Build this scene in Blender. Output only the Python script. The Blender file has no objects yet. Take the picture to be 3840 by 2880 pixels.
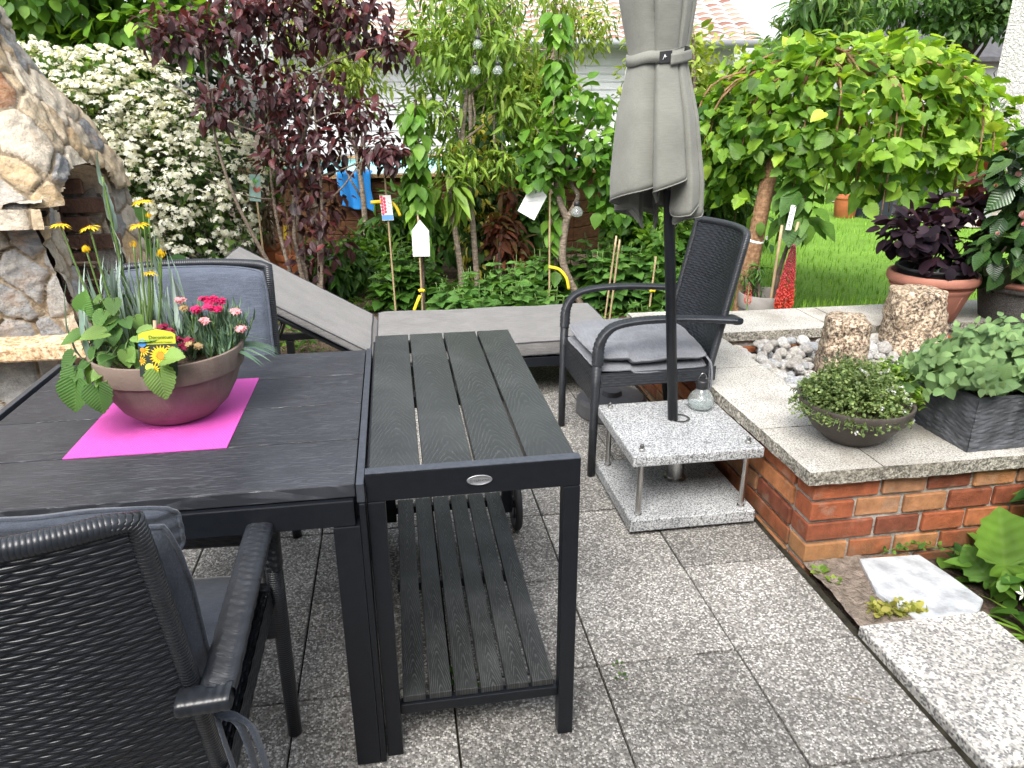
import bpy, bmesh, math, random
import numpy as np
from mathutils import Matrix, Vector
R = math.radians
rng = np.random.default_rng(7)
random.seed(7)
scene = bpy.context.scene
COL = scene.collection

# ---------------------------------------------------------------- mesh building
def unit(a):
    a = np.asarray(a, float)
    return a / np.maximum(np.linalg.norm(a, axis=-1, keepdims=True), 1e-9)

class MB:
    """collects vertices and faces and links them as one mesh object"""
    def __init__(s):
        s.V = []; s.F = []; s.U = []; s.A = []; s.n = 0
    def add(s, V, F, uv=None, r=0.5, q=0.0):
        V = np.asarray(V, float); k = len(V)
        for f in F:
            f = np.asarray(f, int)
            if f.ndim == 1: f = f[None]
            if len(f): s.F.append(f + s.n)
        s.V.append(V)
        s.U.append(np.asarray(uv, float) if uv is not None else np.zeros((k, 2)))
        s.A.append(np.stack([np.broadcast_to(r, k), np.broadcast_to(q, k)], 1).astype(float))
        s.n += k
        return s
    def box(s, c, d, rot=None, r=0.5):
        x, y, z = np.asarray(d, float) / 2
        V = np.array([[-x,-y,-z],[x,-y,-z],[x,y,-z],[-x,y,-z],[-x,-y,z],[x,-y,z],[x,y,z],[-x,y,z]])
        if rot is not None: V = V @ np.array(rot).T
        return s.add(V + np.asarray(c, float), [[[0,3,2,1],[4,5,6,7],[0,1,5,4],[1,2,6,5],[2,3,7,6],[3,0,4,7]]], r=r)
    def b2(s, a, b, r=0.5):
        a = np.asarray(a, float); b = np.asarray(b, float)
        return s.box((a + b) / 2, b - a, r=r)
    def tube(s, pts, rad, n=8, cap=True, r=0.5, flat=None, ref=None):
        """flat = (half width, half height) multipliers per point or one pair"""
        P = np.asarray(pts, float); m = len(P)
        rad = np.broadcast_to(np.asarray(rad, float), m)
        T = np.gradient(P, axis=0); T = unit(T)
        ref = np.array(ref if ref is not None else ([0,0,1] if abs(T[0,2]) < .9 else [1,0,0]), float)
        V = []; U = []; L = 0
        x = unit(np.cross(ref, T[0])); 
        ang = np.linspace(0, 2*np.pi, n, endpoint=False)
        fl = (1, 1) if flat is None else flat
        for i in range(m):
            x = unit(x - T[i] * (x @ T[i])); y = np.cross(T[i], x)
            f0, f1 = fl if not isinstance(fl, list) else fl[i]
            V.append(P[i] + rad[i] * (np.cos(ang)[:,None] * x * f0 + np.sin(ang)[:,None] * y * f1))
            if i: L += np.linalg.norm(P[i] - P[i-1])
            U.append(np.stack([np.full(n, L), ang / (2*np.pi) * 6.283 * max(rad.max(), .004)], 1))
        i, j = np.meshgrid(np.arange(m-1), np.arange(n), indexing='ij')
        a = (i*n + j).ravel(); b = (i*n + (j+1) % n).ravel()
        F = [np.stack([a, b, b + n, a + n], 1)]
        if cap: F += [np.arange(n)[::-1], (m-1)*n + np.arange(n)]
        return s.add(np.concatenate(V), F, np.concatenate(U), r=r)
    def lathe(s, prof, c=(0,0,0), n=32, r=0.5, wob=0.0):
        prof = np.asarray(prof, float); m = len(prof)
        a = np.linspace(0, 2*np.pi, n, endpoint=False)
        w = 1 + wob * (np.sin(3*a + 1) + .6*np.sin(5*a))
        V = np.stack([prof[:,0,None]*np.cos(a)*w, prof[:,0,None]*np.sin(a)*w, np.repeat(prof[:,1,None], n, 1)], -1).reshape(-1, 3)
        d = np.r_[0, np.cumsum(np.linalg.norm(np.diff(prof, axis=0), axis=1))]
        U = np.stack([np.tile(a, m) * prof[:,0].max(), np.repeat(d, n)], 1)
        i, j = np.meshgrid(np.arange(m-1), np.arange(n), indexing='ij')
        p = (i*n + j).ravel(); q = (i*n + (j+1) % n).ravel()
        return s.add(V + np.asarray(c, float), [np.stack([p, q, q + n, p + n], 1)], U, r=r)
    def grid(s, P, uv=None, r=0.5, q=0.0, flip=False, keep=None, wrap=False):
        """P (nu, nv, 3)"""
        nu, nv = P.shape[:2]
        i, j = np.meshgrid(np.arange(nu if wrap else nu-1), np.arange(nv-1), indexing='ij')
        i2 = (i + 1) % nu
        F = np.stack([i*nv + j, i2*nv + j, i2*nv + j + 1, i*nv + j + 1], -1).reshape(-1, 4)
        if keep is not None: F = F[keep.ravel()]
        if flip: F = F[:, ::-1]
        if uv is None: uv = np.zeros((nu, nv, 2))
        r = r.ravel() if isinstance(r, np.ndarray) else r
        q = q.ravel() if isinstance(q, np.ndarray) else q
        return s.add(P.reshape(-1, 3), [F], uv.reshape(-1, 2), r=r, q=q)
    def inst(s, T, pos, d, nrm, size, r=None, wid=1.0):
        """copies of a leaf template: axis d, upper side nrm"""
        TV, TF = T
        pos = np.asarray(pos, float); N = len(pos)
        if N == 0: return s
        y = unit(np.broadcast_to(d, (N,3))); nrm = np.broadcast_to(np.asarray(nrm, float), (N,3))
        z = nrm - y * np.sum(nrm*y, 1, keepdims=True); bad = np.linalg.norm(z, axis=1) < 1e-3
        z = z + bad[:,None] * np.array([.3,.5,.7]); z = unit(z - y*np.sum(z*y, 1, keepdims=True))
        x = np.cross(y, z)
        size = np.broadcast_to(size, N).astype(float); wid = np.broadcast_to(wid, N).astype(float)
        V = pos[:,None] + size[:,None,None] * (TV[None,:,0,None]*x[:,None]*wid[:,None,None] + TV[None,:,1,None]*y[:,None] + TV[None,:,2,None]*z[:,None])
        k = len(TV)
        off = (np.arange(N)*k)[:,None,None]
        F = [(np.asarray(f)[None] + off).reshape(-1, np.asarray(f).shape[1]) for f in TF]
        rr = rng.random(N) if r is None else np.broadcast_to(r, N)
        uv = np.tile(TV[:, :2], (N, 1))
        return s.add(V.reshape(-1, 3), F, uv, r=np.repeat(rr, k), q=np.tile(TV[:,1], N))
    def build(s, name, mat, parent=None, smooth=True, bevel=0, angle=None, rnd=True):
        V = np.concatenate(s.V) if s.V else np.zeros((0,3)); U = np.concatenate(s.U); A = np.concatenate(s.A)
        me = bpy.data.meshes.new(name)
        me.vertices.add(len(V)); me.vertices.foreach_set('co', V.astype(np.float32).ravel())
        tot = np.concatenate([np.full(len(f), f.shape[1]) for f in s.F]); idx = np.concatenate([f.ravel() for f in s.F])
        me.loops.add(len(idx)); me.loops.foreach_set('vertex_index', idx.astype(np.int32))
        me.polygons.add(len(tot))
        me.polygons.foreach_set('loop_start', np.r_[0, np.cumsum(tot)[:-1]].astype(np.int32))
        me.polygons.foreach_set('loop_total', tot.astype(np.int32))
        me.polygons.foreach_set('use_smooth', np.full(len(tot), smooth))
        uvl = me.uv_layers.new(name='UVMap'); uvl.data.foreach_set('uv', U[idx].astype(np.float32).ravel())
        a = me.attributes.new('r', 'FLOAT', 'POINT'); a.data.foreach_set('value', A[:,0].astype(np.float32))
        a = me.attributes.new('q', 'FLOAT', 'POINT'); a.data.foreach_set('value', A[:,1].astype(np.float32))
        me.update(calc_edges=True); me.validate()
        if bevel:
            bm = bmesh.new(); bm.from_mesh(me)
            es = [e for e in bm.edges if len(e.link_faces) == 2 and e.calc_face_angle(0) > .6]
            bmesh.ops.bevel(bm, geom=es, offset=bevel, segments=2, profile=.5, affect='EDGES', clamp_overlap=True)
            bm.to_mesh(me); bm.free()
        if angle: me.set_sharp_from_angle(angle=R(angle))
        me.materials.append(mat)
        o = bpy.data.objects.new(name, me); COL.objects.link(o)
        if parent is not None: o.parent = parent
        return o

def tag(o, label=None, cat=None, group=None, kind=None):
    if label: o['label'] = label
    if cat: o['category'] = cat
    if group: o['group'] = group
    if kind: o['kind'] = kind
    return o
def thing(name, label, cat, loc=(0,0,0), rz=0, group=None):
    o = bpy.data.objects.new(name, None); COL.objects.link(o)
    o.location = loc; o.rotation_euler = (0, 0, rz); o.empty_display_size = .05
    return tag(o, label, cat, group)
def kids(o): return [c for c in bpy.data.objects if c.parent == o]
def copy_tree(o, parent=None):
    c = o.copy(); COL.objects.link(c); c.parent = parent
    for ch in kids(o): copy_tree(ch, c)
    return c
def lettering(name, text, size, mat, parent, mtx, ext=.0004, align='CENTER'):
    cu = bpy.data.curves.new('lettering', 'FONT'); cu.body = text; cu.size = size; cu.extrude = ext
    cu.align_x = align; cu.align_y = 'CENTER'; cu.resolution_u = 3
    t = bpy.data.objects.new('lettering', cu); COL.objects.link(t)
    bpy.context.view_layer.update()
    me = bpy.data.meshes.new_from_object(t.evaluated_get(bpy.context.evaluated_depsgraph_get()))
    bpy.data.objects.remove(t); bpy.data.curves.remove(cu)
    me.materials.clear(); me.materials.append(mat)
    o = bpy.data.objects.new(name, me); COL.objects.link(o); o.parent = parent
    o.matrix_local = mtx
    return o

def rotz(a): return np.array([[math.cos(a),-math.sin(a),0],[math.sin(a),math.cos(a),0],[0,0,1]])
def roty(a): return np.array([[math.cos(a),0,math.sin(a)],[0,1,0],[-math.sin(a),0,math.cos(a)]])
def rotx(a): return np.array([[1,0,0],[0,math.cos(a),-math.sin(a)],[0,math.sin(a),math.cos(a)]])
def bez(p, n=12):
    """Catmull-Rom through the points"""
    p = np.asarray(p, float); p = np.vstack([2*p[0]-p[1], p, 2*p[-1]-p[-2]])
    out = []
    for i in range(1, len(p)-2):
        for t in np.linspace(0, 1, n, endpoint=False):
            a, b, c, d = p[i-1:i+3]
            out.append(.5*((2*b) + (-a+c)*t + (2*a-5*b+4*c-d)*t*t + (-a+3*b-3*c+d)*t**3))
    out.append(p[-2]); return np.array(out)
def vnoise(P, s=1.0, seed=0):
    """cheap smooth noise of points, about -1..1"""
    g = np.random.default_rng(seed); o = np.zeros(P.shape[:-1]); 
    for k in range(6):
        w = g.normal(size=P.shape[-1]) * s * (1 + .5*k); o = o + np.sin(P @ w + g.random()*6.28) / (1 + .35*k)
    return o / 3

# ---------------------------------------------------------------- materials
class G:
    def __init__(s, name):
        s.m = bpy.data.materials.new(name); s.m.use_nodes = True; s.nt = s.m.node_tree; s.nt.nodes.clear()
        s.out = s.nt.nodes.new('ShaderNodeOutputMaterial')
    def n(s, typ, P=None, **I):
        nd = s.nt.nodes.new('ShaderNode' + typ)
        for k, v in (P or {}).items(): setattr(nd, k, v)
        for k, v in I.items(): s.set(nd.inputs[k.replace('_', ' ')], v)
        return nd
    def set(s, sock, v):
        if isinstance(v, bpy.types.NodeSocket): s.nt.links.new(v, sock)
        else:
            if sock.type == 'RGBA' and not hasattr(v, '__len__'): v = (v, v, v, 1)
            if sock.type == 'RGBA' and len(v) == 3: v = (*v, 1)
            sock.default_value = v
    def math(s, op, a, b=0.0, c=0.0, clamp=False):
        nd = s.nt.nodes.new('ShaderNodeMath'); nd.operation = op; nd.use_clamp = clamp
        for i, v in enumerate((a, b, c)): s.set(nd.inputs[i], v)
        return nd.outputs[0]
    def mix(s, f, a, b, blend='MIX'):
        nd = s.nt.nodes.new('ShaderNodeMix'); nd.data_type = 'RGBA'; nd.blend_type = blend
        s.set(nd.inputs[0], f); s.set(nd.inputs[6], a); s.set(nd.inputs[7], b)
        return nd.outputs[2]
    def ramp(s, f, stops, interp='LINEAR'):
        nd = s.nt.nodes.new('ShaderNodeValToRGB'); cr = nd.color_ramp; cr.interpolation = interp
        while len(cr.elements) < len(stops): cr.elements.new(.5)
        for e, (p, c) in zip(cr.elements, stops):
            e.position = p; e.color = (c, c, c, 1) if not hasattr(c, '__len__') else (*c[:3], 1)
        s.set(nd.inputs[0], f); return nd.outputs[0]
    def attr(s, name='r'): return s.n('Attribute', {'attribute_name': name}).outputs['Fac']
    def obj(s): return s.n('TexCoord').outputs['Object']
    def uv(s): return s.n('TexCoord').outputs['UV']
    def map(s, v, sc=(1,1,1), rot=(0,0,0), loc=(0,0,0)):
        return s.n('Mapping', None, Vector=v, Scale=sc, Rotation=rot, Location=loc).outputs[0]
    def noise(s, v, sc, det=3, rough=.55, dist=0):
        return s.n('TexNoise', None, Vector=v, Scale=sc, Detail=det, Roughness=rough, Distortion=dist).outputs['Fac']
    def vor(s, v, sc, feature='F1', out='Color', rand=1.0):
        return s.n('TexVoronoi', {'feature': feature}, Vector=v, Scale=sc, Randomness=rand).outputs[out]
    def bump(s, h, d, st=1.0, nrm=None):
        nd = s.n('Bump', None, Height=h, Distance=d, Strength=st)
        if nrm is not None: s.set(nd.inputs['Normal'], nrm)
        return nd.outputs[0]
    def pbr(s, col, rough=.5, nrm=None, metal=0, spec=.5, sheen=0, trans=0, alpha=None, ior=1.5, coat=0):
        b = s.n('BsdfPrincipled')
        for k, v in (('Base Color', col), ('Roughness', rough), ('Metallic', metal), ('Specular IOR Level', spec), ('Sheen Weight', sheen),
                     ('Transmission Weight', trans), ('IOR', ior), ('Coat Weight', coat)): s.set(b.inputs[k], v)
        if nrm is not None: s.set(b.inputs['Normal'], nrm)
        s.bsdf = b
        s.nt.links.new(b.outputs[0], s.out.inputs[0]); return s.m
def hx(h):
    """sRGB hex to linear"""
    c = [int(h[i:i+2], 16)/255 for i in (0, 2, 4)]
    return tuple(x/12.92 if x <= .04045 else ((x+.055)/1.055)**2.4 for x in c)

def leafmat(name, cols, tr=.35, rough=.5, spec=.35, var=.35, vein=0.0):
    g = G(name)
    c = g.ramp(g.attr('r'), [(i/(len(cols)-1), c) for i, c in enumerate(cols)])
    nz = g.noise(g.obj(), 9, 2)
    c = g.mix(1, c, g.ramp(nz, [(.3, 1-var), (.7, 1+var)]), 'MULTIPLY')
    nrm = None
    if vein:
        sp = g.n('SeparateXYZ', None, Vector=g.uv())
        ax = g.math('ABSOLUTE', sp.outputs[0])
        st = g.math('SINE', g.math('MULTIPLY', g.math('SUBTRACT', sp.outputs[1], g.math('MULTIPLY', ax, .8)), 62))
        mid = g.math('SUBTRACT', 1, g.math('MULTIPLY', ax, 40), clamp=True)
        lines = g.math('MAXIMUM', mid, g.math('MULTIPLY', g.math('SUBTRACT', st, .8, clamp=True), 1.2))
        c = g.mix(g.math('MULTIPLY', lines, vein), c, g.mix(.5, c, (.45,.55,.2)))
        nrm = g.bump(st, .0015, .35)
    b = g.n('BsdfPrincipled')
    g.set(b.inputs['Base Color'], c); g.set(b.inputs['Roughness'], rough); g.set(b.inputs['Specular IOR Level'], spec)
    t = g.n('BsdfTranslucent'); g.set(t.inputs[0], g.mix(1, c, (1.5, 1.45, .7), 'MULTIPLY'))
    if nrm is not None: g.set(b.inputs['Normal'], nrm)
    mx = g.n('MixShader'); g.set(mx.inputs[0], tr)
    g.nt.links.new(b.outputs[0], mx.inputs[1]); g.nt.links.new(t.outputs[0], mx.inputs[2]); g.nt.links.new(mx.outputs[0], g.out.inputs[0])
    return g.m
def plain(name, col, rough=.5, metal=0, spec=.5, nz=0, sc=40, bump=0, bsc=200, sheen=0):
    g = G(name); c = col; nrm = None
    if nz: c = g.mix(1, col, g.ramp(g.noise(g.obj(), sc, 4), [(.25, 1-nz), (.75, 1+nz)]), 'MULTIPLY')
    if bump: nrm = g.bump(g.noise(g.obj(), bsc, 3), bump)
    return g.pbr(c, rough, nrm, metal, spec, sheen)

M = {}
def mk_aggregate(name, sc, dark, lite, base, dirt, var=.25):
    g = G(name); v = g.obj()
    vd = g.n('TexVoronoi', {'feature': 'F1'}, Vector=v, Scale=sc, Randomness=1)
    sp = g.n('SeparateColor', None, Color=vd.outputs['Color'])
    c = g.ramp(sp.outputs[0], [(0, dark), (.34, dark), (.5, base), (.72, base), (.84, lite), (1, lite)])
    edge = g.ramp(vd.outputs['Distance'], [(.3, 0), (.62, 1)])
    c = g.mix(g.math('MULTIPLY', edge, .55), c, dirt)
    big = g.noise(v, 2.6, 5, .6)
    c = g.mix(1, c, g.ramp(big, [(.28, .62), (.5, .97), (.72, 1.25)]), 'MULTIPLY')
    c = g.mix(g.math('MULTIPLY', g.ramp(g.noise(g.map(v, loc=(5,3,1)), 1.7, 4), [(.55, 0), (.75, 1)]), .35), c, (.13,.105,.075))
    c = g.mix(1, c, g.ramp(g.attr('r'), [(0, 1-var), (1, 1+var)]), 'MULTIPLY')
    h = g.math('SUBTRACT', 1, vd.outputs['Distance'])
    return g.pbr(c, .8, g.bump(h, .0025), spec=.25)
M['paving'] = mk_aggregate('exposed_aggregate', 185, (.105,.10,.094), (.54,.525,.49), (.275,.265,.245), (.155,.147,.134))
M['curb'] = mk_aggregate('pale_washed_concrete', 150, (.15,.15,.155), (.68,.66,.62), (.48,.465,.43), (.40,.385,.35), .06)
def mk_granite(name, cols, sc, tint=None, rough=.55, bsc=90, bd=.001):
    g = G(name); v = g.obj()
    n1 = g.noise(v, sc, 3, .7); n2 = g.noise(g.map(v, loc=(3.3,1.7,9)), sc*.6, 2, .6)
    c = g.ramp(n1, [(.36, cols[0]), (.44, cols[1]), (.52, cols[2]), (.62, cols[3])])
    c = g.mix(g.ramp(n2, [(.56, 0), (.64, .75)]), c, cols[0])
    c = g.mix(1, c, g.ramp(g.noise(v, 5, 4), [(.3, .78), (.7, 1.15)]), 'MULTIPLY')
    if tint: c = g.mix(g.ramp(g.noise(g.map(v, loc=(1,8,2)), 4, 5), [(.5, 0), (.7, .6)]), c, tint)
    return g.pbr(c, rough, g.bump(g.noise(v, bsc, 5, .65), bd), spec=.4)
M['granite'] = mk_granite('pale_grey_granite', ((.055,.06,.062),(.20,.21,.215),(.40,.41,.415),(.52,.53,.535)), 190)
M['cap'] = mk_granite('weathered_granite_capping', ((.13,.126,.115),(.30,.29,.262),(.45,.435,.40),(.56,.545,.51)), 200, (.19,.17,.13), .7)
M['capedge'] = mk_granite('rough_split_granite', ((.07,.066,.055),(.19,.175,.145),(.32,.30,.25),(.46,.44,.38)), 120, (.14,.12,.085), .8, 26, .02)
M['pillar'] = mk_granite('hewn_speckled_granite', ((.035,.03,.025),(.17,.12,.08),(.42,.32,.22),(.62,.54,.42)), 70, (.25,.19,.12), .75, 40, .012)
def mk_brick():
    g = G('red_brick'); v = g.obj()
    c = g.ramp(g.attr('r'), [(0, (.15,.048,.028)), (.3, (.31,.092,.040)), (.55, (.40,.145,.060)), (.8, (.42,.19,.08)), (1, (.24,.13,.075))])
    c = g.mix(1, c, g.ramp(g.noise(v, 22, 5), [(.25, .6), (.75, 1.35)]), 'MULTIPLY')
    c = g.mix(g.ramp(g.noise(g.map(v, loc=(4,4,4)), 9, 5), [(.58, 0), (.78, .55)]), c, (.33,.30,.24))
    z = g.n('SeparateXYZ', None, Vector=v).outputs[2]
    low = g.math('MULTIPLY', g.ramp(z, [(.0, 1), (.12, 0)]), g.ramp(g.noise(v, 14, 3), [(.3, 0), (.6, 1)]))
    c = g.mix(g.math('MULTIPLY', low, .6), c, (.10,.095,.05))
    return g.pbr(c, .8, g.bump(g.noise(v, 120, 5), .003), spec=.25)
M['brick'] = mk_brick()
M['mortar'] = plain('grey_mortar', (.33,.315,.28), .9, spec=.15, nz=.45, sc=24, bump=.008, bsc=90)
def mk_grain(name, axis, base, line, rough, amt=1.0):
    """fine embossed timber grain; the lighter lines run along one axis"""
    g = G(name); v = g.obj(); rid = g.n('ObjectInfo').outputs['Random']
    off = g.n('CombineXYZ', None, X=g.math('MULTIPLY', rid, 7), Y=g.math('MULTIPLY', rid, 13), Z=0.0).outputs[0]
    va = g.n('VectorMath', {'operation': 'ADD'}); g.set(va.inputs[0], v); g.set(va.inputs[1], off); w = va.outputs[0]
    if axis == 'y':
        gx = g.n('SeparateXYZ', None, Vector=g.n('TexCoord').outputs['Generated']).outputs[0]
        dx = g.math('MULTIPLY', g.math('SUBTRACT', g.math('ADD', gx, g.math('MULTIPLY', g.math('SUBTRACT', g.noise(g.map(w, (1, 3, 1)), 1.0, 2), .5), .5)), .5), .075)
        y = g.math('ADD', g.n('SeparateXYZ', None, Vector=w).outputs[1], g.math('MULTIPLY', g.noise(g.map(w, (3, 5, 1)), 1.0, 2), .16))
        ph = g.math('ADD', g.math('MULTIPLY', y, 210), g.math('MULTIPLY', g.math('SQRT', g.math('ADD', g.math('MULTIPLY', dx, dx), .00004)), 950))
        ph = g.math('ADD', ph, g.math('MULTIPLY', g.noise(g.map(w, (90, 30, 9)), 1.0, 3), 5))
        rings = g.math('SINE', ph)
        brk = g.noise(g.map(w, (140, 24, 9)), 1.0, 3)
    else:
        n = g.noise(g.map(w, (1.6, 20, 4)), 1.0, 4, .55, .6)
        rings = g.math('SINE', g.math('MULTIPLY', n, 150)); brk = g.noise(g.map(w, (14, 190, 9)), 1.0, 3)
    l = g.math('MULTIPLY', g.ramp(rings, [(.2, 0), (.8, 1)]), g.ramp(brk, [(.36, 0), (.56, 1)]))
    fade = g.ramp(g.noise(w, 3.2, 2), [(.35, .3), (.65, 1)])
    l = g.math('MULTIPLY', l, g.math('MULTIPLY', fade, amt))
    c = g.mix(l, base, line)
    dust = g.ramp(g.noise(g.map(w, loc=(2,2,2)), 6, 5), [(.45, 0), (.8, .3)])
    c = g.mix(dust, c, tuple(x*1.5 for x in line))
    return g.pbr(c, rough, g.bump(l, .0008), spec=.4)
M['board'] = mk_grain('charcoal_composite_board', 'x', (.024,.0258,.031), (.060,.064,.074), .40, .9)
M['slat'] = mk_grain('black_composite_slat', 'y', (.021,.023,.0225), (.062,.066,.065), .36, .6)
M['slat2'] = mk_grain('black_composite_shelf_slat', 'y', (.018,.0195,.0195), (.088,.092,.091), .40, 1.0)
M['alu'] = plain('black_powder_coated_aluminium', (.007,.0085,.0115), .36, spec=.35, nz=.2, sc=60, bump=.0003, bsc=900)
M['aluedge'] = plain('brushed_dark_aluminium_edge', (.10,.11,.13), .36, metal=.7, nz=.2, sc=80)
M['steel'] = plain('stainless_steel', (.50,.49,.47), .24, metal=1, nz=.15, sc=25)
M['badge'] = plain('satin_metal_badge', (.40,.41,.43), .4, metal=.8, nz=.08, sc=200)
M['rubber'] = plain('black_rubber', (.012,.012,.013), .7)
M['blackpl'] = plain('black_plastic', (.015,.015,.017), .4)
def mk_wicker(name, bumped):
    g = G(name); uv = g.uv(); sp = g.n('SeparateXYZ', None, Vector=uv); u, v = sp.outputs[0], sp.outputs[1]
    fine = g.math('SINE', g.math('MULTIPLY', v, 6.283/.0024))
    c = g.mix(1, (.014,.0165,.021), g.ramp(g.noise(g.obj(), 30, 3), [(.3, .75), (.7, 1.35)]), 'MULTIPLY')
    nrm = None
    if bumped == 'weave':
        CH, CW = .0095, .03
        row = g.math('FLOOR', g.math('DIVIDE', u, CH)); fr = g.math('FRACT', g.math('DIVIDE', u, CH))
        ph = g.math('ADD', g.math('DIVIDE', v, CW), g.math('MULTIPLY', row, .5))
        a = g.math('POWER', g.math('ABSOLUTE', g.math('SINE', g.math('MULTIPLY', ph, math.pi))), .5)
        b = g.math('POWER', g.math('SINE', g.math('MULTIPLY', fr, math.pi)), .4)
        h = g.math('MULTIPLY', a, b)
        nrm = g.bump(h, .004)
        c = g.mix(g.ramp(h, [(.25, 1), (.5, 0)]), c, (.005,.005,.006))  # gaps between strands painted darker, standing in for shade inside the weave
    elif bumped == 'wrap':
        h = g.math('POWER', g.math('ABSOLUTE', g.math('SINE', g.math('MULTIPLY', u, math.pi/.006))), .5)
        nrm = g.bump(h, .0012)
    else:
        nrm = g.bump(fine, .0004, .6)
    return g.pbr(c, .33, nrm, spec=.55)
M['weave'] = mk_wicker('black_wicker_weave', 'strand')
M['weaveb'] = mk_wicker('black_wicker_mesh', 'weave')
M['wrap'] = mk_wicker('black_wicker_wrapping', 'wrap')
def mk_fabric(name, c0, c1, sc=420, rough=.9, sheen=.25, melange=1.0):
    g = G(name); v = g.obj()
    n = g.noise(g.map(v, (1, 1, 1)), sc, 3, .7); st = g.noise(g.map(v, (18, 260, 260)), 1.0, 3, .6)
    f = g.math('ADD', g.math('MULTIPLY', n, .55), g.math('MULTIPLY', st, .45))
    c = g.ramp(f, [(.5-.14*melange, c0), (.5+.14*melange, c1)])
    c = g.mix(1, c, g.ramp(g.noise(v, 6, 4), [(.3, .85), (.7, 1.12)]), 'MULTIPLY')
    w = g.noise(v, 14, 3)
    return g.pbr(c, rough, g.bump(n, .0006, .7, g.bump(w, .006, .6)), spec=.2, sheen=sheen)
M['cushion'] = mk_fabric('blue_grey_cushion_fabric', (.042,.052,.072), (.098,.115,.150))
M['cushion_shaded'] = mk_fabric('shaded_blue_grey_cushion_fabric', (.024,.029,.038), (.058,.068,.088))  # cushion fabric darkened: porch shade over the near chair put into its colour
M['cushion2'] = mk_fabric('slate_grey_cushion_fabric', (.095,.10,.112), (.20,.21,.23))
M['lounger'] = mk_fabric('grey_melange_fabric', (.095,.092,.090), (.185,.180,.175), 330, melange=.9)
M['piping'] = plain('dark_piping', (.05,.05,.055), .8, spec=.2)
M['canopy'] = mk_fabric('taupe_grey_canvas', (.160,.163,.143), (.200,.203,.180), 700, .85, .12)
def mk_pot(name, col, var=.3, streak=None, rough=.75, sc=7):
    g = G(name); v = g.obj()
    c = g.mix(1, col, g.ramp(g.noise(g.map(v, (1,1,1.6)), sc, 5, .6), [(.25, 1-var), (.75, 1+var)]), 'MULTIPLY')
    if streak: c = g.mix(g.ramp(g.noise(g.map(v, (9,9,2)), 2.2, 5), [(.5, 0), (.75, .7)]), c, streak)
    return g.pbr(c, rough, g.bump(g.noise(v, 160, 4), .0012), spec=.25)
M['bowl'] = mk_pot('weathered_brown_clay', (.165,.125,.103), .25, (.235,.195,.17))
M['herbpot'] = mk_pot('dark_brown_glazed_clay', (.070,.060,.052), .35, (.12,.11,.095), .55)
M['terra'] = mk_pot('terracotta_plastic', (.335,.145,.102), .15, None, .6)
M['terra2'] = mk_pot('orange_terracotta', (.36,.115,.045), .25, (.2,.07,.03), .7)
M['greyclay'] = mk_pot('grey_clay', (.27,.255,.235), .25, (.17,.16,.14), .8)
M['dotpot'] = mk_granite('dark_speckled_pot', ((.045,.043,.042),(.075,.072,.068),(.10,.096,.09),(.16,.15,.14)), 160, None, .75)
M['slate'] = mk_pot('dark_slate_stone', (.085,.09,.10), .5, (.035,.036,.04), .6, 16)
M['soil'] = plain('dark_garden_soil', (.075,.056,.042), .95, spec=.1, nz=.6, sc=28, bump=.03, bsc=26)
M['bedsoil'] = plain('brown_bed_soil', (.115,.084,.060), .95, spec=.1, nz=.55, sc=9, bump=.05, bsc=14)
M['dirt'] = plain('pale_grey_brown_earth', (.20,.165,.135), .95, spec=.1, nz=.5, sc=30, bump=.02, bsc=70)
M['joint'] = plain('mossy_joint', (.028,.026,.019), .95, spec=.1, nz=.6, sc=30, bump=.004, bsc=120)
M['pebble'] = plain('pale_weathered_pebble', (.70,.67,.62), .55, nz=.3, sc=26, bump=.001, bsc=60)
M['brokenslab'] = plain('blue_grey_flagstone', (.40,.42,.44), .8, spec=.2, nz=.35, sc=18, bump=.004, bsc=60)
def mk_bark(name, col, col2, sc=18, zs=.25):
    g = G(name); v = g.obj()
    n = g.noise(g.map(v, (1,1,zs)), sc*2, 5, .65)
    r2 = g.noise(g.map(v, (1,1,3.5)), sc, 3)
    c = g.mix(g.ramp(n, [(.35, 0), (.65, 1)]), col, col2)
    c = g.mix(1, c, g.ramp(r2, [(.3, .7), (.7, 1.25)]), 'MULTIPLY')
    return g.pbr(c, .85, g.bump(n, .012), spec=.2)
M['bark'] = mk_bark('brown_mottled_bark', (.165,.085,.042), (.30,.185,.105), 26, .6)
M['barkgrey'] = mk_bark('grey_brown_bark', (.15,.115,.085), (.29,.24,.19), 20, 2.0)
M['barkdark'] = mk_bark('dark_bark', (.055,.04,.03), (.13,.10,.08), 20, .4)
M['twig'] = plain('dry_twig', (.22,.165,.11), .85, nz=.3, sc=40)
M['cane'] = plain('bamboo_cane', (.35,.26,.15), .6, nz=.35, sc=14)
M['stem'] = plain('green_stem', (.10,.17,.04), .55, nz=.3, sc=20)
M['white'] = plain('white_plastic_tag', (.78,.78,.77), .5, nz=.04, sc=30)
M['yellow'] = plain('yellow_plastic', (.78,.55,.03), .45, nz=.08, sc=30)
M['bluetowel'] = mk_fabric('bright_blue_towel', (.01,.17,.50), (.02,.26,.66), 300)
def mk_stucco(name, col, d, sc):
    g = G(name); v = g.obj()
    n = g.noise(v, sc, 4, .6)
    c = g.mix(1, col, g.ramp(g.noise(v, 1.5, 4), [(.3, .93), (.7, 1.05)]), 'MULTIPLY')
    return g.pbr(c, .9, g.bump(g.ramp(n, [(.4, 0), (.6, 1)]), d), spec=.15)
M['render'] = mk_stucco('rough_white_wall_render', (.56,.555,.53), .03, 22)
M['siding'] = mk_stucco('white_painted_siding', (.50,.51,.52), .002, 60)
M['wood'] = mk_bark('dark_brown_stained_wood', (.060,.028,.013), (.115,.055,.026), 10, 8)
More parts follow.
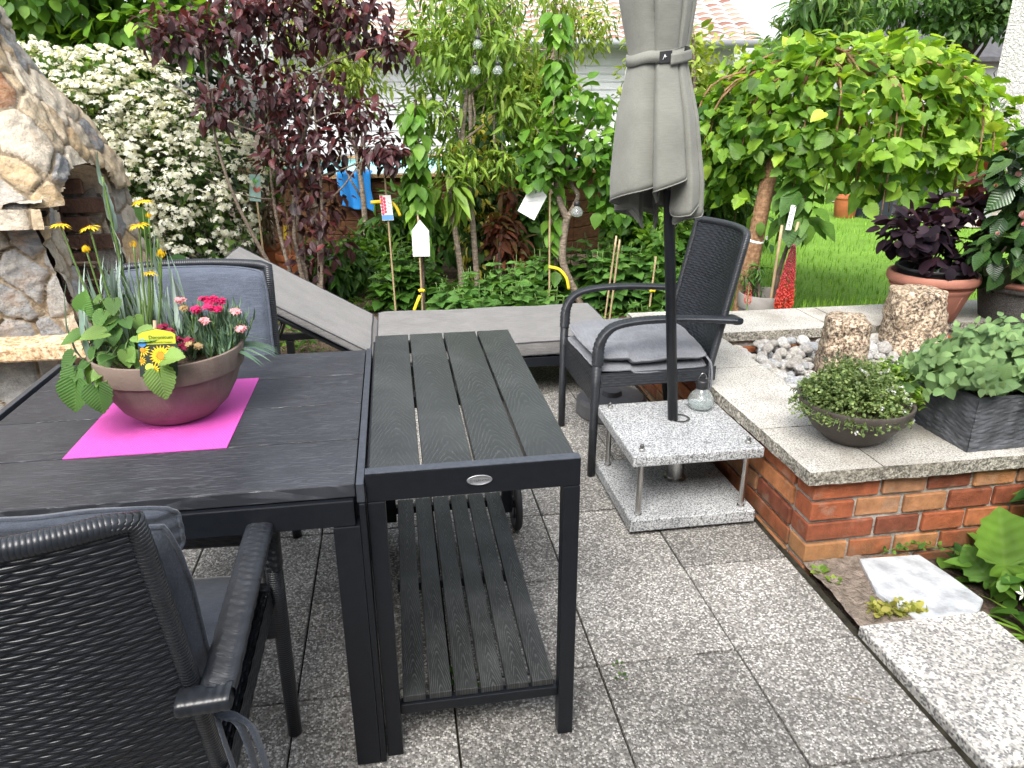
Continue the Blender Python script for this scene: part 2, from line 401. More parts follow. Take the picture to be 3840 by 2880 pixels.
M['wood2'] = mk_bark('tan_timber', (.24,.14,.07), (.36,.24,.13), 8, 6)
M['glass'] = G('clear_glass').pbr((.93,.98,.97), .04, trans=.92, ior=1.35)
M['water'] = plain('pale_turquoise_pool_cover', (.42,.70,.72), .25, nz=.08, sc=2)

def mk_stone():
    """rubble masonry: r = colour of the stone, q = 1 on stone and 0 in the mortar"""
    g = G('rubble_stone'); v = g.obj()
    st = g.noise(g.map(v, (3,3,9), (.3,.5,0)), 3.2, 5, .65, .8)
    c = g.ramp(g.attr('r'), [(0, (.12,.125,.135)), (.16, (.27,.275,.28)), (.3, (.40,.38,.345)), (.34, (.55,.45,.31)), (.5, (.50,.36,.20)), (.62, (.62,.54,.42)), (.78, (.40,.37,.32)), (.86, (.26,.125,.06)), (1, (.17,.085,.05))])
    c = g.mix(g.ramp(st, [(.45, 0), (.7, .75)]), c, g.mix(.65, c, (.60,.55,.46)))
    c = g.mix(g.ramp(g.noise(g.map(v, loc=(7,2,4)), 9, 5), [(.55, 0), (.75, .5)]), c, (.36,.20,.09))
    c = g.mix(1, c, g.ramp(g.noise(v, 30, 6, .7), [(.28, .55), (.5, 1), (.75, 1.25)]), 'MULTIPLY')
    mo = g.mix(1, (.33,.265,.185), g.ramp(g.noise(v, 40, 4), [(.3, .75), (.7, 1.2)]), 'MULTIPLY')
    q = g.attr('q')
    c = g.mix(g.ramp(q, [(.30, 0), (.5, 1)]), mo, c)
    return g.pbr(c, .8, g.bump(g.noise(v, 45, 7, .7), .02), spec=.25)
M['stone'] = mk_stone()
M['ledge'] = mk_granite('yellow_sandstone_slab', ((.22,.13,.07),(.46,.31,.17),(.60,.44,.28),(.68,.54,.38)), 60, (.42,.25,.12), .8, 50, .003)
M['soot'] = plain('sooty_firebrick', (.055,.042,.036), .9, nz=.6, sc=10, bump=.01, bsc=50)
M['firebrick'] = plain('brown_firebrick', (.15,.085,.062), .9, nz=.5, sc=9, bump=.008, bsc=60)
# ---------------------------------------------------------------- camera, light, sky
f, yaw, pitch, roll = 1591.65, -0.156460, 0.364479, -0.003753
cam = bpy.data.cameras.new('camera'); co = bpy.data.objects.new('camera', cam); COL.objects.link(co)
cam.sensor_width = 36; cam.lens = 36*f/2212; cam.clip_end = 300; cam.clip_start = .02
fw = Vector((-math.sin(yaw)*math.cos(pitch), math.cos(yaw)*math.cos(pitch), -math.sin(pitch)))
rt = Vector((math.cos(yaw), math.sin(yaw), 0)); up = rt.cross(fw)
r_ = math.cos(roll)*rt + math.sin(roll)*up; u_ = -math.sin(roll)*rt + math.cos(roll)*up
mw = Matrix(((r_.x, u_.x, -fw.x, -.480), (r_.y, u_.y, -fw.y, -1.9523), (r_.z, u_.z, -fw.z, 1.4381), (0,0,0,1)))
co.matrix_world = mw; scene.camera = co
W = bpy.data.worlds.new('World'); scene.world = W; W.use_nodes = True
nt = W.node_tree; bg = nt.nodes['Background']
sky = nt.nodes.new('ShaderNodeTexSky'); sky.sky_type = 'NISHITA'; sky.sun_disc = False
SUN_EL, SUN_AZ = R(52), R(205)      # azimuth measured clockwise from +Y
sky.sun_elevation = SUN_EL; sky.sun_rotation = SUN_AZ; sky.dust_density = 4; sky.air_density = 1.0; sky.ozone_density = .6
hs = nt.nodes.new('ShaderNodeHueSaturation'); hs.inputs['Saturation'].default_value = .35
nt.links.new(sky.outputs[0], hs.inputs['Color']); nt.links.new(hs.outputs[0], bg.inputs[0]); bg.inputs[1].default_value = .15
sl = bpy.data.lights.new('sun', 'SUN'); sl.energy = 1.05; sl.angle = R(38); sl.color = (1, .96, .90)
so = bpy.data.objects.new('sun', sl); COL.objects.link(so)
sd = Vector((math.sin(SUN_AZ)*math.cos(SUN_EL), math.cos(SUN_AZ)*math.cos(SUN_EL), math.sin(SUN_EL)))
so.rotation_euler = (-sd).to_track_quat('-Z', 'Y').to_euler(); so.location = sd*20
scene.view_settings.view_transform = 'Standard'; scene.view_settings.look = 'None'
scene.view_settings.exposure = 1.65; scene.view_settings.gamma = 1

# ---------------------------------------------------------------- ground
def sheet(x0, x1, y0, y1, z, nx, ny, amp=0, s=1.5, seed=1):
    x, y = np.meshgrid(np.linspace(x0, x1, nx), np.linspace(y0, y1, ny), indexing='ij')
    P = np.stack([x, y, np.zeros_like(x)], -1)
    P[..., 2] = z + amp * vnoise(P[..., :2], s, seed)
    return MB().grid(P, P[..., :2])
tag(sheet(-80, 80, -60, 140, -.09, 3, 3).build('ground', M['soil']), 'dark garden ground around the terrace', 'ground', kind='structure')
tag(sheet(-2.6, 1.72, 2.32, 5.2, .03, 90, 60, .035, 3).build('flower_bed', M['bedsoil']), 'brown soil of the flower bed behind the lounger', 'soil', kind='structure')
tag(sheet(.80, 2.3, -1.6, -.02, -.045, 30, 30, .02, 5).build('soil', M['soil']), 'dark soil below the brick wall on the right', 'soil', kind='structure')
mb = MB()
for i in range(-8, 2):
    for j in range(-8, 7):
        x, y = i*.4, j*.4
        g = .0028
        c = np.array([x+.2, y+.2, -.03 + rng.normal()*.0012]); t = rng.normal(size=2)*.0025
        if i < -4 and j > 3: continue
        rm = rotx(t[0]) @ roty(t[1]) @ rotz(rng.normal()*.002)
        w_ = .4 if i < 1 else .366
        mb.box(c - np.array([(.4-w_)/2, 0, 0]), (w_-2*g, .4-2*g, .06), rm, r=rng.random())
tag(mb.build('patio', M['paving'], bevel=.0025, smooth=False), 'grey exposed aggregate paving slabs of the terrace', 'patio', kind='structure')
tag(MB().b2((-3.2,-3.2,-.05), (.795,2.78,-.0125)).build('patio_joints', M['joint'], smooth=False), 'mossy dark joints between the paving slabs', 'joints', kind='structure')
lawn = sheet(1.72, 16, 1.8, 26, .0, 60, 80, .015, 1.2, 3)
g = G('lawn_green'); c = g.ramp(g.noise(g.obj(), 60, 4), [(.3, (.08,.17,.02)), (.7, (.17,.31,.045))])
c = g.mix(1, c, g.ramp(g.noise(g.obj(), 1.6, 3), [(.3,.8),(.7,1.15)]), 'MULTIPLY'); g.pbr(c, .8, spec=.1); M['lawn'] = g.m
tag(lawn.build('lawn', M['lawn']), 'short bright green lawn behind the brick planter', 'lawn', kind='structure')

# raised slabs beside the terrace
o = MB().box((0,0,0), (.41,.50,.05), r=.6).build('paving_slab', M['curb'], bevel=.004, smooth=False)
o.location = (.992,-.632,-.008); o.rotation_euler = (0, R(.5), R(.8))
tag(o, 'pale washed concrete slab lying loose along the right edge of the terrace', 'paving slab')
o = MB().box((0,0,0), (.41,.60,.05), r=.5).build('paving_slab', M['curb'], bevel=.004, smooth=False)
o.location = (.99,-1.19,-.008); o.rotation_euler = (0, R(.4), R(.6))
tag(o, 'pale washed concrete slab cut off by the bottom right corner', 'paving slab')
pl = np.array([(.985,-.075),(1.20,-.08),(1.222,-.2),(1.235,-.33),(1.17,-.385),(.97,-.385),(.93,-.25)])
bm = bmesh.new(); vs = [bm.verts.new((x,y,-.03)) for x,y in pl]; fc = bm.faces.new(vs)
ex = bmesh.ops.extrude_face_region(bm, geom=[fc]); bmesh.ops.translate(bm, verts=[v for v in ex['geom'] if isinstance(v, bmesh.types.BMVert)], vec=(0,0,.042))
bmesh.ops.recalc_face_normals(bm, faces=bm.faces); bmesh.ops.bevel(bm, geom=list(bm.edges), offset=.004, segments=1, affect='EDGES')
me = bpy.data.meshes.new('flagstone'); bm.to_mesh(me); bm.free(); me.materials.append(M['brokenslab'])
o = bpy.data.objects.new('flagstone', me); COL.objects.link(o); o.rotation_euler = (0, R(1), 0); o.location = (0,0,.024)
tag(o, 'broken blue grey flagstone wedged against the foot of the brick wall', 'flagstone')
P = sheet(.80, 1.04, -.385, -.04, .006, 60, 80, .012, 22, 5)
tag(P.build('earth_patch', M['dirt']), 'bare patch of pale earth between terrace edge and flagstone', 'earth', kind='structure')

# ---------------------------------------------------------------- brick planter wall
wall = thing('brick_wall', 'low red brick planter wall with granite capping', 'brick wall', (.79,-.05,0))
def bricks(mb, p0, d, nrm, length, z0, courses, pitch, ch=.078, gap=.011, off=0, first=.245):
    d = np.array(d, float); nrm = np.array(nrm, float); ang = math.atan2(d[1], d[0])
    for k in range(courses):
        s = 0
        first_len = pitch*1.48 if (k % 2 == off) else pitch*.98
        while s < length:
            L = first_len if s == 0 else pitch
            L = min(L + rng.normal()*.002, length - s + .004)
            if L < .03: break
            c = np.array(p0) + d*(s + L/2) + nrm*(-.05 + rng.normal()*.0022)
            mb.box((c[0], c[1], z0 + k*ch + ch/2), (L - gap, .1, ch - gap + rng.normal()*.001), rotz(ang + rng.normal()*.006) @ roty(rng.normal()*.006), r=rng.random())
            s += L
mb = MB()
bricks(mb, (0,0,0), (1,0,0), (0,-1,0), 2.2, -.078, 5, .167, gap=.0145)
bricks(mb, (0,.102,0), (0,1,0), (-1,0,0), 1.75, -.078, 5, .245, off=1, gap=.0145)
bricks(mb, (.27,1.44,0), (1,0,0), (0,-1,0), 1.9, .2, 1, .24)
bricks(mb, (.27,1.44,0), (1,0,0), (0,-1,0), 1.9, .122, 1, .24)
mb.build('bricks', M['brick'], wall, bevel=.004, smooth=False)
mb = MB().b2((.0145,.0125,-.08), (2.2,.24,.306)).b2((.0125,.24,-.08), (.26,1.85,.306)).b2((.26,1.4525,-.08), (2.2,1.85,.306))
mb.build('mortar', M['mortar'], wall, smooth=False)
def cap(x0, y0, x1, y1, z=.36, t=.047, seed=0, skew=0):
    """granite slab with a rough split edge"""
    mb = MB(); mb.b2((x0,y0,z-t), (x1,y1,z))
    o = mb.build('capping_stone', M['cap'], wall, smooth=False)
    bm = bmesh.new(); bm.from_mesh(o.data)
    bmesh.ops.subdivide_edges(bm, edges=[e for e in bm.edges if e.calc_length() > .1], cuts=34, use_grid_fill=True)
    bmesh.ops.subdivide_edges(bm, edges=[e for e in bm.edges if e.calc_length() > .03 and abs(e.verts[0].co.z-e.verts[1].co.z) > .02], cuts=3, use_grid_fill=True)
    co_ = np.array([v.co[:] for v in bm.verts])
    n1 = vnoise(co_*np.array([1,1,.6]), 28, seed); n2 = vnoise(co_, 60, seed+1)
    cx, cy = (x0+x1)/2, (y0+y1)/2
    for v, a, b in zip(bm.verts, n1, n2):
        k = 1 if v.co.z < z-.002 else .35
        if abs(v.co.x-x0) < 1e-4 or abs(v.co.x-x1) < 1e-4: v.co.x += (.0045*a + .003*b)*k*(1 if v.co.x < cx else -1)
        if abs(v.co.y-y0) < 1e-4 or abs(v.co.y-y1) < 1e-4: v.co.y += (.0045*a + .003*b)*k*(1 if v.co.y < cy else -1)
        v.co.z += .0006*a
    bm.to_mesh(o.data); bm.free()
    o.data.materials.append(M['capedge'])
    for p in o.data.polygons:
        if abs(p.normal.z) < .6: p.material_index = 1
    return o
G_ = .0025
for k, (x0,y0,x1,y1) in enumerate([(-.035,-.03,.214-G_,.30), (.214+G_,-.03,.83-G_,.30), (.83+G_,-.03,1.5,.30), (1.5+2*G_,-.03,2.2,.30),
        (-.035,.30+2*G_,.285,.93-G_), (-.035,.93+G_,.285,1.42-G_), (-.035,1.42+G_,.285,1.86),
        (.285+2*G_,1.42,.92-G_,1.80), (.92+G_,1.425,1.03-G_,1.80), (1.03+G_,1.42,1.62,1.80), (1.62+2*G_,1.39,2.2,1.80)]):
    cap(x0, y0, x1, y1, seed=k)
tag(MB().b2((1.055,.2,.1), (2.9,1.38,.248)).build('planter_fill', M['soil'], smooth=False), 'soil fill under the pebbles inside the brick planter', 'soil', kind='structure')

# pebbles in the planter
def rock_mesh(name, seed, mat, sub=3, amp=.12, s=2.0):
    bm = bmesh.new(); bmesh.ops.create_icosphere(bm, subdivisions=sub, radius=1)
    co_ = np.array([v.co[:] for v in bm.verts]); n = vnoise(co_, s, seed)
    for v, a in zip(bm.verts, n): v.co *= 1 + amp*a
    me = bpy.data.meshes.new(name); bm.to_mesh(me); bm.free(); me.materials.append(mat)
    me.polygons.foreach_set('use_smooth', [True]*len(me.polygons)); return me
pm = []
for k in range(7):
    col = [(.80,.77,.72),(.74,.71,.65),(.84,.83,.80),(.66,.63,.58),(.78,.74,.66),(.68,.70,.72),(.82,.80,.77)][k]
    g = G('pebble_stone'); c = g.mix(1, col, g.ramp(g.noise(g.obj(), 2.4, 4), [(.3,.6),(.7,1.15)]), 'MULTIPLY')
    g.pbr(c, .5, g.bump(g.noise(g.obj(), 6, 4), .03), spec=.35)
    pm.append(rock_mesh('pebble', k+20, g.m, 3, .13, 1.6))
spots = []
tries = 0
while len(spots) < 290 and tries < 30000:
    tries += 1
    x, y = rng.uniform(1.09, 1.98), rng.uniform(.44, 1.36); s = rng.uniform(.019, .036)
    lay = 0 if len(spots) < 150 else 1
    if (x-1.5)**2 + (y-.96)**2 < .115**2 or (x-2.07)**2 + (y-1.24)**2 < .12**2: continue
    if all((x-a)**2 + (y-b)**2 > ((s+c)*(.80 if lay == 0 else .78))**2 or l != lay for a, b, c, l in spots): spots.append((x, y, s, lay))
for i, (x, y, s, lay) in enumerate(spots):
    o = bpy.data.objects.new('pebble', pm[rng.integers(7)]); COL.objects.link(o)
    o.scale = (s*rng.uniform(1.0, 1.35), s*rng.uniform(.8, 1.05), s*rng.uniform(.6, .8)); o.rotation_euler = (rng.normal()*.3, rng.normal()*.3, rng.uniform(0, 6.3))
    o.location = (x, y, (.262 + s*.35 + lay*.032) + rng.normal()*.004)
    tag(o, 'rounded pale pebble in the bed inside the brick planter', 'pebble', 'pebbles in the brick planter')

def pillar(name, label, loc, rx, ry, h, seed, lean=(0,0)):
    n, m = 44, 30
    a = np.linspace(0, 2*np.pi, n, endpoint=False); P = []
    rs = [(1.16, 0)] + [(1.16-.30*t**.8, t) for t in np.linspace(.04, .97, m-8)] + [(.80, .99), (.62, 1.0), (.3, 1.0), (.17, .995), (.15, .93), (.1, .9), (.01, .9)]
    for k, t in rs:
        sq = (np.abs(np.cos(a))**3.2 + np.abs(np.sin(a))**3.2)**(-1/3.2)
        P.append(np.stack([rx*k*sq*np.cos(a) + lean[0]*t*h, ry*k*sq*np.sin(a) + lean[1]*t*h, np.full(n, t*h)], -1))
    P = np.array(P); nz = vnoise(P, 24, seed)[..., None]*.013 + vnoise(P, 60, seed+1)[..., None]*.006
    cen = P.mean(1, keepdims=True); dirv = unit(P - cen + np.array([0,0,.02]))
    damp = np.array([1]*(len(rs)-6) + [.8,.4,.3,.1,0,0])[:, None, None]
    P = P + dirv*nz*damp
    mb = MB().grid(P.transpose(1,0,2), wrap=True)
    o = mb.build(name, M['pillar']); o.location = loc; o.rotation_euler = (0, 0, seed*.37)
    return tag(o, label, 'standing stone')
pillar('granite_pillar', 'shorter rough granite pillar standing among the pebbles behind the thyme bowl', (1.51,.97,.235), .118, .10, .305, 3, (-.05,0))
pillar('granite_pillar', 'taller rough granite pillar in front of the terracotta tub', (2.075,1.24,.235), .14, .115, .345, 8, (.08,0))
o = bpy.data.objects.new('granite_lump', rock_mesh('granite_lump', 91, M['pillar'], 4, .3, 1.8)); COL.objects.link(o)
o.location = (1.36,.37,.38); o.scale = (.05,.045,.06); tag(o, 'small rough granite lump between herb bowl and slate trough', 'stone')

# ---------------------------------------------------------------- dining table
t = thing('dining_table', 'square black garden dining table with the flower bowl on it', 'table', (-1.02,-.19,0))
ys = np.linspace(-.43, .44, 5)
for k in range(4):
    MB().b2((-.42, ys[k]+.0025, .700), (.432, ys[k+1]-.0025, .73)).build('table_board', M['board'], t, bevel=.0025, smooth=False)
fr = MB().b2((-.428,-.438,.640), (.428,-.408,.697)).b2((-.428,.408,.64), (.428,.438,.697)).b2((-.436,-.406,.64), (-.406,.406,.697)).b2((.406,-.406,.64), (.436,.406,.697))
fr.b2((-.40,-.02,.66), (.40,.02,.695)); fr.build('frame', M['alu'], t, bevel=.002, smooth=False)
for s in (-1, 1):
    MB().b2((.4345 if s > 0 else -.4505, -.435,.690), (.4505 if s > 0 else -.4225-.012, .443,.7325)).build('edge_trim', M['aluedge'], t, bevel=.0015, smooth=False)
for sx in (-1, 1):
    for sy in (-1, 1):
        x = .41*sx; y = .413*sy
        MB().b2((x-.027,y-.027,.004), (x+.027,y+.027,.639)).b2((x+.0275,y-.027,.004), (x+.040,y+.027,.689)).b2((x-.02,y-.02,0), (x+.02,y+.02,.003)).build('leg', M['alu'], t, bevel=.0018, smooth=False)

# ---------------------------------------------------------------- serving side table
t = thing('side_table', 'narrow black slatted side table with lower shelf beside the dining table', 'side table', (-.345,-.13,0))
xs = np.linspace(-.217, .217, 5)
for k in range(4):
    MB().b2((xs[k]+.003,-.455,.724), (xs[k+1]-.003,.47,.745)).build('top_slat', M['slat'], t, bevel=.002, smooth=False)
fr = MB().b2((-.222,-.482,.682), (.222,-.4585,.7445)).b2((-.222,.462,.682), (.222,.482,.722)).b2((-.2215,-.458,.684), (-.197,.46,.7225)).b2((.197,-.458,.684), (.2215,.46,.7225))
fr.b2((-.197,-.02,.69), (.197,.01,.7225)).b2((-.197,.22,.69), (.197,.25,.7225))
fr.build('frame', M['alu'], t, bevel=.0018, smooth=False)
for y in (-.453, .0125, .4525): MB().b2((-.186,y-.013,.105), (.186,y+.013,.131)).build('shelf_bar', M['alu'], t, bevel=.0018, smooth=False)
MB().b2((-.222,-.4832,.7450), (.222,-.4575,.7475)).build('edge_trim', M['aluedge'], t, bevel=.0008, smooth=False)
for sx in (-1, 1):
    MB().b2((.204*sx-.018,-.483,0), (.204*sx+.018,-.447,.681)).build('leg', M['alu'], t, bevel=.0018, smooth=False)
    MB().b2((.204*sx-.018,.447,.07), (.204*sx+.018,.483,.681)).build('leg', M['alu'], t, bevel=.0018, smooth=False)
    a = np.linspace(0, 2*np.pi, 40, endpoint=False)
    w = thing('wheel', None, None); w.parent = t; w.location = (.236*sx,.465,.10)
    pr = [(.078,-.011),(.094,-.012),(.1,-.006),(.1,.006),(.094,.012),(.078,.011)]
    P = np.array([[(z, r*math.cos(b), r*math.sin(b)) for r, z in pr+pr[:1]] for b in a])
    MB().grid(P, wrap=True).build('tyre', M['rubber'], w)
    hub = MB()
    for b in a[::8]: hub.box((0, .045*math.cos(b), .045*math.sin(b)), (.008,.08,.014), rotx(b))
    hub.tube([(-.012,0,0),(.012,0,0)], .02, 14); hub.build('hub', M['blackpl'], w, smooth=False)
xs = np.linspace(-.183, .183, 7)
for k in range(6):
    MB().b2((xs[k]+.004,-.458,.132), (xs[k+1]-.004,.462,.150))  .build('shelf_slat', M['slat2'], t, bevel=.002, smooth=False)
th = np.linspace(0, 2*np.pi, 40, endpoint=False)
mb = MB(); P = np.array([[(.0265*k*math.cos(a), z, .0115*k*math.sin(a)) for k, z in ((1,0),(1,-.0015),(.93,-.0026),(.88,-.0018),(.01,-.0018))] for a in th])
bd = mb.grid(P, wrap=True, flip=True).build('badge', M['badge'], t); bd.location = (.008,-.4825,.714)
lettering('lettering', 'JUTLANDIA', .0078, M['steel'], bd, Matrix.Translation((0,-.0021,0)) @ Matrix.Rotation(R(90), 4, 'X'), .0003)

# ---------------------------------------------------------------- wicker armchairs
def weave_panel(mb, fn, U, V, cw=.046, ch=.0105, amp=.0035, side=1, nu=8, nv=4):
    """fn(u, v) -> (pos, normal); rows of strands run along u"""
    NU = int(U/cw*nu); NV = int(V/ch*nv)
    u, v = np.meshgrid(np.linspace(0, U, NU), np.linspace(0, V, NV), indexing='ij')
    row = np.floor(v/ch); fr = v/ch - row
    h = np.abs(np.sin(np.pi*(u/cw + .5*row)))**.4 * np.sin(np.pi*np.clip(fr, .02, .98))**.5
    h = np.where((u < .004) | (u > U-.004), 0, h)
    P, N = fn(u/U, v/V)
    mb.grid(P + N*side*(h*amp)[..., None], np.stack([u, v], -1), flip=(side < 0))
def chair_back(u, v, thick=0):
    z = .36 + v*.595; hw = .240 - .010*v; x = (u-.5)*2*hw
    y = -.215 - .105*np.maximum((z-.42)/.52, -.1) - .062*(1-(2*u-1)**2)*np.clip((z-.36)/.2, 0, 1)
    P = np.stack([x, y, z], -1)
    N = np.stack([-.22*(2*u-1)*-1*np.ones_like(x)*-1, -np.ones_like(x), -.20*np.ones_like(x)], -1)
    return P, unit(N)
def woven_arm(p, s):
    """flat armrest: strands wrapped across, two rows of lengthwise over-passes on top"""
    m = len(p); n = 40; T = unit(np.gradient(p, axis=0)); L = np.r_[0, np.cumsum(np.linalg.norm(np.diff(p, axis=0), axis=1))]
    k = np.clip((L-.06)/.12, 0, 1); a = np.linspace(0, 2*np.pi, n, endpoint=False)
    X = unit(np.array([1.,0,0]) - T*T[:,:1]); Y = np.cross(T, X)
    hw, hh = .019+.006*k, .019-.007*k
    c, sn = np.cos(a), np.sin(a); ec = np.sign(c)*np.abs(c)**.7; es = np.sign(sn)*np.abs(sn)**.7
    wrapr = np.abs(np.sin(np.pi*L/.0075))**.5*.0012
    lat = hw[:,None]*ec; on = np.zeros((m, n))
    for q in (-1, 1):
        fr = np.modf(L/.017 + (.5 if q > 0 else 0))[0]; on = np.maximum(on, (np.sin(np.pi*np.clip(fr/.55, 0, 1))**.4*(fr < .55))[:,None]*(np.abs(lat - q*.0075) < .0052)*(np.abs(es) > .6))
    R_ = 1 + (wrapr[:,None]*(1-on) + .0028*on)/.015
    P = p[:,None] + X[:,None]*(hw[:,None]*ec*R_)[...,None] + Y[:,None]*(hh[:,None]*es*R_)[...,None]
    mb = MB(); mb.grid(P.transpose(1,0,2), np.stack(np.broadcast_arrays(a[:,None]*.02, L[None]), -1), wrap=True, flip=True)
    e = p[-1]; u = np.linspace(0, 1, 26); q = np.stack([e[0] + s*.022 - s*u*.075, e[1] + .0*u - .006, e[2] - .004*u], 1)
    ridge = 1 + .09*np.abs(np.sin(np.pi*u*6))**.5
    b = np.linspace(0, 2*np.pi, 20, endpoint=False)
    P = q[:,None] + np.stack([0*b, .021*np.sign(np.cos(b))*np.abs(np.cos(b))**.7, .0135*np.sign(np.sin(b))*np.abs(np.sin(b))**.7], 1)[None]*ridge[:,None,None]
    mb.grid(P.transpose(1,0,2), wrap=True, flip=(s > 0)); mb.add(P[0], [list(range(20))]); mb.add(P[-1], [list(range(20))[::-1]])
    return mb
def make_chair(label):
    t = thing('wicker_armchair', label, 'armchair', group='black wicker armchairs on the terrace')
    mb = MB()
    f1 = lambda u, v: (lambda P, N: (P + N*.006, N))(*chair_back(u, v))
    f2 = lambda u, v: (lambda P, N: (P - N*.006, N))(*chair_back(u, v))
    weave_panel(mb, f1, .47, .595, side=1, cw=.038, ch=.0088, amp=.005, nu=9, nv=5); weave_panel(mb, f2, .47, .595, side=-1, amp=.0055, nu=7, nv=4)
    mb.build('backrest', M['weave'], t)
    rim = []
    for v in np.linspace(0, 1, 12): rim.append(chair_back(np.array(0.), np.array(v))[0])
    for u in np.linspace(.06, .94, 12): rim.append(chair_back(np.array(u), np.array(1.))[0] + np.array([0,0,.004]))
    for v in np.linspace(1, 0, 12): rim.append(chair_back(np.array(1.), np.array(v))[0])
    MB().tube(rim, .0150, 12).build('back_frame', M['wrap'], t)
    # seat and apron
    u, v = np.meshgrid(np.linspace(0, 1, 20), np.linspace(0, 1, 20), indexing='ij')
    P = np.stack([(u-.5)*.49, -.23 + v*.49, .425 - .012*np.sin(np.pi*u)*np.sin(np.pi*v)], -1)
    mb = MB().grid(P, np.stack([u*.49, v*.49], -1))
    P2 = P.copy(); P2[..., 2] -= .02; mb.grid(P2, np.stack([u*.49, v*.49], -1), flip=True)
    mb.build('seat', M['weaveb'], t)
    ap = lambda u, v: (np.stack([(u-.5)*.505, .258 + 0*u, .30 + v*.145 - .0*u], -1), np.broadcast_to(np.array([0,1.,0]), u.shape+(3,)))
    mb = MB(); weave_panel(mb, ap, .505, .145, side=1, nu=6, nv=3)
    ap2 = lambda u, v: (lambda P, N: (P - N*.008, N))(*ap(u, v)); weave_panel(mb, ap2, .505, .145, side=-1, nu=6, nv=3)
    for s in (-1, 1):
        sp = lambda u, v: (np.stack([s*.252 + 0*u, -.24 + u*.49, .385 + v*.06], -1), np.broadcast_to(np.array([s,0,0.]), u.shape+(3,)))
        weave_panel(mb, sp, .49, .06, side=1, nu=5, nv=3)
    mb.build('apron', M['weave'], t)
    for s in (-1, 1):
        MB().tube([(s*.258,.268,0),(s*.260,.266,.25),(s*.262,.264,.40),(s*.263,.262,.485)], [.0165,.0175,.019,.019], 12).build('leg', M['wrap'], t)
        MB().tube([(s*.232,-.262,0),(s*.236,-.225,.22),(s*.238,-.205,.40)], [.0165,.018,.018], 12).build('leg', M['wrap'], t)
        p = bez([(s*.263,.262,.485),(s*.266,.254,.575),(s*.270,.215,.632),(s*.273,.14,.654),(s*.276,.02,.660),(s*.277,-.12,.654),(s*.277,-.285,.640)], 26)
        woven_arm(p, s).build('armrest', M['weave'], t)
    return t
ch = make_chair('black wicker armchair in the foreground with its back to the viewer')
ch.location = (-1.05,-.772,0); ch.rotation_euler = (0,0,0)
ch2 = copy_tree(ch); ch2['label'] = 'black wicker armchair pushed in at the far side of the dining table'; ch2.location = (-1.130,.150,0); ch2.rotation_euler = (0,0,R(177))
ch3 = copy_tree(ch); ch3['label'] = 'black wicker armchair facing left behind the parasol base'; ch3.location = (.525,.932,0); ch3.rotation_euler = (0,0,R(91))

# cushions
def pillow(mb, w, d, t, fn, n=40, p=7, seed=0, puff=.0, tuft=()):
    u, v = np.meshgrid(np.linspace(-1, 1, n), np.linspace(-1, 1, n), indexing='ij')
    prof = (np.clip(1-np.abs(u)**p, 0, 1)*np.clip(1-np.abs(v)**p, 0, 1))**.5
    k = 1 - .06*(np.abs(u)*np.abs(v))**4
    nz = vnoise(np.stack([u*1.6, v*1.6], -1), 2.2, seed)
    tf = np.zeros_like(u)
    for a, b in tuft: tf = tf + np.exp(-(((u-a)/.10)**2 + ((v-b)/.10)**2)) + .5*np.exp(-((u-a)/.05)**2)*np.exp(-((v-b)/.4)**2)
    for s in (1, -1):
        X = np.stack([u*k*w/2, v*k*d/2, s*(t/2)*prof*(1 + puff*(1-u*u)*(1-v*v)) + .006*nz - (tf*.012*prof if s > 0 else 0)], -1)
        mb.grid(fn(X), np.stack([u*w/2, v*d/2], -1), flip=(s < 0))
    e = np.concatenate([np.stack([np.linspace(-1,1,30)[:-1], -np.ones(29)], 1), np.stack([np.ones(29), np.linspace(-1,1,30)[:-1]], 1), np.stack([np.linspace(1,-1,30)[:-1], np.ones(29)], 1), np.stack([-np.ones(29), np.linspace(1,-1,30)[:-1]], 1)])
    kk = 1 - .06*(np.abs(e[:,0])*np.abs(e[:,1]))**4
    ez = .006*vnoise(np.stack([e[:,0]*1.6, e[:,1]*1.6], -1), 2.2, seed)
    ring = fn(np.stack([e[:,0]*kk*w/2, e[:,1]*kk*d/2, ez], -1))
    mb.tube(np.vstack([ring, ring[:1]]), .0042, 6, cap=False)
    return mb
def back_fn(off, z0, lean=.30, curve=.05):
    def f(X):
        x, v, n = X[..., 0], X[..., 1], X[..., 2]
        z = z0 + v*math.cos(lean*.98); y = off - v*math.sin(lean*.98) - n*1.0 - curve*(1-(x/.24)**2) 
        return np.stack([x, y, z - n*.25], -1)
    return f
def high_cushion(label, top=.985, off=-.235, fab='cushion'):
    t = thing('chair_cushion', label, 'cushion', group='high back chair cushions')
    h = top-.47
    mb = MB(); pillow(mb, .47, .48, .055, lambda X: X + np.array([0,.02,.468]), seed=4, tuft=((-.3,0),(.3,0)))
    mb.build('seat_pad', M[fab], t)
    mb = MB(); pillow(mb, .485, h, .06, back_fn(off, .47+h/2, .16, .04), seed=9)
    mb.build('back_pad', M[fab], t)
    for s in (-1, 1):
        for dx, q in ((0,.3), (.03,.1), (.045,-.12)):
            p = bez([(s*.262,-.26,.585),(s*(.268+dx),-.27,.55),(s*(.292+dx),-.30,.42),(s*(.285+dx*1.6),-.32,.28),(s*(.300+dx*2),-.31+q*.1,.12)], 8)
            MB().tube(p, 1.0, 8, flat=[(.0085, .0022) if i % 8 < 5 else (.005,.004) for i in range(len(p))]).build('tie_ribbon', M[fab], t)
    return t
cu = high_cushion('blue grey high back cushion on the foreground wicker armchair', .905, -.19, 'cushion_shaded')
cu.location = ch.location; cu.rotation_euler = ch.rotation_euler
